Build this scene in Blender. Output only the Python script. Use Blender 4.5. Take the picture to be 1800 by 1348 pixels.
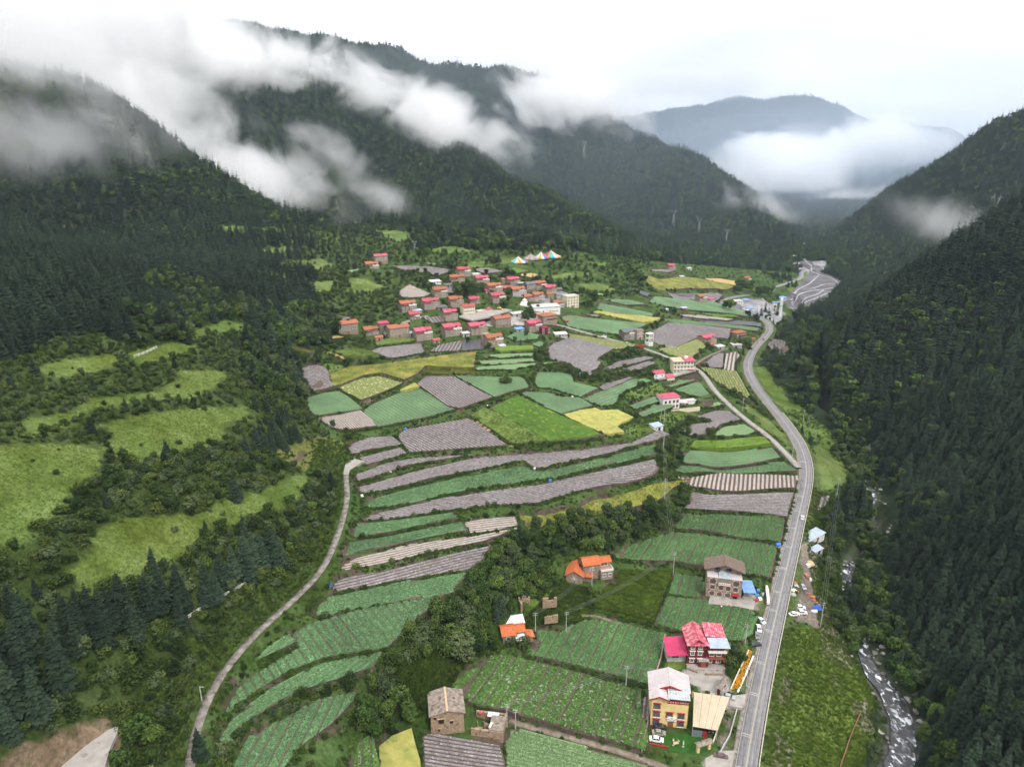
import bpy, bmesh, math, random
import numpy as np
from mathutils import Vector, Matrix
from mathutils.geometry import delaunay_2d_cdt

random.seed(7)
rng = np.random.default_rng(7)
scene = bpy.context.scene
for o in list(bpy.data.objects):
    bpy.data.objects.remove(o)

# ------------------------------------------------------------------ camera
CAM_H, PITCH, FPX = 185.0, math.radians(18.0), 1250.0
cam = bpy.data.cameras.new("camera")
cam.sensor_width = 36.0
cam.lens = 36.0 * FPX / 1800.0
cam.clip_start, cam.clip_end = 1.0, 30000.0
camo = bpy.data.objects.new("camera", cam)
scene.collection.objects.link(camo)
camo.location = (0, 0, CAM_H)
camo.rotation_euler = (math.pi / 2 - PITCH, 0, 0)
scene.camera = camo

# ------------------------------------------------------------------ sky and sun (overcast)
SUN_EL, SUN_AZ = math.radians(50), math.radians(148)     # azimuth clockwise from +Y
world = bpy.data.worlds.new("World")
scene.world = world
world.use_nodes = True
wn, wl = world.node_tree.nodes, world.node_tree.links
wn.clear()
w_out = wn.new("ShaderNodeOutputWorld")
w_bg = wn.new("ShaderNodeBackground")
w_bg.inputs[1].default_value = 0.1
w_sky = wn.new("ShaderNodeTexSky")
w_sky.sky_type = 'NISHITA'
w_sky.sun_disc = False
w_sky.sun_elevation = SUN_EL
w_sky.sun_rotation = SUN_AZ
w_sky.altitude = 3000
w_sky.air_density = 1.5
w_sky.dust_density = 4.0
w_tc = wn.new("ShaderNodeTexCoord")
w_map = wn.new("ShaderNodeMapping")
w_map.inputs['Scale'].default_value = (1.0, 1.0, 3.2)
w_noise = wn.new("ShaderNodeTexNoise")
w_noise.inputs['Scale'].default_value = 3.0
w_noise.inputs['Detail'].default_value = 6.0
w_noise.inputs['Roughness'].default_value = 0.55
w_ramp = wn.new("ShaderNodeValToRGB")
w_ramp.color_ramp.elements[0].position = 0.36
w_ramp.color_ramp.elements[0].color = (0.78, 0.775, 0.80, 1)
w_ramp.color_ramp.elements[1].position = 0.62
w_ramp.color_ramp.elements[1].color = (1.0, 0.995, 1.0, 1)
w_mul = wn.new("ShaderNodeVectorMath"); w_mul.operation = 'SCALE'
w_mul.inputs['Scale'].default_value = 9.6
w_mix = wn.new("ShaderNodeMixRGB")
w_mix.inputs[0].default_value = 0.96
wl.new(w_tc.outputs['Generated'], w_map.inputs[0])
wl.new(w_map.outputs[0], w_noise.inputs['Vector'])
wl.new(w_noise.outputs[0], w_ramp.inputs[0])
wl.new(w_ramp.outputs[0], w_mul.inputs[0])
wl.new(w_sky.outputs[0], w_mix.inputs[1])
w_sep = wn.new("ShaderNodeSeparateXYZ"); wl.new(w_tc.outputs['Generated'], w_sep.inputs[0])
w_cie = wn.new("ShaderNodeMapRange")            # an overcast sky is dimmer at the horizon than overhead
w_cie.inputs[1].default_value = 0.0; w_cie.inputs[2].default_value = 1.0
w_cie.inputs[3].default_value = 0.68; w_cie.inputs[4].default_value = 1.20
wl.new(w_sep.outputs['Z'], w_cie.inputs[0])
w_sc = wn.new("ShaderNodeVectorMath"); w_sc.operation = 'SCALE'
wl.new(w_mul.outputs[0], w_sc.inputs[0]); wl.new(w_cie.outputs[0], w_sc.inputs['Scale'])
wl.new(w_sc.outputs[0], w_mix.inputs[2])
wl.new(w_mix.outputs[0], w_bg.inputs[0])
wl.new(w_bg.outputs[0], w_out.inputs[0])

sun = bpy.data.lights.new("sun", 'SUN')
sun.energy = 1.3
sun.angle = math.radians(14)
sun.color = (1.0, 0.97, 0.92)
suno = bpy.data.objects.new("sun", sun)
scene.collection.objects.link(suno)
_d = Vector((math.sin(SUN_AZ) * math.cos(SUN_EL), math.cos(SUN_AZ) * math.cos(SUN_EL), math.sin(SUN_EL)))
suno.rotation_euler = (-_d).to_track_quat('-Z', 'Y').to_euler()
suno.location = (300, -200, 900)

vs = scene.view_settings
scene.display_settings.display_device = 'sRGB'
vs.view_transform = 'Standard'
vs.look = 'None'
vs.gamma = 1.0
vs.use_curve_mapping = False
vs.exposure = 0.92
scene.render.engine = 'CYCLES'
cy = scene.cycles
cy.use_denoising = True
cy.denoising_input_passes = 'RGB'
cy.use_adaptive_sampling = True
cy.adaptive_threshold = 0.008
cy.max_bounces = 26
cy.diffuse_bounces = 2
cy.glossy_bounces = 1
cy.transmission_bounces = 1
cy.volume_bounces = 24
cy.transparent_max_bounces = 6
cy.volume_step_rate = 2.0
cy.volume_max_steps = 256
cy.caustics_reflective = False
cy.caustics_refractive = False
cy.sample_clamp_indirect = 4.0

# ------------------------------------------------------------------ pixel rays (of the 1800 x 1348 photograph)
CP, SP = math.cos(PITCH), math.sin(PITCH)
def ray(px, py):
    u = (np.asarray(px, float) - 900.0) / FPX
    v = (674.0 - np.asarray(py, float)) / FPX
    return u, CP + v * SP, -SP + v * CP
def project(x, y, z):
    dz = z - CAM_H
    t = y * CP - dz * SP
    up = y * SP + dz * CP
    t = np.where(np.abs(t) < 1e-3, 1e-3, t)
    return 900.0 + FPX * x / t, 674.0 - FPX * up / t, t
def at_t(px, py, t):
    u, a, b = ray(px, py)
    return float(u * t), float(a * t), float(CAM_H + b * t)
def at_z(px, py, z):
    u, a, b = ray(px, py)
    t = (z - CAM_H) / b
    return float(u * t), float(a * t), z

# ------------------------------------------------------------------ value noise
def _hash(ix, iy, s):
    n = (ix.astype(np.int64) * 374761393 + iy.astype(np.int64) * 668265263 + s * 1442695041) & 0xffffffff
    n = ((n ^ (n >> 13)) * 1274126177) & 0xffffffff
    return ((n ^ (n >> 16)) & 0xffff) / 65535.0
def vnoise(x, y, s=0):
    x0, y0 = np.floor(x), np.floor(y)
    fx, fy = x - x0, y - y0
    fx, fy = fx * fx * (3 - 2 * fx), fy * fy * (3 - 2 * fy)
    a, b = _hash(x0, y0, s), _hash(x0 + 1, y0, s)
    c, d = _hash(x0, y0 + 1, s), _hash(x0 + 1, y0 + 1, s)
    return (a * (1 - fx) + b * fx) * (1 - fy) + (c * (1 - fx) + d * fx) * fy
def fbm(x, y, s=0, o=4, g=0.5):
    r, a, t = 0, 1.0, 0
    for k in range(o):
        r = r + a * vnoise(x * 2 ** k + 17.3 * k, y * 2 ** k - 9.1 * k, s + k)
        t += a; a *= g
    return r / t * 2 - 1

# ------------------------------------------------------------------ the land: control heights
ctrl = []
for px, py, z in [
    # valley road
    (1310,1340,0),(1335,1200,0),(1365,1080,0),(1388,980,0),(1405,900,0),(1420,840,0),(1408,780,0),(1375,730,0),(1335,690,0),
    (1312,650,0),(1325,610,0),(1352,580,0),(1345,560,0),(1300,545,1),(1270,535,2),(1340,510,0),
    (300,1500,40),(900,1500,10),(1300,1500,0),(620,1500,22),(0,1500,58),
    # lower fields by the road
    (1180,1240,1),(1000,1250,3),(830,1290,5),(1100,1000,2),(1250,900,1),(1250,840,2),(1250,780,5),(1340,800,1),
    # foot and lip of the bushy scarp
    (700,1300,8),(850,1130,6),(950,1000,7),(1100,942,5),(1185,900,3),
    (620,1290,22),(700,1170,24),(830,1020,23),(915,930,21),(1080,893,20),(1190,852,15),(1172,775,19),
    # terrace plateau
    (500,1250,28),(450,1300,29),(560,1100,29),(700,950,26),(640,880,30),(900,850,24),(1050,790,25),(720,780,31),(900,740,32),
    (1100,720,28),(1230,680,13),(560,700,40),(700,650,42),(900,640,42),(1050,630,34),(1160,640,21),(1280,640,5),(1260,720,8),
    # village fan
    (700,590,50),(880,570,46),(1000,560,38),(1110,595,27),(1240,600,10),(850,510,60),(950,500,54),(1060,510,44),(1150,500,30),
    (1250,510,14),(670,460,78),(800,460,75),(940,450,72),(1180,475,28),(1320,490,8),(720,420,92),(560,560,62),(1000,430,74),
    (1100,450,52),(1430,490,-8),(1420,440,-2),(1400,520,-8),(1470,500,-8),(1450,522,-8),(1432,545,-9),(1474,514,-7),(1400,545,-7),(1455,482,-7),(1440,465,-5),(1425,455,-4),
    # lane on the left
    (330,1348,33),(350,1260,33),(385,1190,33),(440,1120,33),(510,1060,32),(570,1000,32),(598,930,31),(612,870,31),(607,820,31),
    # left slope
    (200,1348,41),(0,1348,58),(150,1250,52),(0,1100,72),(300,1100,46),(420,1020,44),(200,1000,64),(330,1000,55),(530,930,39),
    (450,880,51),(300,940,61),(130,1000,70),(60,850,84),(0,850,88),(300,770,72),(180,770,79),(440,730,62),(530,760,46),(400,660,74),
    (250,690,82),(60,740,91),(500,620,58),(370,580,80),(150,640,93),(0,650,103),(250,560,97),(450,560,76),(0,550,114),(200,480,107),
    (400,480,92),(530,500,81),(100,400,118),(350,420,105),(500,430,97),
    # verge and gorge on the right
    (1440,1200,-5),(1500,1200,-13),(1420,1000,-2),(1400,1060,-1),(1435,945,-2),(1460,820,-3),(1482,860,-8),(1420,1348,-4),
    (1400,650,-11),(1400,622,-11),(1388,603,-3),(1425,690,-17),(1455,770,-15),(1490,810,-19),(1380,600,-1),(1425,640,-19),
    (1540,1330,-19),(1575,1200,-20),(1500,1080,-20),(1475,1000,-20),(1555,880,-21),(1440,725,-20),(1430,600,-20)]:
    ctrl.append(at_z(px, py, z))
for px, py, t in [(0,110,900),(120,150,960),(230,205,1000),(330,270,950),(400,320,900),(455,352,860),(520,390,800)]:
    ctrl.append(at_t(px, py, t))
for px, t, z in [(330,1150,130),(230,1250,165),(450,1010,100),(100,1250,230),(620,960,90),(560,900,92),(700,1000,90),(850,1020,75),(1000,1100,55)]:
    u = (px - 900) / FPX
    ctrl.append((u * t, t * 1.0, z))
def river_x(y):
    return np.interp(y, [100, 200, 237, 320, 396, 470, 549, 680, 815, 1000], [105, 132, 156, 172, 230, 240, 256, 300, 346, 400])
for y in (120, 200, 280, 360, 440, 540, 660, 780):
    for d, z in ((32, 2), (85, 42), (175, 122), (330, 200)):
        ctrl.append((float(river_x(y)) + d, y - 0.25 * d, z))
for p in [(-900,300,330),(-900,900,420),(-700,100,240),(-420,60,150),(-1500,2000,260),(-1500,3500,200),(-1500,6000,200),(0,6000,100),
          (2500,6000,150),(2500,3500,150),(2500,1500,260),(1200,700,330),(1000,200,330),(600,40,200),(600,2000,20),(700,2600,40),(0,3500,80),
          (900,3200,60),(-400,60,135),(0,40,15),(60,40,0),(-150,40,48),(150,50,-14),(0,2000,80)]:
    ctrl.append(p)
ctrl = np.array(ctrl, float)
def _phi(r2):
    return 0.5 * r2 * np.log(r2 + 1e-9)
_cx, _cy = ctrl[:, 0] / 100, ctrl[:, 1] / 100
_A = _phi((_cx[:, None] - _cx) ** 2 + (_cy[:, None] - _cy) ** 2)
_n = len(ctrl)
_A[np.arange(_n), np.arange(_n)] += 0.02
_P = np.stack([np.ones(_n), _cx, _cy], 1)
_M = np.zeros((_n + 3, _n + 3))
_M[:_n, :_n] = _A; _M[:_n, _n:] = _P; _M[_n:, :_n] = _P.T
_w = np.linalg.solve(_M, np.concatenate([ctrl[:, 2], [0, 0, 0]]))
def tps(x, y):
    x = np.asarray(x, float) / 100; y = np.asarray(y, float) / 100
    sh = x.shape
    x, y = x.ravel(), y.ravel()
    out = np.empty(len(x))
    for i in range(0, len(x), 20000):
        a, b = x[i:i + 20000, None], y[i:i + 20000, None]
        out[i:i + 20000] = (_phi((a - _cx) ** 2 + (b - _cy) ** 2) @ _w[:_n]) + _w[_n] + _w[_n + 1] * a[:, 0] + _w[_n + 2] * b[:, 0]
    return out.reshape(sh)

RIDGES = [   # crest (pixel, pixel, distance), slope left of the crest's run, slope right
    ([(120,-25,2100),(260,18,1850),(400,44,1780),(530,98,1680),(620,150,1620),(700,203,1560),(780,245,1480),(860,285,1380),(930,330,1280),(1000,375,1180),(1060,415,1090)], .5, .42),
    ([(330,185,1500),(450,240,1350),(530,290,1230),(600,335,1130),(660,368,1060),(720,392,1000)], .45, .42),
    ([(380,25,2800),(460,40,2700),(560,60,2620),(700,85,2500),(800,108,2420),(900,115,2350),(950,135,2280),(1030,178,2150),(1100,218,2030),(1160,252,1920),(1230,297,1780),(1300,347,1640),(1350,397,1520),(1394,455,1400)], .5, .5),
    ([(1180,255,2800),(1250,290,2600),(1320,350,2350),(1400,410,2100),(1440,440,1950)], .5, .5),
    ([(900,210,3700),(1000,215,3700),(1140,195,3700),(1250,182,3700),(1420,169,3600),(1480,184,3500),(1550,222,3400),(1600,280,3200),(1650,340,3000)], .45, .45),
    ([(1450,240,4700),(1580,210,4600),(1660,222,4500),(1720,300,4300)], .45, .45),
    ([(1200,320,2950),(1350,303,2980),(1450,305,3050),(1550,300,2950),(1700,270,2700)], .5, .5),
    ([(1900,150,1350),(1800,200,1380),(1720,240,1420),(1660,275,1450),(1600,322,1480),(1530,371,1500),(1480,410,1500),(1438,445,1480)], .62, .62),
    ([(1900,305,600),(1850,342,630),(1800,376,660),(1750,415,700),(1700,460,740),(1640,512,790),(1580,553,830),(1520,585,850)], .72, .62)]
_R = []
for pts, kl, kr in RIDGES:
    p = np.array([at_t(*q) for q in pts])
    _R.append((p, kl, kr))
def ridge_h(x, y):
    best = np.full(x.shape, -500.0)
    for p, kl, kr in _R:
        bd = np.full(x.shape, 1e18); bz = np.zeros(x.shape); bs = np.zeros(x.shape)
        for i in range(len(p) - 1):
            ax, ay, az = p[i]; bx, by, bz_ = p[i + 1]
            dx, dy = bx - ax, by - ay
            L = dx * dx + dy * dy
            s = np.clip(((x - ax) * dx + (y - ay) * dy) / L, 0, 1)
            qx, qy = x - ax - s * dx, y - ay - s * dy
            d2 = qx * qx + qy * qy
            m = d2 < bd
            bd = np.where(m, d2, bd)
            bz = np.where(m, az + s * (bz_ - az), bz)
            bs = np.where(m, dx * qy - dy * qx, bs)
        d = np.sqrt(bd)
        k = np.where(bs > 0, kl, kr)
        h = bz - k * (np.sqrt(d * d + 18.0 ** 2) - 18.0)
        best = np.maximum(best, h)
    return best
def base_h(x, y):
    x = np.asarray(x, float); y = np.asarray(y, float)
    a = np.clip(tps(x, y), -24, 420); b = ridge_h(x, y)
    h = 0.5 * (a + b + np.sqrt((a - b) ** 2 + 144.0))
    r = np.hypot(x, y)
    amp = np.clip((r - 700) / 900, 0, 1) * np.clip((h - 25) / 100, 0, 1)
    g = fbm(x / 260, y / 260, 3, 4)
    gully = np.abs(fbm(x / 150 + 0.4 * g, y / 150, 11, 3))
    gl2 = np.abs(fbm(x / 330 + 0.3 * g, y / 330, 17, 2))
    return h + amp * (20 * g - 48 * np.minimum(gully, .4) - 60 * np.minimum(gl2, .35) + 8 * fbm(x / 45, y / 45, 5, 3) + 17)

def cast(pts):
    """pixels -> ground points"""
    pts = np.asarray(pts, float)
    u, a, b = ray(pts[:, 0], pts[:, 1])
    ts = np.geomspace(90, 6000, 420)
    lo = np.full(len(pts), ts[0]); hi = np.full(len(pts), ts[-1]); done = np.zeros(len(pts), bool)
    X = u[:, None] * ts; Y = a[:, None] * ts
    Z = CAM_H + b[:, None] * ts
    below = Z < base_h(X.ravel(), Y.ravel()).reshape(X.shape)
    idx = np.where(below.any(1), below.argmax(1), len(ts) - 1)
    lo = ts[np.maximum(idx - 1, 0)]; hi = ts[idx]
    for _ in range(14):
        mid = 0.5 * (lo + hi)
        bl = CAM_H + b * mid < base_h(u * mid, a * mid)
        hi = np.where(bl, mid, hi); lo = np.where(bl, lo, mid)
    t = 0.5 * (lo + hi)
    return np.stack([u * t, a * t, CAM_H + b * t, t], 1)
# ------------------------------------------------------------------ fields, traced on the photograph and laid on the land
# kind, row direction in the photograph (two pixels) or None, row spacing (m), outline
FIELDS = [
 ('film',((530,655),(570,676)),1.9,[(530,644),(541,638),(558,637),(570,643),(577,652),(579,660),(580,672),(589,682),(560,690),(542,692),(536,686),(524,674),(522,660)]),
 ('cabbage',((570,695),(620,722)),2.6,[(540,697),(570,691),(598,688),(612,699),(638,723),(588,729),(551,727),(538,714)]),
 ('potato',None,0,[(597,680),(625,666),(665,660),(708,673),(680,688),(635,706),(622,698),(602,685)]),
 ('cabbage',((680,698),(736,733)),2.6,[(637,723),(655,711),(700,690),(737,680),(770,700),(800,720),(760,733),(700,745),(665,751),(650,737)]),
 ('straw',((600,727),(630,753)),1.6,[(555,728),(632,725),(648,736),(663,751),(603,757),(583,751),(566,738)]),
 ('wheat',None,0,[(702,688),(728,674),(738,680),(712,688)]),
 ('film',((745,663),(800,706)),1.9,[(733,674),(748,659),(797,659),(866,699),(808,720),(790,716)]),
 ('meadow',None,0,[(612,642),(660,641),(800,621),(838,617),(832,645),(748,643),(735,658),(712,671),(668,657),(640,662),(600,678),(583,680),(578,655)]),
 ('meadow',None,0,[(752,644),(833,646),(835,657),(748,657)]),
 ('grain',None,0,[(588,617),(614,613),(640,615),(672,627),(620,632)]),
 ('meadow',None,0,[(507,604),(530,612),(557,624),(512,622)]),
 ('film',((655,617),(740,608)),1.9,[(651,617),(665,610),(700,607),(740,603),(745,616),(748,620),(700,629),(683,630)]),
 ('film',((790,603),(782,617)),2.6,[(755,619),(772,606),(811,598),(810,617)]),
 ('tarp',((830,598),(828,615)),5.0,[(812,598),(852,596),(850,614),(811,617)]),
 ('grain',None,0,[(660,602),(690,595),(735,596),(730,600),(704,604),(662,608)]),
 ('lettuce',((860,625),(936,623)),2.2,[(858,626),(866,622),(938,621),(936,626),(880,629)]),
 ('lettuce',((842,637),(936,633)),2.2,[(832,638),(842,634),(938,631),(940,636),(860,641)]),
 ('lettuce',((850,646),(960,640)),2.2,[(834,647),(850,643),(930,638),(990,638),(960,640),(900,649),(838,651)]),
 ('maize',None,0,[(870,617),(872,612),(937,612),(938,618),(880,621)]),
 ('cabbage',((810,663),(868,697)),2.8,[(800,659),(870,661),(920,662),(930,682),(895,690),(870,700)]),
 ('film',((975,605),(1050,624)),1.9,[(962,610),(972,602),(1003,592),(1080,616),(1052,630),(1050,635),(1057,639),(1048,652),(1038,662),(1012,652),(1005,640),(985,634),(966,630)]),
 ('potato',((1010,587),(1000,594)),2.4,[(990,582),(1010,587),(1119,610),(1100,616),(1083,616),(1050,607),(1004,592)]),
 ('cabbage',((950,660),(1030,682)),2.6,[(940,672),(942,656),(950,652),(975,653),(1005,658),(1009,672),(1040,682),(1052,686),(1022,698),(1000,692),(975,684),(945,680)]),
 ('cabbage',((930,692),(1000,722)),2.6,[(914,690),(925,687),(962,688),(985,696),(1018,700),(1043,715),(1020,720),(987,729),(960,715),(930,698)]),
 ('bright',((875,715),(1000,774)),1.7,[(860,717),(895,698),(913,692),(987,730),(1060,769),(1020,776),(965,778),(910,745)]),
 ('grain',None,0,[(828,729),(852,715),(910,745),(960,777),(935,780),(905,781),(895,779),(872,762)]),
 ('wheat',None,0,[(990,729),(1020,720),(1045,716),(1055,721),(1085,722),(1112,738),(1100,743),(1085,752),(1097,763),(1070,768),(1063,766),(1030,750)]),
 ('film',((730,755),(790,788)),2.0,[(699,764),(713,754),(800,738),(825,733),(892,784),(800,791),(720,796),(706,776)]),
 ('film',((620,792),(690,778)),1.5,[(611,783),(622,777),(650,769),(690,767),(707,781),(690,785),(650,791),(617,799)]),
 ('film',((650,810),(705,795)),1.5,[(630,803),(660,797),(705,785),(716,797),(662,813),(643,817)]),
 ('film',((630,840),(720,812)),1.5,[(620,834),(680,815),(725,805),(823,800),(800,804),(717,819),(623,846)]),
 ('film',((640,858),(900,800)),1.5,[(627,853),(687,842),(742,825),(832,803),(850,800),(917,794),(1005,787),(1018,788),(1110,778),(1142,765),(1160,760),(1178,768),(1150,779),(1067,798),(953,822),(938,822),(921,808),(850,823),(767,840),(633,866),(628,860)]),
 ('cabbage',((650,885),(920,820)),2.2,[(638,889),(643,877),(717,860),(850,832),(922,815),(938,825),(953,827),(1062,805),(1150,787),(1160,789),(1158,800),(1150,804),(1067,818),(977,838),(850,856),(767,873),(653,892)]),
 ('film',((640,908),(1000,845)),1.5,[(634,908),(650,900),(767,878),(850,864),(957,847),(1150,810),(1160,828),(1150,838),(1050,857),(950,883),(850,889),(767,900),(640,912)]),
 ('meadow',None,0,[(912,902),(967,897),(1017,887),(1067,870),(1150,852),(1200,848),(1208,853),(1183,860),(1172,872),(1150,888),(1133,892),(1083,895),(1075,910),(983,915),(930,928),(920,917)]),
 ('cabbage',((640,925),(780,910)),2.2,[(622,927),(630,918),(797,905),(808,912),(717,930),(617,943)]),
 ('cabbage',((620,960),(800,930)),2.2,[(613,952),(812,919),(823,936),(750,945),(608,973),(605,968)]),
 ('straw',((820,920),(905,912)),1.6,[(814,917),(850,911),(905,907),(911,926),(860,935),(826,936)]),
 ('straw',((610,990),(860,945)),1.6,[(595,990),(625,977),(717,958),(850,943),(884,937),(914,931),(872,948),(850,955),(717,980),(612,998),(597,999)]),
 ('film',((590,1030),(850,975)),1.8,[(578,1034),(588,1015),(617,1010),(717,992),(850,966),(864,963),(850,989),(823,1003),(717,1017),(583,1037)]),
 ('cabbage',((560,1072),(800,1025)),1.9,[(550,1068),(575,1045),(717,1023),(823,1008),(800,1038),(792,1050),(772,1050),(667,1062),(550,1082)]),
 ('cabbage',((600,1085),(645,1145)),3.0,[(510,1112),(545,1092),(632,1070),(737,1058),(785,1049),(775,1056),(732,1093),(682,1141),(672,1143),(575,1155),(510,1178),(457,1208),(387,1258),(385,1248),(410,1213),(442,1186),(526,1138)]),
 ('cabbage',((450,1160),(508,1122)),2.2,[(445,1163),(480,1135),(508,1114),(520,1129)]),
 ('cabbage',((400,1290),(600,1165)),1.9,[(382,1298),(407,1260),(475,1210),(560,1168),(675,1148),(655,1178),(625,1190),(540,1213),(470,1245),(425,1278),(397,1308),(385,1308)]),
 ('cabbage',((562,1233),(515,1330)),2.9,[(432,1298),(475,1275),(505,1255),(562,1230),(627,1223),(625,1233),(580,1278),(525,1315),(500,1348),(470,1400),(375,1400),(407,1343)]),
 ('kale',((640,1300),(640,1360)),2.6,[(600,1375),(625,1315),(632,1300),(655,1297),(664,1370)]),
 ('wheat',None,0,[(664,1310),(690,1297),(726,1290),(743,1370),(667,1370)]),
 ('film',((750,1302),(880,1327)),1.5,[(742,1293),(750,1287),(800,1298),(880,1315),(892,1370),(748,1370)]),
 ('lettuce',((900,1290),(1050,1330)),1.6,[(886,1290),(900,1280),(960,1295),(1050,1320),(1140,1345),(1150,1375),(892,1375)]),
 ('kale',((915,1160),(860,1240)),4.2,[(783,1200),(852,1154),(870,1148),(910,1158),(1000,1184),(1100,1209),(1126,1217),(1124,1255),(1135,1272),(1126,1319),(1000,1287),(890,1253),(832,1238),(800,1212)]),
 ('film',((1132,1226),(1128,1262)),1.5,[(1129,1225),(1141,1222),(1139,1268),(1126,1258)]),
 ('greens',((1060,1097),(1022,1170)),4.0,[(923,1149),(944,1131),(941,1100),(962,1104),(985,1112),(996,1112),(1006,1100),(1031,1092),(1070,1095),(1166,1113),(1158,1168),(1142,1206),(1100,1194),(980,1164)]),
 ('greens',((1200,1052),(1178,1100)),3.8,[(1150,1097),(1171,1049),(1235,1054),(1322,1072),(1327,1085),(1310,1127),(1278,1125),(1180,1106)]),
 ('greens',((1205,1010),(1195,1046)),3.8,[(1172,1045),(1185,1008),(1236,1014),(1234,1051)]),
 ('tallgrass',None,0,[(1078,1015),(1088,1001),(1180,1008),(1165,1050),(1148,1095),(1045,1072),(1052,1050)]),
 ('greens',((1200,941),(1175,988)),4.0,[(1070,969),(1120,951),(1180,937),(1230,943),(1362,957),(1367,965),(1354,1015),(1302,1008),(1235,999),(1185,991),(1082,979)]),
 ('greens',((1260,906),(1250,935)),3.4,[(1181,927),(1199,905),(1260,905),(1380,912),(1372,953),(1300,946),(1240,934)]),
 ('film',((1220,865),(1390,880)),1.6,[(1212,860),(1395,870),(1384,907),(1267,900),(1198,893),(1213,883)]),
 ('strip',((1300,837),(1298,858)),2.4,[(1187,833),(1267,835),(1403,837),(1398,861),(1205,851)]),
 ('cabbage',((1200,820),(1380,823)),2.6,[(1187,817),(1195,812),(1378,814),(1400,831),(1358,833),(1250,833),(1187,829)]),
 ('cabbage',((1200,798),(1350,800)),2.6,[(1190,808),(1212,789),(1357,789),(1373,808)]),
 ('maize',None,0,[(1212,786),(1222,777),(1340,772),(1353,785)]),
 ('film',((1250,728),(1290,745)),2.4,[(1223,732),(1258,722),(1280,723),(1303,738),(1267,747),(1248,764),(1208,765),(1197,753),(1217,745),(1252,743),(1247,737)]),
 ('lettuce',((1265,758),(1320,756)),2.2,[(1252,763),(1272,750),(1308,746),(1328,758),(1316,765),(1260,767)]),
 ('lettuce',((1235,716),(1270,710)),2.4,[(1227,714),(1262,708),(1275,712),(1235,718)]),
 ('cabbage',((1170,678),(1225,664)),3,[(1165,677),(1222,661),(1228,667),(1180,680)]),
 ('cabbage',((1185,686),(1230,672)),3,[(1178,684),(1228,670),(1242,688),(1250,698),(1238,700),(1214,695),(1195,687)]),
 ('cabbage',((1110,712),(1160,700)),3,[(1100,711),(1150,698),(1170,696),(1152,708),(1115,719)]),
 ('cabbage',((1127,727),(1180,714)),3,[(1117,723),(1150,713),(1183,716),(1150,727),(1127,733)]),
 ('cabbage',((1040,700),(1120,674)),3,[(1022,699),(1050,687),(1110,668),(1130,668),(1145,672),(1100,686),(1090,695),(1080,710),(1055,713)]),
 ('film',((1060,680),(1110,667)),1.9,[(1051,680),(1060,674),(1110,664),(1112,667),(1062,685)]),
 ('film',((1060,650),(1130,632)),1.9,[(1057,648),(1085,635),(1135,629),(1150,632),(1090,645),(1065,651)]),
 ('film',((1075,653),(1130,642)),1.9,[(1070,655),(1095,647),(1140,637),(1155,640),(1120,652),(1090,654)]),
 ('potato',((1300,665),(1315,690)),2.4,[(1223,640),(1270,650),(1294,655),(1308,680),(1322,704),(1306,698),(1267,677)]),
 ('film',((1230,637),(1285,645)),1.9,[(1224,637),(1265,622),(1272,624),(1270,648),(1250,645)]),
 ('strip',((1285,622),(1280,650)),3.2,[(1275,622),(1295,618),(1300,627),(1290,640),(1292,654),(1272,649)]),
 ('potato',None,0,[(1155,612),(1190,605),(1228,597),(1240,612),(1215,630),(1200,632)]),
 ('film',((1150,595),(1240,580)),2.2,[(1136,584),(1150,578),(1175,565),(1240,573),(1285,580),(1280,598),(1232,594),(1180,613),(1152,603)]),
 ('greens',((1180,560),(1330,583)),5,[(1165,557),(1200,560),(1260,570),(1336,580),(1332,585),(1250,575),(1170,563)]),
 ('tarp',((1200,558),(1330,574)),6,[(1190,555),(1260,563),(1336,571),(1338,577),(1280,571),(1200,559)]),
 ('straw',((1200,553),(1280,566)),3,[(1187,550),(1225,554),(1290,564),(1278,566),(1200,555)]),
 ('bright',((1235,550),(1290,558)),3,[(1228,549),(1290,556),(1300,560),(1260,558)]),
 ('cabbage',((1160,525),(1300,556)),5,[(1140,529),(1150,519),(1200,525),(1268,537),(1318,560),(1290,555),(1190,542)]),
 ('film',((1175,520),(1260,528)),3,[(1169,513),(1260,516),(1270,521),(1262,530),(1230,528),(1185,524)]),
 ('tarp',((1185,515),(1226,520)),3,[(1182,514),(1226,518),(1222,524),(1197,520)]),
 ('meadow',None,0,[(1130,480),(1160,490),(1200,487),(1300,505),(1275,512),(1210,509),(1160,510),(1142,500)]),
 ('stubble',None,0,[(1237,488),(1265,490),(1302,498),(1298,504),(1270,500)]),
 ('film',((1140,475),(1185,478)),4,[(1134,474),(1160,473),(1190,478),(1175,480)]),
 ('cabbage',((1000,560),(1100,585)),4,[(985,555),(1000,551),(1085,565),(1138,573),(1130,577),(1100,590),(1090,590),(1000,574)]),
 ('wheat',None,0,[(1042,548),(1050,545),(1160,563),(1150,569),(1130,570)]),
 ('cabbage',((1060,535),(1140,556)),4,[(1046,543),(1055,530),(1145,553),(1150,560),(1100,554)]),
 ('cabbage',((1060,525),(1130,534)),4,[(1050,523),(1105,527),(1138,538),(1100,537)]),
 ('film',((1022,553),(1050,557)),3,[(1018,551),(1055,555),(1050,558)]),
 ('lettuce',None,0,[(1020,510),(1063,518),(1058,521),(1018,512)]),
 ('tarp',((1112,509),(1138,521)),4,[(1105,507),(1112,507),(1143,518),(1138,523)]),
 ('film',((700,470),(780,482)),3.2,[(680,466),(730,467),(765,470),(797,477),(768,487),(757,482),(720,477)]),
 ('film',((835,478),(880,476)),3.2,[(830,472),(855,470),(887,479),(850,482)]),
 ('straw',((715,510),(755,522)),2.6,[(699,513),(717,500),(722,499),(735,507),(758,518),(745,524),(720,525),(705,522)]),
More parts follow.
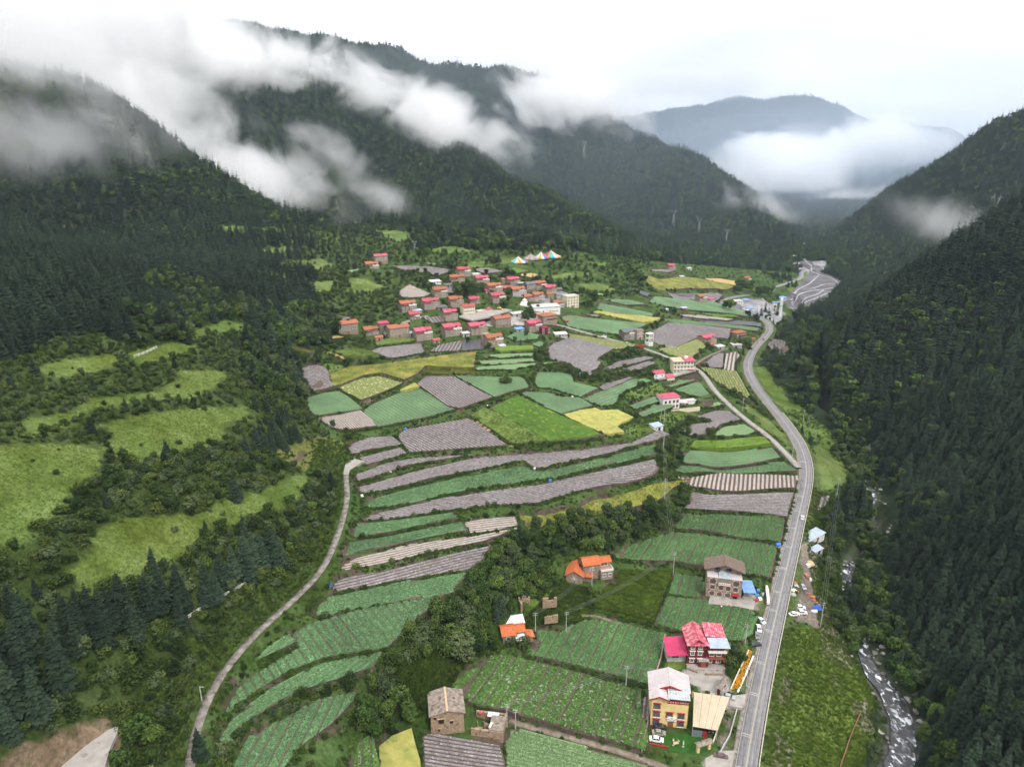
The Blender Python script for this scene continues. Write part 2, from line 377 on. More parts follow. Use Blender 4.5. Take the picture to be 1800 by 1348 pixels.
 ('film',((765,505),(795,515)),2.4,[(752,502),(785,503),(800,503),(796,517),(780,515)]),
 ('film',((760,559),(768,569)),3.2,[(743,557),(778,555),(782,566),(760,569)]),
 ('cabbage',((900,588),(945,594)),3,[(890,592),(912,581),(948,590),(945,597),(905,600)]),
 ('cabbage',((936,604),(955,604)),3,[(934,605),(948,600),(958,604),(953,612)]),
 ('stubble',None,0,[(540,599),(580,589),(604,594),(560,600)]),
 ('film',((530,566),(610,560)),2,[(507,564),(560,556),(590,554),(617,558),(612,565),(580,568),(530,570)]),
 ('lettuce',None,0,[(606,476),(628,473),(634,477),(618,479)]),
 ('bright',((890,478),(930,482)),4,[(885,478),(905,470),(930,478),(910,482)]),
 ('stubble',None,0,[(905,483),(935,480),(955,487),(935,489)]),
 ('film',((1358,597),(1385,612)),2,[(1349,608),(1358,593),(1380,605),(1400,615),(1393,621),(1365,619)]),
 ('film',((1440,874),(1432,900)),2.6,[(1425,908),(1432,870),(1462,872),(1450,890)]),
 ('lettuce',None,0,[(745,462),(790,464),(760,467)]),
 ('cabbage',None,0,[(690,452),(715,453),(700,456)]),
]
MEADOWS = [  # grass painted on the land itself: outline, tint
 ([(180,748),(220,735),(300,720),(440,712),(435,730),(400,750),(395,775),(330,790),(240,808),(205,805)],0),
 ([(130,720),(160,700),(260,690),(300,675),(315,650),(398,652),(395,670),(380,685),(340,695),(250,705),(130,728),(50,748)],0),
 ([(-60,782),(0,780),(120,776),(190,788),(165,840),(95,910),(40,955),(-60,995)],0),
 ([(200,915),(330,905),(430,872),(535,828),(545,855),(515,890),(410,920),(340,960),(265,1005),(135,1045),(100,1010),(150,970)],0),
 ([(70,643),(130,630),(205,620),(205,645),(100,668)],0),([(222,622),(300,602),(350,604),(335,624),(240,642)],0),([(40,742),(130,720),(142,735),(50,768)],0),([(440,642),(520,610),(535,624),(460,658)],3),([(400,540),(450,525),(470,535),(420,552)],1),([(540,500),(590,490),(600,505),(555,515)],1),
 ([(312,598),(345,580),(395,562),(430,568),(420,580),(350,592)],0),
 ([(390,402),(410,395),(440,402),(425,412)],1),([(440,404),(480,398),(495,406),(470,412)],1),
 ([(455,440),(500,432),(515,440),(470,450)],1),([(480,462),(560,455),(590,465),(560,475),(490,470)],1),
 ([(470,482),(500,478),(515,490),(490,492)],1),
 ([(80,652),(130,640),(180,630),(175,640),(100,660)],0),([(230,625),(290,610),(330,612),(240,632)],0),
 ([(610,490),(650,490),(678,505),(640,517),(613,513)],1),
 ([(480,800),(560,765),(610,775),(600,800),(560,835),(500,825)],2),
 ([(540,640),(600,640),(590,690),(560,700)],3),
 ([(1430,780),(1460,785),(1490,820),(1485,850),(1440,866),(1432,850)],1),
 ([(1300,705),(1330,720),(1385,770),(1394,795),(1360,765),(1320,730)],1),
 ([(1370,1110),(1440,1105),(1500,1140),(1540,1200),(1535,1290),(1490,1380),(1320,1380)],4),
 ([(1310,640),(1330,680),(1420,770),(1440,790),(1490,820),(1460,760),(1390,700),(1340,640)],3),
 ([(1100,702),(1105,684),(1150,674),(1172,682),(1176,690),(1120,703)],3),
 ([(1140,736),(1180,722),(1230,713),(1232,720),(1200,735),(1160,748)],3),([(1085,756),(1140,745),(1150,752),(1120,770)],3),
 ([(660,402),(720,408),(735,418),(700,424),(670,414)],1),([(750,437),(800,432),(830,440),(790,447)],1),
 ([(880,455),(910,452),(935,458),(880,464)],1),([(810,463),(850,458),(870,466),(830,470)],1),
 ([(960,488),(1010,476),(1055,482),(1000,490)],1),([(1000,500),(1060,500),(1090,512),(1050,512)],1),
 ([(1030,460),(1080,462),(1060,470)],1),([(560,700),(540,720),(560,730)],3),
 ([(690,1180),(760,1150),(820,1160),(780,1230),(740,1260),(690,1270),(670,1230)],5),
 ([(920,1060),(1000,1030),(1040,1060),(1030,1090),(960,1090)],4),
 ([(1380,505),(1400,505),(1430,528),(1400,530)],1),([(1385,495),(1420,478),(1430,485),(1400,500)],1),
 ([(1170,1160),(1205,1165),(1200,1185),(1165,1185)],4),([(1270,1130),(1300,1135),(1285,1195),(1268,1190)],4),
]
BARE = [  # bare earth, gravel, concrete-dust areas: outline, tint
 ([(0,1340),(40,1310),(110,1285),(180,1258),(232,1285),(222,1310),(205,1370),(0,1370)],0),
 ([(1385,1090),(1400,1050),(1405,1000),(1412,960),(1430,935),(1455,950),(1440,985),(1432,1030),(1460,1080),(1490,1140),(1450,1120),(1430,1095)],1),
 ([(1255,1055),(1305,1055),(1330,1060),(1352,1025),(1358,1040),(1340,1090),(1318,1075)],1),
 ([(1195,1180),(1280,1185),(1290,1215),(1260,1225),(1215,1200)],2),
 ([(1260,1228),(1290,1230),(1310,1240),(1300,1252),(1262,1245)],2),
 ([(1235,1330),(1290,1325),(1285,1370),(1235,1370)],2),
 ([(1287,1242),(1300,1250),(1275,1320),(1265,1320)],1),
 ([(1163,1115),(1168,1118),(1150,1190),(1145,1205)],1),
 ([(830,1290),(880,1290),(885,1300),(840,1300)],3),
 ([(575,618),(588,620),(616,634),(606,635)],4),([(825,735),(830,732),(888,776),(880,777)],4),([(912,751),(914,757),(900,784),(895,782)],4),
 ([(640,705),(730,658),(742,643),(747,645),(738,660),(645,711)],3),([(800,722),(880,685),(935,682),(935,686),(885,690),(805,728)],3),
 ([(1300,527),(1340,525),(1380,550),(1370,575),(1350,560),(1300,545)],5),
 ([(1378,1195),(1394,1190),(1390,1248),(1376,1240)],6),([(1342,1296),(1372,1288),(1392,1310),(1385,1390),(1330,1390)],6),([(1445,1120),(1490,1130),(1500,1170),(1480,1175),(1440,1150)],6),([(1500,1225),(1530,1235),(1535,1290),(1505,1270)],6),([(1455,1190),(1475,1185),(1470,1215)],6),
 ([(1378,534),(1385,520),(1398,508),(1412,494),(1424,478),(1438,478),(1462,486),(1480,494),(1478,506),(1462,520),(1450,535),(1420,548),(1395,545)],5),([(1388,424),(1442,424),(1458,475),(1432,482),(1392,470)],5),
 ([(500,815),(545,790),(548,793),(505,822)],3),
 ([(860,553),(960,548),(940,570),(880,575),(850,572)],2),([(690,575),(720,560),(760,552),(750,556),(720,565)],2),
]
def world_poly(px):
    return cast(px)[:, :3]
def inside(poly, x, y):
    poly = np.asarray(poly)
    c = np.zeros(x.shape, bool)
    n = len(poly)
    j = n - 1
    for i in range(n):
        xi, yi = poly[i, 0], poly[i, 1]; xj, yj = poly[j, 0], poly[j, 1]
        if yi != yj:
            c ^= ((yi > y) != (yj > y)) & (x < (xj - xi) * (y - yi) / (yj - yi) + xi)
        j = i
    return c
_all = [p for f in FIELDS for p in f[3]]
_w3 = cast(_all)
F = []
_k = 0
for kind, rows, sp, poly in FIELDS:
    n = len(poly)
    P = _w3[_k:_k + n]; _k += n
    A = np.stack([P[:, 0], P[:, 1], np.ones(n)], 1)
    sol = np.linalg.lstsq(A + 0, P[:, 2], rcond=None)[0]
    g = sol[:2]
    gm = np.hypot(*g)
    if gm > 0.3: g = g * 0.3 / gm
    c = P[:, :2].mean(0)
    F.append(dict(kind=kind, rows=rows, sp=sp, P=P[:, :2].copy(), c=c, z0=P[:, 2].mean(), g=g * 0.62, dist=P[:, 3].mean(), px=poly))
def field_z(f, x, y):
    p = f['z0'] + f['g'][0] * (x - f['c'][0]) + f['g'][1] * (y - f['c'][1])
    b = base_h(x, y)
    return np.clip(p, b - 2.2, b + 2.2) * 0.75 + 0.25 * b

# ------------------------------------------------------------------ lines: roads, lanes, river
def smooth_line(px, step=3.0, z=None):
    P = cast(px)[:, :3]
    pts = P.copy()
    for _ in range(3):                       # Chaikin
        q = [pts[0]]
        for a, b in zip(pts[:-1], pts[1:]):
            q += [a * .75 + b * .25, a * .25 + b * .75]
        q.append(pts[-1]); pts = np.array(q)
    d = np.concatenate([[0], np.cumsum(np.linalg.norm(np.diff(pts[:, :2], axis=0), axis=1))])
    s = np.arange(0, d[-1], step)
    out = np.stack([np.interp(s, d, pts[:, k]) for k in range(3)], 1)
    k = np.ones(9) / 9
    zz = np.convolve(np.pad(out[:, 2], 4, mode='edge'), k, 'valid')
    out[:, 2] = zz if z is None else z
    return out
ROAD_PX = [(1302,1420),(1312,1340),(1330,1240),(1346,1160),(1364,1080),(1380,1010),(1394,950),(1404,905),(1414,865),(1419,830),(1414,800),(1403,775),(1380,742),
           (1352,709),(1327,676),(1314,650),(1318,628),(1330,608),(1346,592),(1355,580),(1351,567),(1335,558),(1310,549),(1285,540),(1270,532),(1272,526),(1300,520),(1322,518)]
ROAD = smooth_line(ROAD_PX)
FARROAD = smooth_line([(1355,513),(1358,506),(1375,500),(1398,494),(1410,487),(1408,480),(1415,474),(1420,466),(1412,458),(1415,448)], 6)
LANE = smooth_line([(326,1420),(334,1340),(350,1260),(385,1190),(440,1120),(510,1060),(570,1000),(598,930),(612,875),(607,835),(615,815)])
LANE2 = smooth_line([(1405,822),(1385,800),(1350,765),(1312,738),(1280,710),(1255,685),(1240,662),(1225,648),(1190,635),(1160,622),(1120,608),(1075,597),(1020,582),(985,572),(960,566)], 3)
LANE3 = smooth_line([(1222,640),(1240,628),(1262,618),(1280,612)], 3)
PATH1 = smooth_line([(1168,1117),(1120,1104),(1085,1096),(1045,1080),(1020,1083)], 2.5)
PATH2 = smooth_line([(895,1265),(960,1285),(1050,1308),(1120,1330),(1180,1352),(1230,1375)], 2.5)
PATHS = [(ROAD, 4.1), (FARROAD, 4.0), (LANE, 1.7), (LANE2, 2.0), (LANE3, 1.5), (PATH1, .9), (PATH2, 1.3)]
_RY = np.arange(60, 1000, 4.0)
RIVER = np.stack([river_x(_RY), _RY, np.full(len(_RY), -20.5)], 1)
RIVER[:, 0] += 5.5 * np.sin(_RY / 24.0) + 4 * np.sin(_RY / 11.0 + 1)
RIVER[:, 0] = np.convolve(np.pad(RIVER[:, 0], 2, mode='edge'), np.ones(5) / 5, 'valid')
RIVER[:, 2] = -21.5 + 0.006 * (_RY - 100)
RIVER[:, 2] = np.maximum(RIVER[:, 2], -21.5)

PADS = [  # level yards: outline in the photograph
 [(1140,1225),(1215,1222),(1275,1245),(1262,1322),(1230,1335),(1140,1320)],
 [(1165,1165),(1280,1162),(1290,1215),(1200,1205),(1163,1185)],
 [(1228,1040),(1305,1040),(1345,1050),(1350,1080),(1320,1072),(1232,1058)],
 [(750,1260),(830,1262),(895,1285),(885,1312),(800,1300),(748,1288)],
 [(995,1005),(1085,1000),(1090,1030),(1045,1040),(995,1030)],
 [(880,1120),(945,1118),(945,1135),(880,1135)],
 [(15,1410),(45,1335),(100,1302),(150,1280),(225,1276),(234,1300),(208,1335),(190,1410)],[(1150,650),(1225,648),(1228,668),(1150,668)],[(1155,705),(1250,700),(1250,715),(1160,720)],
]
_PADW = []
for p in PADS:
    c = cast(p)
    _PADW.append((c[:, :2], float(np.median(c[:, 2]))))

# ------------------------------------------------------------------ terrain grid
def axis(lo, a, b, hi, step, g):
    v = list(np.arange(a, b + .01, step))
    s, x = step, b
    while x < hi:
        s = min(s * g, 60); x += s; v.append(x)
    s, x = step, a
    pre = []
    while x > lo:
        s = min(s * g, 60); x -= s; pre.append(x)
    return np.array(pre[::-1] + v)
GX = axis(-2300, -230, 320, 2900, 2.3, 1.035)
GY = axis(20, 120, 640, 5600, 2.3, 1.018)
XX, YY = np.meshgrid(GX, GY)
ZB = base_h(XX, YY)
ZZ = ZB + 0.25 * fbm(XX / 9, YY / 9, 21, 3) + 0.5 * fbm(XX / 30, YY / 30, 25, 2)
FID = np.full(XX.shape, -1)
for i, f in enumerate(F):
    P = f['P']
    x0, x1 = np.searchsorted(GX, [P[:, 0].min() - 4, P[:, 0].max() + 4])
    y0, y1 = np.searchsorted(GY, [P[:, 1].min() - 4, P[:, 1].max() + 4])
    sx, sy = XX[y0:y1, x0:x1], YY[y0:y1, x0:x1]
    if sx.size == 0: continue
    m = inside(P, sx, sy)
    zz = field_z(f, sx, sy) - 0.4
    ZZ[y0:y1, x0:x1] = np.where(m, zz, ZZ[y0:y1, x0:x1])
    FID[y0:y1, x0:x1] = np.where(m, i, FID[y0:y1, x0:x1])
for P, z in _PADW:
    m = inside(P, XX, YY)
    ZZ = np.where(m, z - .05, ZZ)
def line_dist(L, x, y, chunk=4000):
    """distance to a sampled line and its height there"""
    d = np.full(x.shape, 1e9); zz = np.zeros(x.shape)
    box = (x > L[:, 0].min() - 30) & (x < L[:, 0].max() + 30) & (y > L[:, 1].min() - 30) & (y < L[:, 1].max() + 30)
    ix = np.where(box.ravel())[0]
    xr, yr = x.ravel(), y.ravel()
    dr, zr = d.ravel(), zz.ravel()
    for i in range(0, len(ix), chunk):
        k = ix[i:i + chunk]
        q = (xr[k, None] - L[:, 0]) ** 2 + (yr[k, None] - L[:, 1]) ** 2
        j = q.argmin(1)
        dr[k] = np.sqrt(q[np.arange(len(k)), j]); zr[k] = L[j, 2]
    return dr.reshape(x.shape), zr.reshape(x.shape)
ROADD = np.full(XX.shape, 1e9)
for L, w in PATHS[::-1]:
    d, z = line_dist(L, XX, YY)
    bw = 3.0 if w < 3 else 4.0
    a = np.clip((w + 1.2 + bw - d) / bw, 0, 1)
    a = a * a * (3 - 2 * a)
    ZZ = ZZ * (1 - a) + (z - 0.25) * a
    ROADD = np.minimum(ROADD, d - w)
RIVD, rz = line_dist(RIVER, XX, YY)
a = np.clip((8 + 6 * np.clip((265 - YY) / 40, 0, 1) - RIVD) / 7, 0, 1)
ZZ = ZZ * (1 - a) + np.minimum(ZZ, rz - 0.9 + 0.25 * fbm(XX / 3, YY / 3, 41, 2)) * a
def H(x, y):
    x = np.asarray(x, float); y = np.asarray(y, float)
    i = np.clip(np.searchsorted(GX, x) - 1, 0, len(GX) - 2); j = np.clip(np.searchsorted(GY, y) - 1, 0, len(GY) - 2)
    fx = np.clip((x - GX[i]) / (GX[i + 1] - GX[i]), 0, 1); fy = np.clip((y - GY[j]) / (GY[j + 1] - GY[j]), 0, 1)
    return (ZZ[j, i] * (1 - fx) + ZZ[j, i + 1] * fx) * (1 - fy) + (ZZ[j + 1, i] * (1 - fx) + ZZ[j + 1, i + 1] * fx) * fy
def cell(arr, x, y):
    i = np.clip(np.rint(np.interp(x, GX, np.arange(len(GX)))).astype(int), 0, len(GX) - 1)
    j = np.clip(np.rint(np.interp(y, GY, np.arange(len(GY)))).astype(int), 0, len(GY) - 1)
    return arr[j, i]
def spot(px, py):
    c = cast([(px, py)])[0]
    return float(c[0]), float(c[1]), float(H(c[0], c[1])), float(c[3])
# ------------------------------------------------------------------ materials
def mat(name, c1, c2=None, scale=1.0, rough=.85, bump=0.0, bscale=None, rnd=0.0, detail=4.0, spec=.25, lo=.35, hi=.65, c3=None, s3=8.0, metal=0.0, patch=0.0, pscale=.03):
    """noise blend of c1 and c2, optional sparse specks c3, per-object variation rnd, broad patches patch"""
    m = bpy.data.materials.new(name); m.use_nodes = True
    n, l = m.node_tree.nodes, m.node_tree.links
    b = n["Principled BSDF"]
    b.inputs['Roughness'].default_value = rough
    b.inputs['Specular IOR Level'].default_value = spec
    b.inputs['Metallic'].default_value = metal
    geo = n.new("ShaderNodeNewGeometry")
    out = None
    if c2 is not None:
        t = n.new("ShaderNodeTexNoise"); t.inputs['Scale'].default_value = scale; t.inputs['Detail'].default_value = detail
        l.new(geo.outputs['Position'], t.inputs['Vector'])
        r = n.new("ShaderNodeValToRGB")
        r.color_ramp.elements[0].position = lo; r.color_ramp.elements[0].color = (*c1, 1)
        r.color_ramp.elements[1].position = hi; r.color_ramp.elements[1].color = (*c2, 1)
        l.new(t.outputs[0], r.inputs[0]); out = r.outputs[0]
    else:
        r = n.new("ShaderNodeRGB"); r.outputs[0].default_value = (*c1, 1); out = r.outputs[0]
    if c3 is not None:
        t = n.new("ShaderNodeTexNoise"); t.inputs['Scale'].default_value = s3; t.inputs['Detail'].default_value = 2
        l.new(geo.outputs['Position'], t.inputs['Vector'])
        r2 = n.new("ShaderNodeValToRGB")
        r2.color_ramp.elements[0].position = .60; r2.color_ramp.elements[1].position = .68
        r2.color_ramp.elements[0].color = (0, 0, 0, 1)
        l.new(t.outputs[0], r2.inputs[0])
        mx = n.new("ShaderNodeMixRGB"); l.new(r2.outputs[0], mx.inputs[0]); l.new(out, mx.inputs[1]); mx.inputs[2].default_value = (*c3, 1)
        out = mx.outputs[0]
    if rnd or patch:
        hsv = n.new("ShaderNodeHueSaturation"); l.new(out, hsv.inputs['Color'])
        val = None
        if rnd:
            oi = n.new("ShaderNodeObjectInfo")
            mr = n.new("ShaderNodeMapRange"); mr.inputs[3].default_value = 1 - rnd; mr.inputs[4].default_value = 1 + rnd
            l.new(oi.outputs['Random'], mr.inputs[0]); val = mr.outputs[0]
            mh = n.new("ShaderNodeMapRange"); mh.inputs[3].default_value = .5 + .035 * rnd; mh.inputs[4].default_value = .5 - .05 * rnd
            l.new(oi.outputs['Random'], mh.inputs[0]); l.new(mh.outputs[0], hsv.inputs['Hue'])
        if patch:
            t = n.new("ShaderNodeTexNoise"); t.inputs['Scale'].default_value = pscale; t.inputs['Detail'].default_value = 4
            l.new(geo.outputs['Position'], t.inputs['Vector'])
            mp = n.new("ShaderNodeMapRange"); mp.inputs[1].default_value = .3; mp.inputs[2].default_value = .7
            mp.inputs[3].default_value = 1 - patch; mp.inputs[4].default_value = 1 + patch
            l.new(t.outputs[0], mp.inputs[0])
            if val is None: val = mp.outputs[0]
            else:
                mm = n.new("ShaderNodeMath"); mm.operation = 'MULTIPLY'; l.new(val, mm.inputs[0]); l.new(mp.outputs[0], mm.inputs[1]); val = mm.outputs[0]
        l.new(val, hsv.inputs['Value']); out = hsv.outputs[0]
    l.new(out, b.inputs['Base Color'])
    if bump:
        t = n.new("ShaderNodeTexNoise"); t.inputs['Scale'].default_value = bscale or scale * 3; t.inputs['Detail'].default_value = 5
        l.new(geo.outputs['Position'], t.inputs['Vector'])
        bp = n.new("ShaderNodeBump"); bp.inputs['Strength'].default_value = 1.0; bp.inputs['Distance'].default_value = bump
        l.new(t.outputs[0], bp.inputs['Height']); l.new(bp.outputs[0], b.inputs['Normal'])
    return m

MT = dict(
 soil=mat("soil", (.075,.054,.042), (.13,.095,.075), .8, .95, .15, 3),
 film=mat("mulch_film", (.122,.107,.108), (.235,.212,.216), .5, .5, .05, 4, c3=(.40,.38,.375), s3=1.6, spec=.4, patch=.16, pscale=.035),
 film2=mat("mulch_film_pale", (.30,.265,.235), (.42,.37,.33), .5, .5, .05, 4, c3=(.33,.24,.12), s3=1.2, patch=.12),
 tarp=mat("black_film", (.032,.033,.042), (.06,.06,.075), .4, .4, .05, 3, spec=.5),
 cabbage=mat("cabbage_leaf", (.060,.136,.047), (.112,.205,.082), 1.6, .6, .12, 4, c3=(.16,.25,.12), s3=1.1, patch=.24, pscale=.05, spec=.35),
 greens=mat("cabbage_leaf_dark", (.044,.112,.028), (.090,.18,.052), 1.6, .6, .12, 4, c3=(.14,.22,.09), s3=1.2, patch=.22, pscale=.06, spec=.35),
 kale=mat("young_cabbage_leaf", (.042,.10,.016), (.085,.16,.03), 1.4, .65, .12, 4, c3=(.30,.30,.25), s3=1.0, patch=.2, pscale=.05),
 lettuce=mat("pale_cabbage_leaf", (.10,.19,.07), (.2,.29,.13), 1.5, .6, .12, 4, c3=(.28,.34,.18), s3=1.3, patch=.15),
 bright=mat("rapeseed_rows", (.055,.13,.015), (.105,.20,.02), .5, .75, .15, 3, c3=(.25,.28,.03), s3=.35, patch=.22, pscale=.045),
 wheat=mat("ripening_barley", (.26,.27,.065), (.40,.36,.10), .3, .85, .25, 2.5, patch=.12, c3=(.20,.25,.06), s3=.25),
 stubble=mat("stubble", (.38,.26,.10), (.47,.33,.15), .3, .9, .1, 3),
 grain=mat("green_barley", (.075,.125,.022), (.14,.19,.042), .5, .85, .25, 2.5, patch=.2),
 maize=mat("maize_leaf", (.08,.15,.014), (.16,.25,.025), 1.0, .75, .3, 2.5),
 meadow=mat("meadow_grass", (.115,.135,.022), (.20,.205,.038), .12, .9, .25, 1.6, c3=(.26,.20,.05), s3=.11, patch=.2, pscale=.06),
 tallgrass=mat("tall_grass", (.060,.125,.010), (.15,.225,.022), .35, .85, .35, 1.3, patch=.25, pscale=.12),
 potato=mat("flowering_potato", (.12,.15,.04), (.20,.22,.06), 1.0, .85, .15, 3, c3=(.62,.55,.36), s3=.75),
 asphalt=mat("asphalt", (.205,.198,.202), (.255,.247,.25), .25, .9, .01, 6, patch=.06, pscale=.1),
 concrete=mat("concrete", (.29,.265,.235), (.38,.35,.315), .4, .9, .01, 5, c3=(.24,.21,.18), s3=.35),
 lane=mat("dirt_track", (.15,.132,.112), (.32,.29,.26), .45, .95, .06, 3, c3=(.10,.085,.06), s3=.5, lo=.4, hi=.7),
 earthpath=mat("earth_path", (.14,.11,.085), (.25,.205,.16), .5, .95, .05, 3),
 white=mat("road_paint", (.52,.50,.47), (.42,.40,.375), 2, .7), cream=mat("cream_road_paint", (.50,.43,.30), (.42,.36,.26), 2, .7),
 rock=mat("river_rock", (.16,.15,.14), (.33,.31,.29), .6, .9, .15, 2, rnd=.4),
 gravelbed=mat("gravel_bed", (.09,.085,.087), (.155,.147,.15), .06, .95, .2, .3, patch=.2, pscale=.012),
)

def river_mat():
    m = bpy.data.materials.new("rapids"); m.use_nodes = True
    n, l = m.node_tree.nodes, m.node_tree.links
    b = n["Principled BSDF"]; b.inputs['Roughness'].default_value = .18
    geo = n.new("ShaderNodeNewGeometry")
    mp = n.new("ShaderNodeMapping"); mp.inputs['Scale'].default_value = (.42, .24, .3); mp.inputs['Rotation'].default_value = (0, 0, .3)
    l.new(geo.outputs['Position'], mp.inputs[0])
    t = n.new("ShaderNodeTexNoise"); t.inputs['Scale'].default_value = 1.0; t.inputs['Detail'].default_value = 7; t.inputs['Roughness'].default_value = .62; t.inputs['Distortion'].default_value = .8
    l.new(mp.outputs[0], t.inputs['Vector'])
    r = n.new("ShaderNodeValToRGB")
    e = r.color_ramp.elements
    e[0].position = .47; e[0].color = (.035, .037, .037, 1); e[1].position = .62; e[1].color = (.78, .80, .83, 1)
    x = e.new(.555); x.color = (.10, .105, .11, 1)
    l.new(t.outputs[0], r.inputs[0]); l.new(r.outputs[0], b.inputs['Base Color'])
    bp = n.new("ShaderNodeBump"); bp.inputs['Distance'].default_value = .5; bp.inputs['Strength'].default_value = .8
    l.new(t.outputs[0], bp.inputs['Height']); l.new(bp.outputs[0], b.inputs['Normal'])
    return m
MT['river'] = river_mat()

def ground_mat():
    m = bpy.data.materials.new("ground"); m.use_nodes = True
    n, l = m.node_tree.nodes, m.node_tree.links
    b = n["Principled BSDF"]; b.inputs['Roughness'].default_value = .95; b.inputs['Specular IOR Level'].default_value = .1
    at = n.new("ShaderNodeAttribute"); at.attribute_name = "tint"
    geo = n.new("ShaderNodeNewGeometry")
    def noise(s, d=5, r=.6):
        t = n.new("ShaderNodeTexNoise"); t.inputs['Scale'].default_value = s; t.inputs['Detail'].default_value = d; t.inputs['Roughness'].default_value = r
        l.new(geo.outputs['Position'], t.inputs['Vector']); return t.outputs[0]
    a, c, f = noise(.06), noise(.7, 6, .7), noise(.02, 3)
    def rng_(x, lo, hi, f0=.3, f1=.7):
        q = n.new("ShaderNodeMapRange"); q.inputs[1].default_value = f0; q.inputs[2].default_value = f1
        q.inputs[3].default_value = lo; q.inputs[4].default_value = hi; l.new(x, q.inputs[0]); return q.outputs[0]
    mul = n.new("ShaderNodeMath"); mul.operation = 'MULTIPLY'
    l.new(rng_(a, .58, 1.42), mul.inputs[0]); l.new(rng_(c, .5, 1.55), mul.inputs[1])
    hsv = n.new("ShaderNodeHueSaturation")
    l.new(at.outputs['Color'], hsv.inputs['Color']); l.new(mul.outputs[0], hsv.inputs['Value'])
    l.new(rng_(f, .485, .515), hsv.inputs['Hue']); l.new(rng_(a, 1.1, .88), hsv.inputs['Saturation'])
    l.new(hsv.outputs[0], b.inputs['Base Color'])
    bp = n.new("ShaderNodeBump"); bp.inputs['Distance'].default_value = .45; bp.inputs['Strength'].default_value = 1
    l.new(noise(1.1, 6, .65), bp.inputs['Height']); l.new(bp.outputs[0], b.inputs['Normal'])
    return m
MT['ground'] = ground_mat()

# ------------------------------------------------------------------ object helpers
COL = scene.collection
def link(name, me, parent=None, kind=None, stuff=None):
    o = bpy.data.objects.new(name, me); COL.objects.link(o)
    if parent is not None: o.parent = parent
    if kind: o['kind'] = kind
    return o
def empty(name, loc, rz=0.0, label=None, cat=None, group=None):
    o = bpy.data.objects.new(name, None); COL.objects.link(o)
    o.location = loc; o.rotation_euler = (0, 0, rz); o.empty_display_size = .5
    tag(o, label, cat, group)
    return o
def tag(o, label=None, cat=None, group=None):
    if label: o['label'] = label
    if cat: o['category'] = cat
    if group: o['group'] = group
    return o
def np_mesh(name, V, faces4=None, faces3=None, mats=(), smooth=False, midx=None):
    me = bpy.data.meshes.new(name)
    V = np.asarray(V, np.float32)
    n4 = 0 if faces4 is None else len(faces4); n3 = 0 if faces3 is None else len(faces3)
    me.vertices.add(len(V)); me.vertices.foreach_set('co', V.ravel())
    li = np.concatenate([np.asarray(faces4, np.int32).ravel() if n4 else np.zeros(0, np.int32), np.asarray(faces3, np.int32).ravel() if n3 else np.zeros(0, np.int32)])
    me.loops.add(len(li)); me.loops.foreach_set('vertex_index', li)
    me.polygons.add(n4 + n3)
    st = np.concatenate([np.arange(n4) * 4, n4 * 4 + np.arange(n3) * 3]).astype(np.int32)
    me.polygons.foreach_set('loop_start', st)
    for m in mats: me.materials.append(m)
    if midx is not None: me.polygons.foreach_set('material_index', np.asarray(midx, np.int32))
    me.update(calc_edges=True)
    if smooth: me.polygons.foreach_set('use_smooth', np.ones(n4 + n3, bool))
    return me
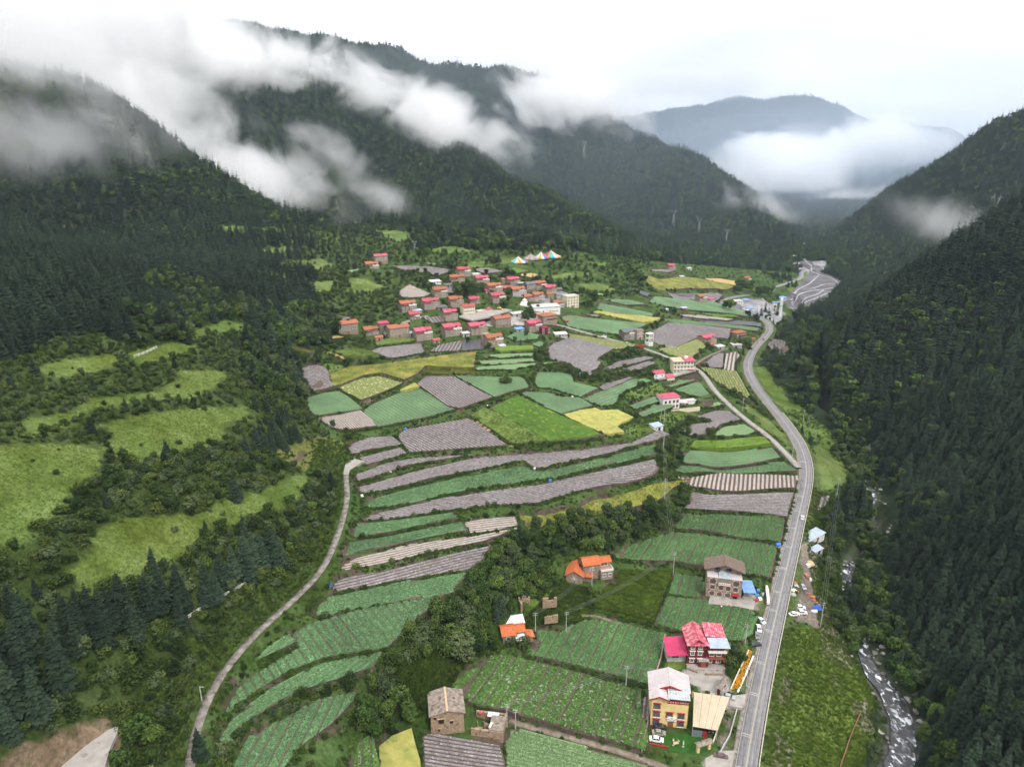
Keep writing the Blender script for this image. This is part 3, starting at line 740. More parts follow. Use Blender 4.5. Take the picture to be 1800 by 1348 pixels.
class MB:
    """collects shapes for one mesh"""
    def __init__(s): s.v = []; s.f = []; s.m = []
    def add(s, V, Fs, m=0):
        o = len(s.v); s.v += [tuple(p) for p in V]
        for f in Fs: s.f.append(tuple(i + o for i in f)); s.m.append(m)
    def box(s, x0, x1, y0, y1, z0, z1, m=0, top=0.0):
        t = top
        V = [(x0,y0,z0),(x1,y0,z0),(x1,y1,z0),(x0,y1,z0),(x0+t,y0+t,z1),(x1-t,y0+t,z1),(x1-t,y1-t,z1),(x0+t,y1-t,z1)]
        s.add(V, [(0,3,2,1),(4,5,6,7),(0,1,5,4),(1,2,6,5),(2,3,7,6),(3,0,4,7)], m); return s
    def tube(s, p, q, r0, r1=None, n=6, m=0):
        r1 = r0 if r1 is None else r1
        p, q = Vector(p), Vector(q); d = (q - p).normalized()
        a = d.orthogonal().normalized(); b = d.cross(a)
        V = []
        for k in range(n):
            t = 2 * math.pi * k / n; e = a * math.cos(t) + b * math.sin(t)
            V += [p + e * r0, q + e * r1]
        Fs = [(2*k, 2*((k+1) % n), 2*((k+1) % n)+1, 2*k+1) for k in range(n)]
        Fs += [tuple(2*k+1 for k in range(n)), tuple(2*k for k in reversed(range(n)))]
        s.add(V, Fs, m); return s
    def slab(s, P, th, m=0):
        """closed slab: quad P (counter-clockwise from above) with thickness th downward"""
        V = [Vector(p) for p in P]; n = len(V)
        W = V + [p - Vector((0, 0, th)) for p in V]
        Fs = [tuple(range(n)), tuple(range(2*n-1, n-1, -1))] + [(i, n+i, n+(i+1) % n, (i+1) % n) for i in range(n)]
        s.add(W, Fs, m); return s
    def gable(s, x0, x1, y0, y1, z0, z1, axis='x', m=0):
        """triangular prism closing a gable, ridge along axis"""
        if axis == 'x':
            ym = (y0 + y1) / 2
            V = [(x0,y0,z0),(x1,y0,z0),(x1,y1,z0),(x0,y1,z0),(x0,ym,z1),(x1,ym,z1)]
            s.add(V, [(0,1,5,4),(2,3,4,5),(0,4,3),(1,2,5),(0,3,2,1)], m)
        else:
            xm = (x0 + x1) / 2
            V = [(x0,y0,z0),(x1,y0,z0),(x1,y1,z0),(x0,y1,z0),(xm,y0,z1),(xm,y1,z1)]
            s.add(V, [(0,4,5,3),(1,2,5,4),(0,1,4),(2,3,5),(0,3,2,1)], m)
        return s
    def build(s, name, mats, parent=None, loc=None, rz=0.0, smooth=False):
        if not isinstance(mats, (list, tuple)): mats = [mats]
        me = bpy.data.meshes.new(name); me.from_pydata(s.v, [], s.f)
        for m in mats: me.materials.append(m)
        me.polygons.foreach_set('material_index', s.m)
        if smooth: me.polygons.foreach_set('use_smooth', [True] * len(s.f))
        me.update()
        o = link(name, me, parent)
        if loc is not None: o.location = loc
        o.rotation_euler = (0, 0, rz)
        return o

# ------------------------------------------------------------------ the ground sheet
PXG, PYG, TG = project(XX, YY, ZZ)
FOREST, HILL, GRASS, SOIL = (.020,.032,.014), (.045,.068,.016), (.048,.082,.018), (.075,.056,.042)
col = np.zeros(XX.shape + (3,))
col[:] = FOREST
jx, jy = 5 * fbm(XX / 14, YY / 14, 61, 3), 5 * fbm(XX / 14, YY / 14, 67, 3)
PXJ, PYJ, _ = project(XX + jx, YY + jy, ZZ)
riv_side = XX - np.interp(YY, RIVER[:, 1], RIVER[:, 0])
left = (PXJ < 720) & (PYJ > 395)
col[left] = HILL
FIELDAREA = [(560,640),(600,560),(640,470),(720,440),(1000,440),(1180,462),(1400,480),(1430,520),(1380,560),(1350,600),(1330,650),(1440,800),(1480,870),(1440,1000),(1540,1200),(1520,1400),(330,1400),(400,1180),(560,1030),(610,860),(590,780),(540,740)]
fa = inside(np.array(FIELDAREA), PXJ, PYJ) & (YY < 1300)
col[fa] = GRASS
near_f = np.zeros(XX.shape, bool)
ff = FID >= 0
g = ff.copy()
for k in range(1):
    h = g.copy()
    h[1:] |= g[:-1]; h[:-1] |= g[1:]; h[:, 1:] |= g[:, :-1]; h[:, :-1] |= g[:, 1:]
    g = h
soilmask = g & ~ff & (fbm(XX / 6, YY / 6, 77, 3) > 0.12)
for poly, t in MEADOWS:
    m = inside(np.array(poly), PXJ, PYJ) & (YY < 1300)
    col[m] = [(.098,.142,.028),(.105,.15,.036),(.125,.135,.034),(.085,.13,.025),(.105,.155,.026),(.026,.060,.010)][t]
col[soilmask] = SOIL
for poly, t in BARE:
    m = inside(np.array(poly), PXJ * .35 + PXG * .65, PYJ * .35 + PYG * .65) & (YY < 1300)
    col[m] = [(.2,.14,.095),(.21,.175,.145),(.36,.33,.3),(.10,.072,.05),(.36,.26,.12),(.25,.245,.25),(.185,.16,.125)][t]
rw = 2.0 + 4.0 * np.clip((265 - YY) / 40, 0, 1)
col[RIVD < rw] = (.11,.105,.10)
col[(RIVD >= rw) & (RIVD < rw + 3)] = (.05,.065,.03)
dR, _ = line_dist(ROAD, XX, YY)
col[(dR > 4.2) & (dR < 7.5) & (riv_side < -30)] = (.07,.095,.03)
scree = inside(np.array([(1500,800),(1560,760),(1570,765),(1530,790),(1505,810)]), PXJ, PYJ)
col[scree] = (.12,.105,.11)
col[ff] = SOIL
nx, ny = len(GX), len(GY)
idx = np.arange(nx * ny).reshape(ny, nx)
quads = np.stack([idx[:-1, :-1], idx[:-1, 1:], idx[1:, 1:], idx[1:, :-1]], -1).reshape(-1, 4)
# leave out what lies far outside the view
cxm = (XX[:-1, :-1] + XX[1:, 1:]).ravel() / 2; cym = (YY[:-1, :-1] + YY[1:, 1:]).ravel() / 2
keep = np.abs(cxm) < 1.05 * cym + 260
me = np_mesh("ground", np.stack([XX.ravel(), YY.ravel(), ZZ.ravel()], 1), quads[keep], mats=[MT['ground']], smooth=True)
at = me.color_attributes.new("tint", 'FLOAT_COLOR', 'POINT')
at.data.foreach_set('color', np.concatenate([col.reshape(-1, 3), np.ones((nx * ny, 1))], 1).astype(np.float32).ravel())
link("ground", me, kind='structure')

# ------------------------------------------------------------------ fields
def clip_rows(P2, v):
    """sorted crossings of the outline with the line v = const in the row frame"""
    n = len(P2); xs = []
    for i in range(n):
        a, b = P2[i], P2[(i + 1) % n]
        if (a[1] > v) != (b[1] > v):
            xs.append(a[0] + (b[0] - a[0]) * (v - a[1]) / (b[1] - a[1]))
    return sorted(xs)
NAMES = dict(film='mulched_field', straw='mulched_field', strip='mulched_field', tarp='film_covered_field', cabbage='cabbage_field', greens='cabbage_field', kale='cabbage_field',
             lettuce='cabbage_field', bright='rapeseed_field', wheat='barley_field', stubble='stubble_field', grain='barley_field', maize='maize_field', meadow='meadow',
             tallgrass='grass_plot', potato='potato_field')
BEDMAT = dict(film='film', straw='film2', strip='film2', tarp='tarp', cabbage='cabbage', greens='greens', kale='kale', lettuce='lettuce', bright='bright', potato='potato')
HGT = dict(wheat=.9, stubble=.1, grain=.8, maize=1.7, meadow=.25, tallgrass=.9, potato=.35, bright=.2)
PLANTS = []          # x, y, z, kind for nearby crop plants
n_beds = 0
for fi, f in enumerate(F):
    P = f['P']; kind = f['kind']; dist = f['dist']
    seg = 5.0 if dist < 500 else 9.0
    B = []
    for a, b in zip(P, np.roll(P, -1, 0)):
        k = max(1, int(np.linalg.norm(b - a) / seg))
        for i in range(k):
            q = a + (b - a) * i / k
            if kind not in ('tarp',): q = q + np.array([fbm(q[:1] / 6, q[1:] / 6, 91, 2)[0], fbm(q[:1] / 6, q[1:] / 6, 95, 2)[0]]) * (.7 if dist < 500 else 1.2)
            B.append(q)
    B = np.array(B)
    step = max(seg, np.ptp(P, axis=0).max() / 40)
    gx, gy = np.meshgrid(np.arange(P[:, 0].min(), P[:, 0].max(), step), np.arange(P[:, 1].min(), P[:, 1].max(), step))
    m = inside(B, gx, gy); I = np.stack([gx[m], gy[m]], 1)
    if len(I):
        dd = ((I[:, None] - B[None]) ** 2).sum(-1).min(1); I = I[dd > (seg * .5) ** 2]
    pts = [Vector(p) for p in B] + [Vector(p) for p in I]
    nb = len(B)
    res = delaunay_2d_cdt(pts, [], [list(range(nb))], 1, 1e-4)
    vv = np.array([tuple(p) for p in res[0]])
    hh = HGT.get(kind, 0.0) if not f['rows'] else 0.0
    lift = 0.05 + max(0, dist - 450) * .0012
    zz = field_z(f, vv[:, 0], vv[:, 1]) + lift + hh
    if hh > .5: zz += .25 * fbm(vv[:, 0] / 3, vv[:, 1] / 3, 33, 2)
    ground_m = MT['soil'] if f['rows'] else MT[BEDMAT.get(kind, kind)]
    if kind in ('cabbage', 'greens') and f['rows'] is None: ground_m = MT['cabbage']
    orig = res[3]
    inv = {}
    for j, o_ in enumerate(orig):
        for k in o_: inv.setdefault(k, j)
    ring = [inv.get(k) for k in range(nb)]
    ring = [k for i, k in enumerate(ring) if k is not None and k != ring[i - 1]]
    V = np.concatenate([np.column_stack([vv, zz]), np.column_stack([vv[ring], zz[ring] - 2.6 - hh])])
    nV = len(vv); nr = len(ring)
    faces = [tuple(t) for t in res[2]]
    fix = []
    for t in faces:
        a, b, c = vv[t[0]], vv[t[1]], vv[t[2]]
        fix.append(t if (b[0]-a[0])*(c[1]-a[1])-(b[1]-a[1])*(c[0]-a[0]) > 0 else t[::-1])
    sk = [(ring[(i + 1) % nr], ring[i], nV + i, nV + (i + 1) % nr) for i in range(nr)]
    me = bpy.data.meshes.new(NAMES[kind]); me.from_pydata([tuple(p) for p in V], [], fix + sk)
    me.materials.append(ground_m); me.materials.append(MT['soil'] if hh < .5 else ground_m)
    me.polygons.foreach_set('material_index', [0] * len(fix) + [1] * nr)
    me.update()
    fo = link(NAMES[kind], me, kind='structure')
    f['obj'] = fo
    if not f['rows']: continue
    # beds or strips along the rows
    rc = cast(f['rows'])[:, :2]; d = rc[1] - rc[0]; d /= np.linalg.norm(d)
    e = np.array([-d[1], d[0]])
    P2 = np.stack([(P - f['c']) @ d, (P - f['c']) @ e], 1)
    sp = f['sp']; ff_ = .945 if dist > 430 else .9
    w = sp * {'film': .62, 'straw': .66, 'strip': .6, 'tarp': .93}.get(kind, ff_ if sp < 3 else max(ff_, .92))
    if kind == 'bright': w = sp * .7
    single = sp * FPX / dist > 9.0 and n_beds < 900
    hgt = {'film': .16, 'straw': .16, 'strip': .16, 'tarp': .2, 'potato': .45, 'bright': .5}.get(kind, .38 if dist < 430 else .2)
    acc = MB()
    mname = 'crop_bed' if kind not in ('film', 'straw', 'tarp', 'strip') else 'film_strip'
    bm_ = MT[BEDMAT[kind]]
    v = P2[:, 1].min() + sp * .5 + random.uniform(0, sp * .3)
    while v < P2[:, 1].max():
        lo_, mid_, hi_ = clip_rows(P2, v - w / 2), clip_rows(P2, v), clip_rows(P2, v + w / 2)
        if len(mid_) >= 2 and len(mid_) % 2 == 0:
            for k in range(0, len(mid_), 2):
                a0, a1 = mid_[k], mid_[k + 1]
                def ends(L):
                    if len(L) == len(mid_): return L[k], L[k + 1]
                    return a0, a1
                l0, l1 = ends(lo_); h0, h1 = ends(hi_)
                if min(a1 - a0, l1 - l0, h1 - h0) < 2.0 or max(abs(l0 - a0), abs(l1 - a1), abs(h0 - a0), abs(h1 - a1)) > 12: 
                    l0, l1, h0, h1 = a0, a1, a0, a1
                if a1 - a0 < 2.5: continue
                ns = max(2, int((a1 - a0) / (4.0 if dist < 450 else 8.0)) + 1)
                s = np.linspace(.012, .988, ns)
                wob = .10 * sp * fbm((a0 + s * (a1 - a0)) / 14 + v * .01, np.full(ns, v / 9), 13, 2)
                cs = []
                for (u0, u1, dv, dz) in ((l0, l1, -w/2, -.05), (l0, l1, -w*.36, hgt), (h0, h1, w*.36, hgt), (h0, h1, w/2, -.05)):
                    u_ = u0 + s * (u1 - u0); vv_ = v + dv + wob
                    x = f['c'][0] + u_ * d[0] + vv_ * e[0]; y = f['c'][1] + u_ * d[1] + vv_ * e[1]
                    cs.append(np.stack([x, y, field_z(f, x, y) + lift + dz + (.06 * fbm(x / 1.3, y / 1.3, 3, 2) if dz > 0 else 0)], 1))
                V = np.stack(cs, 1).reshape(-1, 3)
                Fs = []
                for i in range(ns - 1):
                    o0, o1 = i * 4, i * 4 + 4
                    for j in range(3): Fs.append((o0 + j, o0 + j + 1, o1 + j + 1, o1 + j)[::-1])
                Fs.append((0, 1, 2, 3)); Fs.append(tuple((ns - 1) * 4 + q for q in (3, 2, 1, 0)))
                if single:
                    mb = MB(); mb.add(V, Fs); mb.build(mname, bm_, fo); n_beds += 1
                else: acc.add(V, Fs)
                if kind in ('cabbage', 'greens', 'kale', 'lettuce') and dist < 430:
                    L = a1 - a0; nrow = max(2, int(w / .62)); npl = int(L / .62)
                    su = (np.arange(npl) + .5) / npl
                    for j in range(nrow):
                        dv = (j + .5) / nrow * w * .86 - w * .43
                        u_ = a0 + su * L + rng.normal(0, .06, npl); vv_ = v + dv + rng.normal(0, .05, npl)
                        x = f['c'][0] + u_ * d[0] + vv_ * e[0]; y = f['c'][1] + u_ * d[1] + vv_ * e[1]
                        keep_ = (rng.random(npl) < {'kale': .6, 'lettuce': .9}.get(kind, .85)) & inside(P, x, y)
                        PLANTS.append(np.stack([x[keep_], y[keep_], field_z(f, x[keep_], y[keep_]) + lift + hgt - .06, np.full(keep_.sum(), {'cabbage': 0, 'greens': 1, 'kale': 2, 'lettuce': 3}[kind])], 1))
        v += sp
    if acc.v:
        so = acc.build(mname + 's', bm_, fo); so['kind'] = 'stuff'
print('beds', n_beds, 'plants', sum(len(p) for p in PLANTS))

# ------------------------------------------------------------------ roads, lanes, paths
def ribbon(name, L, w0, w1, m, dz, parent=None, kind=None, th=.25, uv=None):
    d = np.gradient(L[:, :2], axis=0); d /= np.linalg.norm(d, axis=1)[:, None]
    nrm = np.stack([d[:, 1], -d[:, 0]], 1)             # to the right of travel
    A = L[:, :2] + nrm * (w0 if np.ndim(w0) == 0 else np.asarray(w0)[:, None]); B = L[:, :2] + nrm * (w1 if np.ndim(w1) == 0 else np.asarray(w1)[:, None])
    z = L[:, 2] + dz
    n = len(L)
    V = np.concatenate([np.column_stack([A, z]), np.column_stack([B, z]), np.column_stack([A, z - th]), np.column_stack([B, z - th])])
    i = np.arange(n - 1)
    Q = np.concatenate([np.stack([i, n + i, n + i + 1, i + 1], 1), np.stack([i + 1, 2*n + i + 1, 2*n + i, i], 1), np.stack([n + i, 3*n + i, 3*n + i + 1, n + i + 1], 1)])
    return link(name, np_mesh(name, V, Q, mats=[m]), parent, kind)
road = ribbon('road', ROAD, -3.4, 3.4, MT['asphalt'], .02, kind='structure', th=.6)
ribbon('edge_line', ROAD, -3.16, -3.02, MT['white'], .028, road, th=.006)
ribbon('edge_line', ROAD, 3.02, 3.16, MT['white'], .028, road, th=.006)
ribbon('centre_line', ROAD, -.11, .11, MT['cream'], .028, road, th=.006)
seal = mat("crack_sealant", (.09,.09,.095), None)
L = ROAD.copy(); wv = .5 * fbm(np.arange(len(L)) / 3.0, np.zeros(len(L)), 5, 3)
k0 = 0
while k0 < len(L) - 8:
    n_ = random.randint(5, 14)
    for off in (-1.6, 1.6):
        if random.random() < .75: ribbon('crack_seal', L[k0:k0 + n_], off + wv[k0:k0 + n_] - .05, off + wv[k0:k0 + n_] + .06, seal, .0275, road, th=.005)
    k0 += n_ + random.randint(1, 4)
worn = mat("worn_asphalt", (.165,.158,.16), (.215,.207,.208), .5, .85, patch=.1, pscale=.06)
for off in (-2.35, -.85, .85, 2.35):
    ribbon('tyre_track', ROAD, off - .28 + .06 * fbm(np.arange(len(ROAD)) / 9.0, np.full(len(ROAD), off), 3, 2), off + .28 + .08 * fbm(np.arange(len(ROAD)) / 7.0, np.full(len(ROAD), off), 6, 2), worn, .0225, road, th=.002)
_e = np.arange(len(ROAD)) / 4.0
ribbon('road_shoulder', ROAD, -4.7 + .7 * fbm(_e, _e * 0, 4, 3), -3.35, mat("dusty_shoulder", (.17,.145,.12), (.30,.265,.23), .5, .95, .03, 4, c3=(.09,.10,.04), s3=.7), -.01, kind='structure', th=.5)
ribbon('far_road', FARROAD, -4, 4, MT['asphalt'], .1, kind='structure', th=.6)
for ax, ay in [(1301,1345),(1308,1290),(1325,1218),(1340,1161),(1352,1107),(1361,1072),(1370,1037),(1379,997),(1387,960),(1393,925),(1399,897),(1406,871),(1409,845),(1408,809),(1385,762),(1372,742),(1358,722),(1345,705),(1333,690),(1326,676),(1320,663),(1316,650),(1316,638),(1320,625),(1326,614)]:
    c = cast([(ax, ay)])[0]
    j = int(((ROAD[:, 0] - c[0]) ** 2 + (ROAD[:, 1] - c[1]) ** 2).argmin())
    j = min(max(j, 1), len(ROAD) - 2)
    t = ROAD[j + 1] - ROAD[j - 1]; t /= np.linalg.norm(t[:2]); nn = np.array([t[1], -t[0], 0])
    for o_ in (-.5, .5):
        mb = MB(); p = ROAD[j] + np.array([t[0], t[1], 0]) * o_
        q = [p - nn * 2.95, p - nn * .2]
        h = np.array([t[0], t[1], 0]) * .12
        V = [q[0] - h, q[1] - h, q[1] + h, q[0] + h]
        mb.slab([(a[0], a[1], ROAD[j, 2] + .030) for a in V], .006)
        mb.build('rumble_bar', MT['white'], road)
# low concrete parapet and retaining wall on the river side
par = mat("parapet_concrete", (.42,.38,.32), (.54,.50,.43), 1.2, .9, .02, 4, c3=(.28,.25,.21), s3=.8)
sel = (ROAD[:, 1] < 500)
Lp = ROAD[sel]
wall = ribbon('parapet_wall', Lp, 3.6, 3.95, par, .75, th=4.5)
tag(wall, "long low cream concrete parapet along the river side of the road", "wall")
sel = (ROAD[:, 1] > 520) & (ROAD[:, 1] < 830) & (ROAD[:, 0] < 330)
rail = ribbon('guard_rail', ROAD[sel], 3.65, 3.73, mat("galvanised_steel", (.5,.5,.5), None, rough=.5, metal=.6), .75, th=.35)
tag(rail, "grey steel guard rail round the outside of the road bends", "guard rail")
lane = ribbon('dirt_lane', LANE, -1.25, 1.25, MT['lane'], .04, kind='structure', th=.5)
ribbon('village_lane', LANE2, -1.9, 1.9, MT['concrete'], .04, kind='structure', th=.5)
ribbon('side_lane', LANE3, -1.3, 1.3, MT['earthpath'], .04, kind='structure', th=.5)
ribbon('footpath', PATH1, -.7, .7, MT['earthpath'], .04, kind='structure', th=.5)
ribbon('footpath', PATH2, -1.2, 1.2, MT['earthpath'], .04, kind='structure', th=.5)
sel = (LANE2[:, 1] > 330) & (LANE2[:, 1] < 640)
lw = ribbon('lane_wall', LANE2[sel], -2.5, -2.15, mat("grey_stone", (.2,.18,.16), (.32,.29,.26), 1.2, .9, .05, 4), .5, th=1.5)
tag(lw, "low grey stone wall along the lane down from the village", "wall")
# turning place at the lane's head, concrete pads
def pad(name, px, m, dz=.05, dx=0):
    c = cast(px); P = c[:, :2]
    z = float(np.median(H(P[:, 0], P[:, 1]))) + .7 if name == 'concrete_yard' else H(P[:, 0], P[:, 1]).max() + dz
    mb = MB()
    a = sum(P[i][0] * P[(i+1) % len(P)][1] - P[(i+1) % len(P)][0] * P[i][1] for i in range(len(P)))
    if a < 0: P = P[::-1]
    mb.slab([(p[0], p[1], z) for p in P], 1.2); o = mb.build(name, m); o['kind'] = 'structure'
    return o
pad('turning_place', [(603,832),(607,815),(622,806),(641,816),(628,822),(615,828),(613,836)], MT['concrete'])
pad('concrete_yard', [(46,1372),(58,1352),(104,1322),(150,1306),(194,1297),(213,1300),(212,1316),(200,1342),(188,1375)], MT['concrete'])
pad('forecourt', [(1240,1332),(1266,1320),(1292,1322),(1284,1362),(1240,1362)], MT['concrete'])
pad('driveway', [(1268,1236),(1282,1222),(1312,1222),(1307,1247),(1275,1240)], MT['concrete'])
pad('house_yard', [(1205,1195),(1208,1167),(1272,1168),(1276,1190),(1262,1218),(1218,1203)], MT['concrete'])
pad('stone_house_yard', [(1245,1062),(1248,1048),(1303,1050),(1310,1040),(1330,1045),(1325,1072),(1300,1066)], MT['concrete'])
pad('school_yard', [(806,560),(830,545),(880,548),(900,556),(860,568),(830,572)], MT['concrete'], .2)
pad('guesthouse_yard', [(1152,664),(1222,655),(1222,662),(1180,666)], MT['concrete'])

# ------------------------------------------------------------------ river
_win = np.maximum.reduce([np.exp(-((RIVER[:, 1] - c_) / 14) ** 2) for c_ in (325, 396, 545)])
bankw = 1.9 + 1.6 * _win + 2.4 * np.clip((265 - RIVER[:, 1]) / 40, 0, 1) + 1.2 * fbm(RIVER[:, 1] / 20, RIVER[:, 1] * 0, 7, 2) * .7
ys = RIVER
d = np.gradient(ys[:, :2], axis=0); d /= np.linalg.norm(d, axis=1)[:, None]
nr_ = np.stack([d[:, 1], -d[:, 0]], 1)
ss = np.linspace(-1, 1, 9)
bl_, br_ = bankw * (1 + .35 * fbm(ys[:, 1] / 7, ys[:, 1] * 0 + 3, 71, 2)), bankw * (1 + .35 * fbm(ys[:, 1] / 7, ys[:, 1] * 0 + 9, 73, 2))
V = np.concatenate([np.column_stack([ys[:, :2] + nr_ * ((br_ if s > 0 else bl_) * s)[:, None], ys[:, 2] + .25 * fbm(ys[:, 0] / 3 + s * 3, ys[:, 1] / 3, 8, 3)]) for s in ss])
n = len(ys); i = np.arange(n - 1)
Q = np.concatenate([np.stack([k * n + i, (k + 1) * n + i, (k + 1) * n + i + 1, k * n + i + 1], 1) for k in range(8)])
link('river', np_mesh('river', V, Q, mats=[MT['river']], smooth=True), kind='structure')
# the wide gravel bed far up the valley with its braids
bed = cast([(1378,534),(1385,520),(1398,508),(1412,494),(1424,478),(1438,478),(1462,486),(1480,494),(1478,506),(1462,520),(1450,535),(1420,548),(1395,545)])
c0 = bed[:, :2].mean(0)
mb = MB()
P = bed[:, :2]
zb = float(np.median(bed[:, 2])) + .6
def bedz(p): return float(H(p[0], p[1])) + 1.0
poly = [Vector(p) for p in P]
gx, gy = np.meshgrid(np.linspace(P[:, 0].min(), P[:, 0].max(), 30), np.linspace(P[:, 1].min(), P[:, 1].max(), 30))
m = inside(P, gx, gy); I = np.stack([gx[m], gy[m]], 1)
res = delaunay_2d_cdt(poly + [Vector(p) for p in I], [], [list(range(len(poly)))], 1, 1e-4)
me = bpy.data.meshes.new('gravel_bed'); me.from_pydata([(p[0], p[1], bedz(p)) for p in res[0]], [], [tuple(t) for t in res[2]]); me.materials.append(MT['gravelbed']); me.update()
link('gravel_bed', me, kind='structure')
strm = mat("pale_stream", (.26,.255,.27), (.35,.34,.36), .2, .35)
for px in ([(1425,478),(1440,484),(1460,490),(1474,497),(1470,506),(1448,510),(1425,512),(1400,520),(1388,530)], [(1440,484),(1430,494),(1420,502),(1402,510),(1394,520)],
           [(1470,500),(1450,500),(1436,506),(1420,510)], [(1476,503),(1462,514),(1446,520),(1430,528),(1410,532)], [(1448,510),(1440,518),(1424,522),(1402,530)],
           [(1418,432),(1424,440),(1428,448),(1412,456),(1420,464),(1428,470),(1425,478)]):
    Lw = smooth_line(px, 5)
    Lw[:, 2] = H(Lw[:, 0], Lw[:, 1]) + 1.3
    ww = 1.5 + 1.1 * fbm(Lw[:, 1] / 20, Lw[:, 0] / 20, 9, 2)
    ribbon('stream', Lw, -ww, ww, strm, 0, kind='structure', th=.3)
_up = smooth_line([(1446,486),(1438,476),(1424,467),(1413,456),(1417,446),(1424,437),(1416,428)], 6); _up[:, 2] = H(_up[:, 0], _up[:, 1])
_uw = 11 + 5 * fbm(_up[:, 1] / 40, _up[:, 0] / 40, 19, 2)
ribbon('gravel_bed', _up, -_uw, _uw, MT['gravelbed'], .8, kind='structure', th=1.5)
# boulders along the rapids
def rock_mesh(seed):
    r = np.random.default_rng(seed)
    bm = bmesh.new(); bmesh.ops.create_icosphere(bm, subdivisions=1, radius=1)
    for v in bm.verts: v.co *= r.uniform(.7, 1.2); v.co.z *= .7
    me = bpy.data.meshes.new('boulder'); bm.to_mesh(me); bm.free(); me.materials.append(MT['rock']); return me
ROCKS = [rock_mesh(k) for k in range(5)]
# ------------------------------------------------------------------ scattering
def scatter(name, pts, rot, scl, var, sources, kind='stuff'):
    """one object of many copies: points carry turn, size and which source to use"""
    pts = np.asarray(pts, np.float32)
    me = bpy.data.meshes.new(name); me.vertices.add(len(pts)); me.vertices.foreach_set('co', pts.ravel())
    a = me.attributes.new('turn', 'FLOAT_VECTOR', 'POINT')
    r = np.zeros((len(pts), 3), np.float32); r[:, 2] = rot
    r[:, 0] = rng.normal(0, .04, len(pts)); r[:, 1] = rng.normal(0, .04, len(pts))
    a.data.foreach_set('vector', r.ravel())
    a = me.attributes.new('size', 'FLOAT_VECTOR', 'POINT'); a.data.foreach_set('vector', np.asarray(scl, np.float32).ravel())
    a = me.attributes.new('pick', 'INT', 'POINT'); a.data.foreach_set('value', np.asarray(var, np.int32))
    o = link(name, me, kind=kind)
    ng = bpy.data.node_groups.new(name, 'GeometryNodeTree')
    ng.interface.new_socket('Geometry', in_out='INPUT', socket_type='NodeSocketGeometry')
    ng.interface.new_socket('Geometry', in_out='OUTPUT', socket_type='NodeSocketGeometry')
    n, l = ng.nodes, ng.links
    gi, go = n.new('NodeGroupInput'), n.new('NodeGroupOutput')
    def attr(nm, t):
        q = n.new('GeometryNodeInputNamedAttribute'); q.data_type = t; q.inputs['Name'].default_value = nm; return q.outputs['Attribute']
    tv, sv, pk = attr('turn', 'FLOAT_VECTOR'), attr('size', 'FLOAT_VECTOR'), attr('pick', 'INT')
    join = n.new('GeometryNodeJoinGeometry')
    for k, src in enumerate(sources):
        cmp_ = n.new('FunctionNodeCompare'); cmp_.data_type = 'INT'; cmp_.operation = 'EQUAL'
        ii = [s for s in cmp_.inputs if s.type == 'INT']
        l.new(pk, ii[0]); ii[1].default_value = k
        oi = n.new('GeometryNodeObjectInfo'); oi.inputs['Object'].default_value = src; oi.inputs['As Instance'].default_value = True
        iop = n.new('GeometryNodeInstanceOnPoints')
        l.new(gi.outputs[0], iop.inputs['Points']); l.new(cmp_.outputs[0], iop.inputs['Selection'])
        l.new(oi.outputs['Geometry'], iop.inputs['Instance'])
        e2r = n.new('FunctionNodeEulerToRotation'); l.new(tv, e2r.inputs[0])
        l.new(e2r.outputs[0], iop.inputs['Rotation']); l.new(sv, iop.inputs['Scale'])
        l.new(iop.outputs[0], join.inputs[0])
    l.new(join.outputs[0], go.inputs[0])
    md = o.modifiers.new('spread', 'NODES'); md.node_group = ng
    return o
def src(name, me):
    return bpy.data.objects.new(name, me)          # never linked to the scene: only a source of copies

# ------------------------------------------------------------------ plants: leaf materials
LM = dict(
 spruce=mat("spruce_needles", (.0115,.0215,.0145), (.028,.046,.024), .9, .8, rnd=.42, patch=.38, pscale=.012, spec=.1),
 larch=mat("young_conifer_needles", (.035,.065,.026), (.06,.10,.034), .8, .8, rnd=.3, patch=.2, pscale=.015, spec=.1),
 broad=mat("broad_leaf", (.022,.048,.010), (.062,.108,.019), .7, .7, rnd=.5, patch=.4, pscale=.02, spec=.15),
 shrub=mat("shrub_leaf", (.022,.042,.009), (.058,.088,.017), .8, .75, rnd=.5, patch=.35, pscale=.025, spec=.12),
 willow=mat("grey_green_leaf", (.042,.066,.024), (.085,.115,.046), .8, .75, rnd=.3, spec=.12),
 hedge=mat("hedge_leaf", (.022,.048,.009), (.052,.092,.016), .9, .8, rnd=.4, spec=.1),
 bark=mat("bark", (.05,.04,.032), (.09,.075,.06), 4, .95), dead=mat("dead_needles", (.055,.034,.026), (.10,.065,.046), 2, .9, rnd=.2),
 tuft=mat("grass_blade", (.085,.128,.022), (.125,.165,.030), .2, .85, rnd=.35, spec=.1),
 flower=mat("orange_marigold", (.75,.30,.01), (.85,.42,.02), 2, .7),
)
def trunk_mesh(h, r, seed, m, limbs=0, lean=.02):
    q = random.Random(seed); mb = MB()
    P = [(0, 0, -1.2)]
    for k in range(1, 5): P.append((q.uniform(-lean, lean) * h * k / 4, q.uniform(-lean, lean) * h * k / 4, h * k / 4))
    for k in range(4): mb.tube(P[k], P[k + 1], r * (1 - .22 * k), r * (1 - .22 * (k + 1)), 6)
    for k in range(limbs):
        a = q.uniform(0, 6.28); z = h * q.uniform(.35, .8); L = h * q.uniform(.35, .6)
        b = P[min(4, int(z / h * 4))]
        mb.tube((b[0], b[1], z), (b[0] + math.cos(a) * L * .7, b[1] + math.sin(a) * L * .7, z + L * .6), r * .4, r * .12, 5)
    me = bpy.data.meshes.new('trunk'); me.from_pydata(mb.v, [], mb.f); me.materials.append(m); me.update(); return me
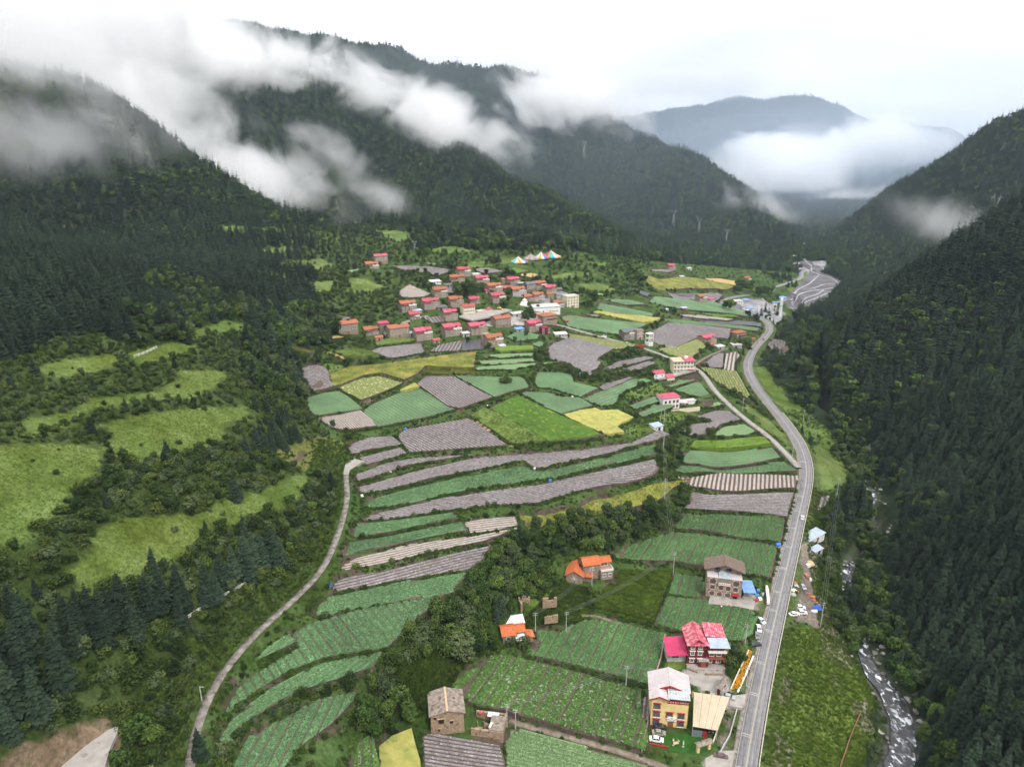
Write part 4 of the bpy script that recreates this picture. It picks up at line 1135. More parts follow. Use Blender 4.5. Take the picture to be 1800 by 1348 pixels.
def spruce_crown(seed, h=16.0, R=3.1, near=True, m=None):
    q = np.random.default_rng(seed)
    nw = 19 if near else 10
    V, T = [], []
    def tri(a, b, c):
        k = len(V); V.extend([a, b, c]); T.append((k, k + 1, k + 2))
    for i in range(nw):
        fz = i / (nw - 1)
        z0 = h * (.10 + .88 * fz)
        r = R * (1 - fz) ** .82 * q.uniform(.86, 1.1) + .12
        nb = int(round((11 if near else 7) * (1 - .55 * fz)))
        ph = q.uniform(0, 6.28)
        for k in range(nb):
            a = ph + 6.283 * k / nb + q.normal(0, .13)
            L = r * q.uniform(.58, 1.22)
            dr = L * q.uniform(.28, .5)
            ca, sa = math.cos(a), math.sin(a)
            zz = z0 + q.normal(0, (.12 if near else .35) * h / nw)
            wd = L * (.30 if near else .5) + .15
            def pt(u, v, dz): return (ca * u - sa * v, sa * u + ca * v, zz + dz)
            root = pt(0, 0, .25 * L * .4); tip = pt(L, 0, -dr + .10 * L); mid = pt(L * .55, 0, -dr * .35 + .12 * L)
            l_, r_ = pt(L * .5, wd, -dr * .62), pt(L * .5, -wd, -dr * .62)
            tri(root, mid, l_); tri(root, r_, mid); tri(mid, tip, l_); tri(mid, r_, tip)
            if near:
                for sgn in (1, -1):
                    s1 = pt(L * .42, 0, -dr * .2 + .08 * L); s2 = pt(L * .80, sgn * wd * 1.15, -dr * .9); s3 = pt(L * .62, sgn * wd * .1, -dr * .45 + .06); s4 = pt(L * .40, sgn * wd * 1.35, -dr * .8)
                    tri(s1, s3, s2); tri(s1, s2, s4)
    tri((.15, 0, h * .93), (-.08, .12, h * .93), (0, 0, h * 1.03)); tri((-.1, -.1, h * .93), (.1, 0, h * .93), (0, 0, h * 1.03))
    return np_mesh('crown', V, None, T, mats=[m or LM['spruce']])
def leafy_crown(seed, h=8.0, R=3.2, n=1100, leaf=.5, lobes=9, base=.25, m=None, squash=.8, name='crown'):
    q = np.random.default_rng(seed)
    C, S = [], []
    for k in range(lobes):
        a = q.uniform(0, 6.283); rr = R * .62 * math.sqrt(q.uniform(0, 1)); z = h * q.uniform(base + .12, .84)
        s = R * q.uniform(.36, .62) * (1.05 - .4 * abs(z / h - .5))
        C.append((math.cos(a) * rr, math.sin(a) * rr, z)); S.append(s)
    C.append((0, 0, h * .62)); S.append(R * .6)
    C, S = np.array(C), np.array(S)
    k = q.choice(len(C), n, p=S ** 2 / (S ** 2).sum())
    d = q.normal(size=(n, 3)); d /= np.linalg.norm(d, axis=1)[:, None]
    rad = S[k] * q.uniform(.55, 1.08, n) ** .6
    p = C[k] + d * rad[:, None] * np.array([1, 1, squash])
    p[:, 2] = np.maximum(p[:, 2], h * base * .4 * q.uniform(.3, 1, n))
    nrm = d + q.normal(0, .55, (n, 3)) + np.array([0, 0, .35]); nrm /= np.linalg.norm(nrm, axis=1)[:, None]
    t = np.cross(nrm, q.normal(size=(n, 3))); t /= np.linalg.norm(t, axis=1)[:, None]
    b = np.cross(nrm, t)
    s = leaf * q.uniform(.6, 1.35, n)[:, None]
    V = np.stack([p - t * s, p - b * s * .62 + nrm * s * .12, p + t * s, p + b * s * .62 + nrm * s * .12], 1).reshape(-1, 3)
    i = np.arange(n) * 4
    T = np.concatenate([np.stack([i, i + 1, i + 2], 1), np.stack([i, i + 2, i + 3], 1)])
    return np_mesh(name, V, None, T, mats=[m or LM['broad']])
SPR = [(spruce_crown(100 + k, 16, 3.7 + .4 * (k % 3)), trunk_mesh(13, .24, k, LM['bark'])) for k in range(4)]
SPR_FAR = [src('far_spruce', spruce_crown(200 + k, 16, 3.9, False)) for k in range(3)] + [src('far_larch', spruce_crown(230 + k, 14, 3.9, False, LM['larch'])) for k in range(2)]
BRO = [(leafy_crown(300 + k, 9 + (k % 2), 3.6, 1500, .42, 12, .2, [LM['broad'], LM['broad'], LM['broad'], LM['willow']][k]), trunk_mesh(4.6, .2, 50 + k, LM['bark'], 5, .05)) for k in range(4)]
BRO_FAR = [src('far_broadleaf', leafy_crown(330 + k, 9, 3.7, 230, .95, 8, .15, LM['broad'])) for k in range(3)]
SHR = [leafy_crown(400 + k, 3.0, 2.1, 620, .27, 8, .05, [LM['shrub'], LM['shrub'], LM['willow'], LM['shrub']][k], .85, 'shrub') for k in range(4)]
SHR_FAR = [src('far_shrub', leafy_crown(430 + k, 3.0, 2.2, 170, .50, 6, .03, [LM['shrub'], LM['shrub'], LM['willow']][k], .85, 'shrub')) for k in range(3)]
HED = [src('hedge_clump', leafy_crown(460 + k, 1.3, 1.0, 110, .24, 5, .02, LM['hedge'], .8, 'shrub')) for k in range(3)]

# ------------------------------------------------------------------ where plants grow
def inpoly(polys, px, py):
    m = np.zeros(px.shape, bool)
    for p in polys: m |= inside(np.array(p), px, py)
    return m
SCARP = [[(585,1400),(640,1240),(672,1180),(700,1150),(740,1095),(800,1058),(835,1010),(872,968),(925,938),(985,918),(1080,900),(1140,893),(1175,877),(1203,858),(1212,872),(1198,905),(1178,930),(1110,948),(1070,968),(1000,985),(985,1030),(950,1050),(905,1075),(872,1115),(868,1148),(850,1150),(810,1170),(760,1150),(700,1190),(680,1240),(740,1280),(660,1300),(620,1310),(598,1400)]]
HEDGES = [[(945,650),(990,640),(1012,646),(1060,656),(1090,655),(1150,642),(1162,662),(1110,663),(1050,676),(1012,668),(975,655)],
 [(1100,684),(1150,672),(1182,686),(1178,692),(1150,680),(1108,694)],[(1080,712),(1100,725),(1130,737),(1120,752),(1090,742),(1065,722)],
 [(1150,792),(1198,742),(1228,730),(1250,745),(1215,760),(1200,782),(1190,845),(1170,852),(1160,822)],[(1200,765),(1340,764),(1342,772),(1220,776)],
 [(505,700),(538,700),(548,762),(600,772),(700,766),(690,776),(612,783),(565,775),(500,750)],[(1290,668),(1330,712),(1388,742),(1372,747),(1310,716),(1272,684),(1245,655),(1262,660)],
 [(1225,648),(1240,640),(1290,690),(1275,690)],[(945,600),(962,600),(966,642),(985,648),(945,655)],[(570,605),(645,590),(660,612),(600,616),(565,622)],
 [(690,600),(640,645),(560,640),(590,625),(650,632),(690,628)],[(560,556),(560,470),(690,490),(720,540),(660,570)],[(780,490),(790,500),(770,500)],
 [(740,490),(765,490),(800,510),(840,560),(790,550)],[(690,470),(770,488),(830,500),(700,495)],[(1080,655),(1058,630),(1100,615),(1160,625),(1182,638),(1130,630)],
 [(1200,625),(1240,612),(1250,600),(1265,608),(1230,628),(1205,634)],[(1195,572),(1252,570),(1250,578),(1200,580)],[(1150,585),(1172,582),(1170,592),(1152,594)],[(1145,550),(1170,557),(1165,575),(1135,583),(1120,592),(1140,575)],
 [(1160,548),(1185,545),(1185,554),(1160,556)],[(1000,495),(1140,500),(1150,512),(1060,520)],[(1160,508),(1270,508),(1270,513),(1165,512)],
 [(1340,608),(1420,625),(1440,700),(1450,760),(1390,690),(1345,650)],[(1470,800),(1520,840),(1530,900),(1500,1000),(1480,1000),(1490,900),(1465,860)],
 [(1420,910),(1470,905),(1480,950),(1440,945)],[(1440,985),(1475,960),(1490,1040),(1460,1060),(1440,1030)],[(1345,1150),(1360,1150),(1330,1320),(1315,1320)],
 [(400,1190),(440,1130),(520,1060),(560,1030),(575,1035),(530,1090),(460,1150),(400,1240),(385,1250)],[(350,1280),(385,1250),(380,1300),(400,1360),(350,1360)],[(390,1310),(470,1250),(545,1215),(640,1190),(640,1215),(560,1228),(500,1255),(440,1290),(400,1345)],
 [(1270,1140),(1310,1120),(1300,1160),(1280,1185)],[(1145,1310),(1240,1325),(1232,1350),(1145,1325)],[(620,1000),(600,920),(625,905),(635,870),(628,905),(610,1000)],
 [(985,1000),(1000,1030),(1085,1040),(1080,1060),(1040,1065),(1000,1050)],[(870,1105),(885,1150),(925,1145),(935,1150),(880,1165)]]
GROVES = [[(-80,1060),(0,1065),(60,1090),(180,1095),(330,1046),(420,1006),(475,962),(502,985),(420,1034),(330,1092),(250,1128),(140,1155),(110,1210),(60,1290),(0,1310),(-80,1310)],
 [(-80,320),(100,340),(330,350),(455,365),(545,470),(580,540),(480,550),(400,520),(300,470),(200,520),(240,600),(120,590),(0,640),(-80,640)],
 [(485,738),(540,738),(542,790),(480,800),(430,800),(445,775)],[(360,400),(540,400),(560,440),(400,440)]]
BROADS = [[(240,560),(480,520),(600,540),(600,600),(500,620),(420,560),(300,620)],[(430,600),(520,600),(540,700),(450,690)]]
NOBUILD = []       # (x, y, radius) around houses, filled below
# ------------------------------------------------------------------ building materials
BM = dict(
 stone=mat("stone_wall", (.215,.16,.115), (.36,.285,.215), 1.6, .95, .05, 5, c3=(.14,.11,.085), s3=1.2, rnd=.12),
 darkstone=mat("dark_stone_wall", (.14,.115,.09), (.24,.20,.16), 1.6, .95, .05, 5, rnd=.1),
 grey=mat("grey_render", (.36,.35,.34), (.46,.45,.43), .7, .9, rnd=.08),
 white=mat("white_render", (.70,.68,.65), (.80,.78,.75), .5, .85, rnd=.04),
 creamw=mat("cream_render", (.66,.58,.42), (.74,.66,.50), .5, .85),
 yellow=mat("yellow_render", (.68,.52,.22), (.76,.60,.28), .4, .85, c3=(.58,.43,.18), s3=.9),
 maroon=mat("maroon_render", (.12,.014,.020), (.17,.025,.030), .6, .8),
 brick=mat("pinkish_render", (.42,.30,.26), (.50,.37,.32), .7, .9),
 pink=mat("pink_metal_roof", (.37,.045,.078), (.47,.085,.122), .35, .5, rnd=.12, spec=.4),
 magenta=mat("magenta_metal_roof", (.42,.018,.085), (.50,.035,.115), .35, .5, spec=.4),
 palepink=mat("faded_pink_roof", (.50,.075,.115), (.70,.36,.37), .9, .5, lo=.45, hi=.68, spec=.4),
 orange=mat("orange_tile", (.26,.092,.046), (.385,.155,.082), 1.4, .8, .05, 5, rnd=.16, c3=(.28,.10,.05), s3=1.6),
 orange2=mat("bright_orange_tile", (.40,.098,.032), (.54,.16,.06), 1.6, .75, .06, 5, c3=(.42,.10,.03), s3=1.5),
 redroof=mat("dull_red_roof", (.34,.07,.06), (.44,.11,.09), 1.2, .7, rnd=.1), brownroof=mat("brown_shingle", (.13,.09,.07), (.20,.15,.12), 1.2, .9, .04, 5),
 greyroof=mat("grey_slate", (.12,.12,.13), (.19,.19,.20), 1.0, .8, rnd=.1), zinc=mat("pale_sheet_metal", (.55,.58,.62), (.70,.72,.75), .5, .45, spec=.5),
 bluesheet=mat("blue_sheet_metal", (.13,.27,.60), (.19,.35,.70), .6, .5, spec=.4), paleblue=mat("pale_blue_sheet", (.27,.35,.46), (.40,.46,.54), .6, .5, spec=.4),
 whiteroof=mat("pale_pinkish_roof", (.47,.41,.415), (.54,.48,.485), .4, .6), offwhite=mat("off_white_roof", (.44,.42,.40), (.54,.52,.50), .4, .7),
 redtrim=mat("red_trim", (.33,.018,.030), None), dark=mat("dark_opening", (.018,.016,.015), None), woodr=mat("reddish_wood", (.20,.065,.035), (.28,.10,.055), 2),
 wood=mat("weathered_wood", (.20,.15,.11), (.32,.25,.19), 3, .9), frame=mat("white_frame", (.76,.73,.68), None),
 glass=mat("window_glass", (.07,.09,.11), None, rough=.12, spec=.6), canopy=mat("translucent_canopy", (.46,.38,.26), (.53,.445,.31), .5, .6),
 glassroof=mat("grey_glass_roof", (.28,.32,.34), (.42,.46,.48), .7, .2, spec=.6), steel=mat("steel_tube", (.48,.48,.48), None, rough=.5, metal=.5),
 oldroof=mat("earthen_roof", (.18,.145,.12), (.33,.27,.225), .9, .95, .12, 3, c3=(.11,.085,.07), s3=.7), mudwall=mat("mud_stone_wall", (.25,.17,.11), (.38,.28,.19), 1.3, .95, .1, 4, c3=(.15,.105,.07), s3=.9),
 terr=mat("terrace_tile", (.34,.18,.13), (.42,.25,.19), 1.5, .8), lawn=mat("bright_turf", (.018,.075,.006), (.028,.105,.010), .6, .9), gold=mat("gold_leaf", (.72,.46,.10), None, rough=.4, metal=.5),
 solar=mat("solar_panel", (.02,.03,.06), None, rough=.2, spec=.6), pole=mat("concrete_pole", (.42,.41,.39), (.50,.49,.47), 2, .9), galv=mat("galvanised_lattice", (.34,.355,.37), None, rough=.5, metal=.4),
 insul=mat("insulator", (.25,.16,.12), None, rough=.3), wire=mat("cable", (.30,.30,.31), None, rough=.6),
 tyre=mat("tyre", (.02,.02,.02), None), rim=mat("rim", (.4,.4,.42), None, rough=.3, metal=.7), lamp=mat("headlight", (.75,.75,.72), None, rough=.15), tail=mat("tail_light", (.4,.01,.01), None, rough=.2),
 carwhite=mat("white_car_paint", (.80,.80,.80), None, rough=.22, spec=.6), carsilver=mat("silver_car_paint", (.45,.46,.48), None, rough=.25, metal=.5), carblack=mat("black_car_paint", (.02,.021,.025), None, rough=.2, spec=.6),
 carbrown=mat("brown_car_paint", (.12,.055,.05), None, rough=.22, spec=.6), cargold=mat("champagne_car_paint", (.48,.43,.33), None, rough=.25, metal=.4), cargrey=mat("grey_car_paint", (.18,.19,.22), None, rough=.22, spec=.6),
 carred=mat("red_paint", (.36,.03,.025), None, rough=.35), bluetarp=mat("blue_tarpaulin", (.03,.09,.45), (.05,.14,.55), .8, .5, .15, 2), tanpile=mat("sand_heap", (.46,.33,.19), (.56,.42,.26), 1.2, .95, .1, 4),
 brickp=mat("stacked_bricks", (.30,.13,.09), (.40,.20,.14), 3, .95), orangep=mat("orange_plastic", (.68,.18,.04), None, rough=.5), rust=mat("rusty_rail", (.22,.095,.05), (.30,.14,.08), 2, .8), bluep=mat("blue_plastic", (.07,.22,.62), None, rough=.5),
 pinkcloth=mat("red_cloth", (.55,.06,.10), None), yellowflag=mat("yellow_cloth", (.75,.52,.04), None),
)
def loc2(pxL, pxR):
    a, b = cast([pxL, pxR])
    x, y = (a[0] + b[0]) / 2, (a[1] + b[1]) / 2
    return Vector((x, y, float(H(x, y)))), math.atan2(b[1] - a[1], b[0] - a[0]), math.hypot(b[0] - a[0], b[1] - a[1])
def window(parent, x, y, z, w, h, face='f', fm='frame', flare=0.0, sub=True, name='window', depth=.12):
    """framed window on a wall: face f = front (-y), r = right (+x), l = left (-x)"""
    mb = MB(); t = .16 * min(w, 1.2)
    fw, fh = w / 2 + t, h / 2 + t
    def P(u, d, v):
        if face == 'f': return (x + u, y - d, z + v)
        if face == 'r': return (x + d, y + u, z + v)
        return (x - d, y - u, z + v)
    fl = flare
    V = [P(-fw - fl, 0, -fh), P(fw + fl, 0, -fh), P(fw, 0, fh), P(-fw, 0, fh), P(-fw - fl, depth, -fh), P(fw + fl, depth, -fh), P(fw, depth, fh), P(-fw, depth, fh)]
    Q = [P(-w/2, depth, -h/2), P(w/2, depth, -h/2), P(w/2, depth, h/2), P(-w/2, depth, h/2), P(-w/2, .03, -h/2), P(w/2, .03, -h/2), P(w/2, .03, h/2), P(-w/2, .03, h/2)]
    A = V + Q
    Fs = [(4,5,9,8),(5,6,10,9),(6,7,11,10),(7,4,8,11),(0,1,5,4),(1,2,6,5),(2,3,7,6),(3,0,4,7),(8,9,13,12),(9,10,14,13),(10,11,15,14),(11,8,12,15)]
    mb.add(A, Fs)
    if not sub:
        mb.add(Q[4:], [(0,1,2,3)], 1); return mb.build(name, [BM[fm], BM['dark']], parent)
    o = mb.build(name, BM[fm], parent)
    pn = MB(); pn.add(Q[4:], [(0,1,2,3)])
    pn.build('pane', BM['glass'], o)
    bar = MB()
    if face == 'f': bar.box(x - .04, x + .04, y - .10, y - .035, z - h/2, z + h/2)
    elif face == 'r': bar.box(x + .035, x + .10, y - .04, y + .04, z - h/2, z + h/2)
    else: bar.box(x - .10, x - .035, y - .04, y + .04, z - h/2, z + h/2)
    bar.build('mullion', BM[fm], o)
    return o
def pitched(parent, x0, x1, y0, y1, z0, rise, m, axis='x', ov=.6, th=.18, trim=None, name='roof', ribs=0, wallm=None):
    """two roof slabs with eaves; returns the roof object"""
    mb = MB()
    if axis == 'x':
        ym = (y0 + y1) / 2; k = rise / (ym - y0); e = k * ov
        mb.slab([(x0-ov, y0-ov, z0-e+th), (x1+ov, y0-ov, z0-e+th), (x1+ov, ym, z0+rise+th), (x0-ov, ym, z0+rise+th)], th)
        mb.slab([(x0-ov, ym, z0+rise+th), (x1+ov, ym, z0+rise+th), (x1+ov, y1+ov, z0-e+th), (x0-ov, y1+ov, z0-e+th)], th)
        n = int((x1 - x0 + 2*ov) / ribs) if ribs else 0
        for i in range(1, n):
            xx = x0 - ov + i * ribs
            for ya, yb, za, zb in ((y0-ov, ym, z0-e+th, z0+rise+th), (ym, y1+ov, z0+rise+th, z0-e+th)):
                mb.slab([(xx-.07, ya, za+.09), (xx+.07, ya, za+.09), (xx+.07, yb, zb+.09), (xx-.07, yb, zb+.09)], .12)
        o = mb.build(name, m, parent)
        if trim:
            rb = MB(); rb.box(x0-ov, x1+ov, ym-.18, ym+.18, z0+rise+.05, z0+rise+th+.12); rb.build('ridge', trim, o)
    else:
        xm = (x0 + x1) / 2; k = rise / (xm - x0); e = k * ov
        mb.slab([(x0-ov, y0-ov, z0-e+th), (xm, y0-ov, z0+rise+th), (xm, y1+ov, z0+rise+th), (x0-ov, y1+ov, z0-e+th)], th)
        mb.slab([(xm, y0-ov, z0+rise+th), (x1+ov, y0-ov, z0-e+th), (x1+ov, y1+ov, z0-e+th), (xm, y1+ov, z0+rise+th)], th)
        n = int((y1 - y0 + 2*ov) / ribs) if ribs else 0
        for i in range(1, n):
            yy = y0 - ov + i * ribs
            for xa, xb, za, zb in ((x0-ov, xm, z0-e+th, z0+rise+th), (xm, x1+ov, z0+rise+th, z0-e+th)):
                mb.slab([(xa, yy-.07, za+.09), (xb, yy-.07, zb+.09), (xb, yy+.07, zb+.09), (xa, yy+.07, za+.09)], .12)
        o = mb.build(name, m, parent)
        if trim:
            rb = MB(); rb.box(xm-.18, xm+.18, y0-ov, y1+ov, z0+rise+.05, z0+rise+th+.12); rb.build('ridge', trim, o)
    return o
def walls(parent, mb, m, name='wall'): return mb.build(name, m, parent)
def door(parent, x, y, z, w, h, m, face='f', name='door'):
    mb = MB()
    if face == 'f': mb.box(x - w/2, x + w/2, y - .10, y + .03, z, z + h)
    else: mb.box(x - .03, x + .10, y - w/2, y + w/2, z, z + h)
    return mb.build(name, m, parent)

# ------------------------------------------------------------------ village houses
def village_house(px, py, wpx, kind, roof, wall, label, yaw=30, name='stone_house', fl=3, cat='house', group='houses of the village'):
    x, y, z, t = spot(px, py)
    W = wpx * t / FPX / (math.cos(math.radians(yaw)) + .45 * math.sin(math.radians(abs(yaw))))
    D = W * (.62 if kind != 'long' else .45)
    fh = 2.75
    Ht = fl * fh
    r = empty(name, (x, y, z), math.radians(yaw), label, cat, group)
    NOBUILD.append((x, y + D * .4, W * .72))
    wm, rm = BM[wall], BM[roof]
    x0, x1 = -W/2, W/2
    wz = -2.5
    if kind == 'two':
        xm = x0 + W * .48
        D2 = D
        mb = MB(); mb.box(x0, xm, 0, D, wz, Ht).gable(x0, xm, 0, D, Ht, Ht + 1.5, 'x'); walls(r, mb, wm)
        mb = MB(); mb.box(xm, x1, D*.02, D, wz, Ht - fh); walls(r, mb, wm)
        mb = MB(); mb.box(xm + .02, x1 - .02, D*.45, D - .02, Ht - fh, Ht - .5).gable(xm + .02, x1 - .02, D*.45, D - .02, Ht-.5, Ht + .6, 'x'); mb.build('upper_wall', random.choice([wm, BM['white'], BM['creamw'], BM['brick']]), r)
        pitched(r, x0, xm, 0, D, Ht, 1.5, rm, ov=.95, trim=rm)
        pitched(r, xm + .9, x1, D*.45, D, Ht - .5, 1.1, rm, ov=.9, trim=rm)
        mb = MB(); mb.box(xm + .05, x1 - .1, D*.04, D*.45 - .05, Ht - fh + .01, Ht - fh + .12); mb.build('terrace', BM['terr'], r)
        mb = MB(); mb.box(xm, x1, 0 + D*.02, D*.02 + .22, Ht - fh, Ht - fh + .8).box(x1 - .22, x1, D*.02 + .22, D*.45, Ht - fh, Ht - fh + .8); mb.build('parapet', BM['white'] if random.random() < .5 else wm, r)
        pr = MB(); pr.slab([(x0 + W*.06, -1.0, Ht - 1.55), (xm - W*.05, -1.0, Ht - 1.55), (xm - W*.05, .04, Ht - 1.2), (x0 + W*.06, .04, Ht - 1.2)], .15); pr.build('awning', rm, r)
        for k in range(fl - 1):
            window(r, x0 + W*.13, 0, k*fh + 1.5, 1.0, 1.25, 'f', sub=False, flare=.12); window(r, x0 + W*.35, 0, k*fh + 1.5, 1.0, 1.25, 'f', sub=False, flare=.12)
            if k < fl - 1:
                for u in (.62, .76, .9): window(r, x0 + W*u, D*.02, k*fh + 1.5, 1.0, 1.25, 'f', sub=False, flare=.12)
            for u in (.3, .7): window(r, x1, D*u, k*fh + 1.5, 1.0, 1.25, 'r', sub=False, flare=.12)
        window(r, x0 + W*.24, 0, Ht - 2.2 + .5, 2.4, 1.1, 'f', sub=False); window(r, xm + W*.28, D*.45, Ht - fh + 1.3, 2.6, 1.4, 'f', sub=False)
    elif kind == 'block':
        mb = MB(); mb.box(x0, x1, 0, D, wz, Ht).gable(x0, x1, 0, D, Ht, Ht + 1.6, 'x'); walls(r, mb, wm)
        o = pitched(r, x0, x1, 0, D, Ht, 1.6, rm, trim=rm)
        mb = MB(); mb.box(W*.04, W*.16, D*.4, D*.6, Ht + .9, Ht + 2.3); mb.build('roof_hatch', BM['dark'], o)
        for k in range(1, fl):
            for u in (.12, .3, .48, .66, .86): window(r, x0 + W*u, 0, k*fh + 1.35, 1.1, 1.3, 'f', sub=False, flare=.15)
            for u in (.25, .5, .75): window(r, x1, D*u, k*fh + 1.35, 1.1, 1.3, 'r', sub=False, flare=.15)
        door(r, 0, 0, 0, 1.3, 2.1, BM['woodr'])
    elif kind == 'flat':
        mb = MB(); mb.box(x0, x1, 0, D, wz, Ht); walls(r, mb, wm)
        mb = MB(); mb.box(x0 - .25, x1 + .25, -.25, D + .25, Ht, Ht + .22); mb.build('roof', rm, r)
        mb = MB(); mb.box(x0, x1, 0, .2, Ht + .22, Ht + .8).box(x0, x1, D - .2, D, Ht + .22, Ht + .8).box(x0, x0 + .2, .2, D - .2, Ht + .22, Ht + .8).box(x1 - .2, x1, .2, D - .2, Ht + .22, Ht + .8); mb.build('parapet', wm, r)
        for k in range(fl):
            for u in np.linspace(.14, .86, max(2, int(W / 3.2))): window(r, x0 + W*u, 0, k*fh + 1.5, 1.3, 1.3, 'f', sub=False)
            for u in (.3, .7): window(r, x1, D*u, k*fh + 1.5, 1.1, 1.3, 'r', sub=False)
        door(r, x0 + W*.5, 0, 0, 1.4, 2.0, BM['dark'])
    elif kind in ('shed', 'long'):
        mb = MB(); mb.box(x0, x1, 0, D, wz, Ht); walls(r, mb, wm)
        mb = MB(); mb.slab([(x0-.5, -.6, Ht + .2), (x1+.5, -.6, Ht + .2), (x1+.5, D+.5, Ht + .9), (x0-.5, D+.5, Ht + .9)], .16); mb.build('roof', rm, r)
        mb = MB(); mb.gable(x0, x1, D*.5, D*1.4999, Ht - .3, Ht + .55, 'x')
        door(r, x0 + W*.35, 0, 0, 1.3, 2.0, BM['dark'])
        for u in np.linspace(.62, .88, 2 if kind == 'shed' else 4): window(r, x0 + W*u, 0, 1.5, 1.1, .9, 'f', sub=False)
    elif kind == 'hip':
        mb = MB(); mb.box(x0, x1, 0, D, wz, Ht); walls(r, mb, wm)
        o_ = .7; rx = W*.18; k = 1.9
        V = [(x0-o_, -o_, Ht), (x1+o_, -o_, Ht), (x1+o_, D+o_, Ht), (x0-o_, D+o_, Ht), (-rx, D/2, Ht+k), (rx, D/2, Ht+k)]
        mb = MB(); mb.add(V, [(0,1,5,4), (1,2,5), (2,3,4,5), (3,0,4), (0,3,2,1)]); mb.build('roof', rm, r)
        mb = MB(); mb.box(x0+W*.25, x1-.3, -1.2, 0, fh*(fl-1)-.2, fh*(fl-1)); mb.build('balcony', BM['woodr'], r)
        for kk in range(fl):
            for u in (.14, .38, .62, .86): window(r, x0 + W*u, 0, kk*fh + 1.5, 1.3, 1.3, 'f', sub=False)
            for u in (.3, .7): window(r, x1, D*u, kk*fh + 1.5, 1.1, 1.3, 'r', sub=False)
    elif kind == 'hut':
        mb = MB(); mb.box(x0, x1, 0, D, wz, Ht).gable(x0, x1, 0, D, Ht, Ht + .9, 'x'); walls(r, mb, wm)
        pitched(r, x0, x1, 0, D, Ht, .9, rm, ov=.35)
        door(r, 0, 0, 0, 1.0, 1.8, BM['dark'])
    return r
VH = village_house
VH(613,588,39,'block','orange','stone',"orange-tiled three-storey stone house at the left end of the village beside a big round tree")
VH(655,590,28,'two','orange','darkstone',"small orange-roofed two-part house right of the village's leftmost big house", fl=2)
VH(676,587,18,'shed','magenta','darkstone',"low shed with a magenta sheet roof between two orange-roofed houses",name='shed',cat='shed',group=None)
VH(667,599,15,'hut','orange','mudwall',"tiny orange-roofed mud hut in front of the low magenta-roofed shed",name='hut',fl=1,cat='hut',group=None)
VH(703,594,40,'block','orange','stone',"largest orange-tiled stone house in the front row with two rows of white windows")
VH(726,592,13,'shed','paleblue','grey',"low blue-roofed lean-to squeezed between the big orange house and a pink one",name='lean_to',fl=1,cat='shed',group=None)
VH(747,599,34,'two','pink','stone',"pink-roofed stone house standing just above the grey and black plastic field")
VH(798,591,36,'two','pink','stone',"pink-roofed stone house with an unfinished grey concrete block in front")
VH(843,589,36,'two','pink','stone',"pink-roofed stone house with a grey porch left of the lane bend")
VH(872,610,34,'two','orange','stone',"orange-tiled stone house lowest of the village front with a white outhouse")
VH(885,576,33,'block','orange','stone',"orange-roofed stone block house beside the paved yard and parked car")
VH(942,584,30,'two','pink','stone',"pink-roofed stone house right of the village above a cabbage plot")
VH(960,589,18,'flat','magenta','maroon',"small dark red house with a magenta roof in front of a pink-roofed one",fl=2,name='red_house')
VH(720,549,31,'two','orange','darkstone',"orange-roofed stone house on the village's left edge below the pale straw field")
VH(760,544,33,'two','pink','stone',"magenta-pink roofed stone house below a smaller orange roof")
VH(776,524,27,'two','orange','stone',"orange-roofed house directly behind the magenta-pink roofed one",fl=3)
VH(804,540,28,'two','orange','stone',"orange-tiled house half hidden behind the cream school")
VH(794,564,27,'two','pink','stone',"pink-roofed narrow stone house with a dark tall doorway below the cream school")
VH(825,554,24,'block','redroof','creamw',"cream three-storey school block with a dull red roof",name='school',cat='school',group=None)
VH(846,552,15,'flat','offwhite','creamw',"low cream annex with an open front joined to the school",fl=1,name='annex',cat='building',group=None)
VH(806,501,28,'two','orange','stone',"orange-roofed stone house at the upper left of the village near the white shed")
VH(818,487,26,'two','redroof','stone',"dull pink-roofed house topmost at the village's upper edge")
VH(850,502,27,'two','pink','stone',"pink-roofed house in the upper village right of a pair of orange roofs")
VH(872,516,30,'two','orange','stone',"orange-roofed tall house with a pink lower roof at its left")
VH(860,516,15,'shed','pink','grey',"low pink-roofed wing in front of a tall orange-roofed house",name='annex',cat='building',group=None,fl=1)
VH(878,534,29,'two','pink','stone',"pink-roofed stone house with a blue panel, above the temple yard")
VH(905,504,26,'two','pink','stone',"pink-roofed house at the top right of the village")
VH(914,522,30,'two','orange','grey',"orange-roofed house with grey ground floor and pink awning")
VH(934,513,20,'block','greyroof','darkstone',"dark slate-roofed stone house among orange roofs")
VH(952,510,25,'two','orange','stone',"orange-roofed house with a white chimney at the village's top right")
VH(970,518,24,'two','pink','stone',"bright pink-roofed house rightmost in the upper row")
VH(949,531,23,'two','orange','brick',"orange-roofed house with a red-painted ground floor by the white hall")
VH(968,526,14,'hut','orange','stone',"small orange-roofed cottage behind the red-fronted house",fl=2)
VH(988,527,24,'flat','greyroof','grey',"grey flat-roofed house left of the tall white building",fl=2)
VH(1007,541,27,'flat','offwhite','creamw',"tall cream four-storey building at the right edge of the village",fl=4,name='tall_building',cat='building')
VH(984,541,22,'two','orange','grey',"orange-roofed grey house attached beside the tall cream building",fl=2)
VH(962,550,52,'long','offwhite','white',"long low white hall with a flat pale roof",name='hall',fl=2,cat='hall',group=None,yaw=15)
VH(912,557,26,'long','offwhite','grey',"low pale flat-roofed building behind dark trees by the village square",name='low_building',fl=1,cat='building',group=None)
VH(967,571,31,'hip','orange','stone',"hip-roofed orange house with timber balconies below the white hall")
VH(997,565,9,'hut','orange','mudwall',"tiny orange hut at the corner of the cabbage field",fl=1,name='hut',cat='hut',group=None)
VH(671,464,25,'block','pink','stone',"pink-roofed house alone on the slope above the village's left side")
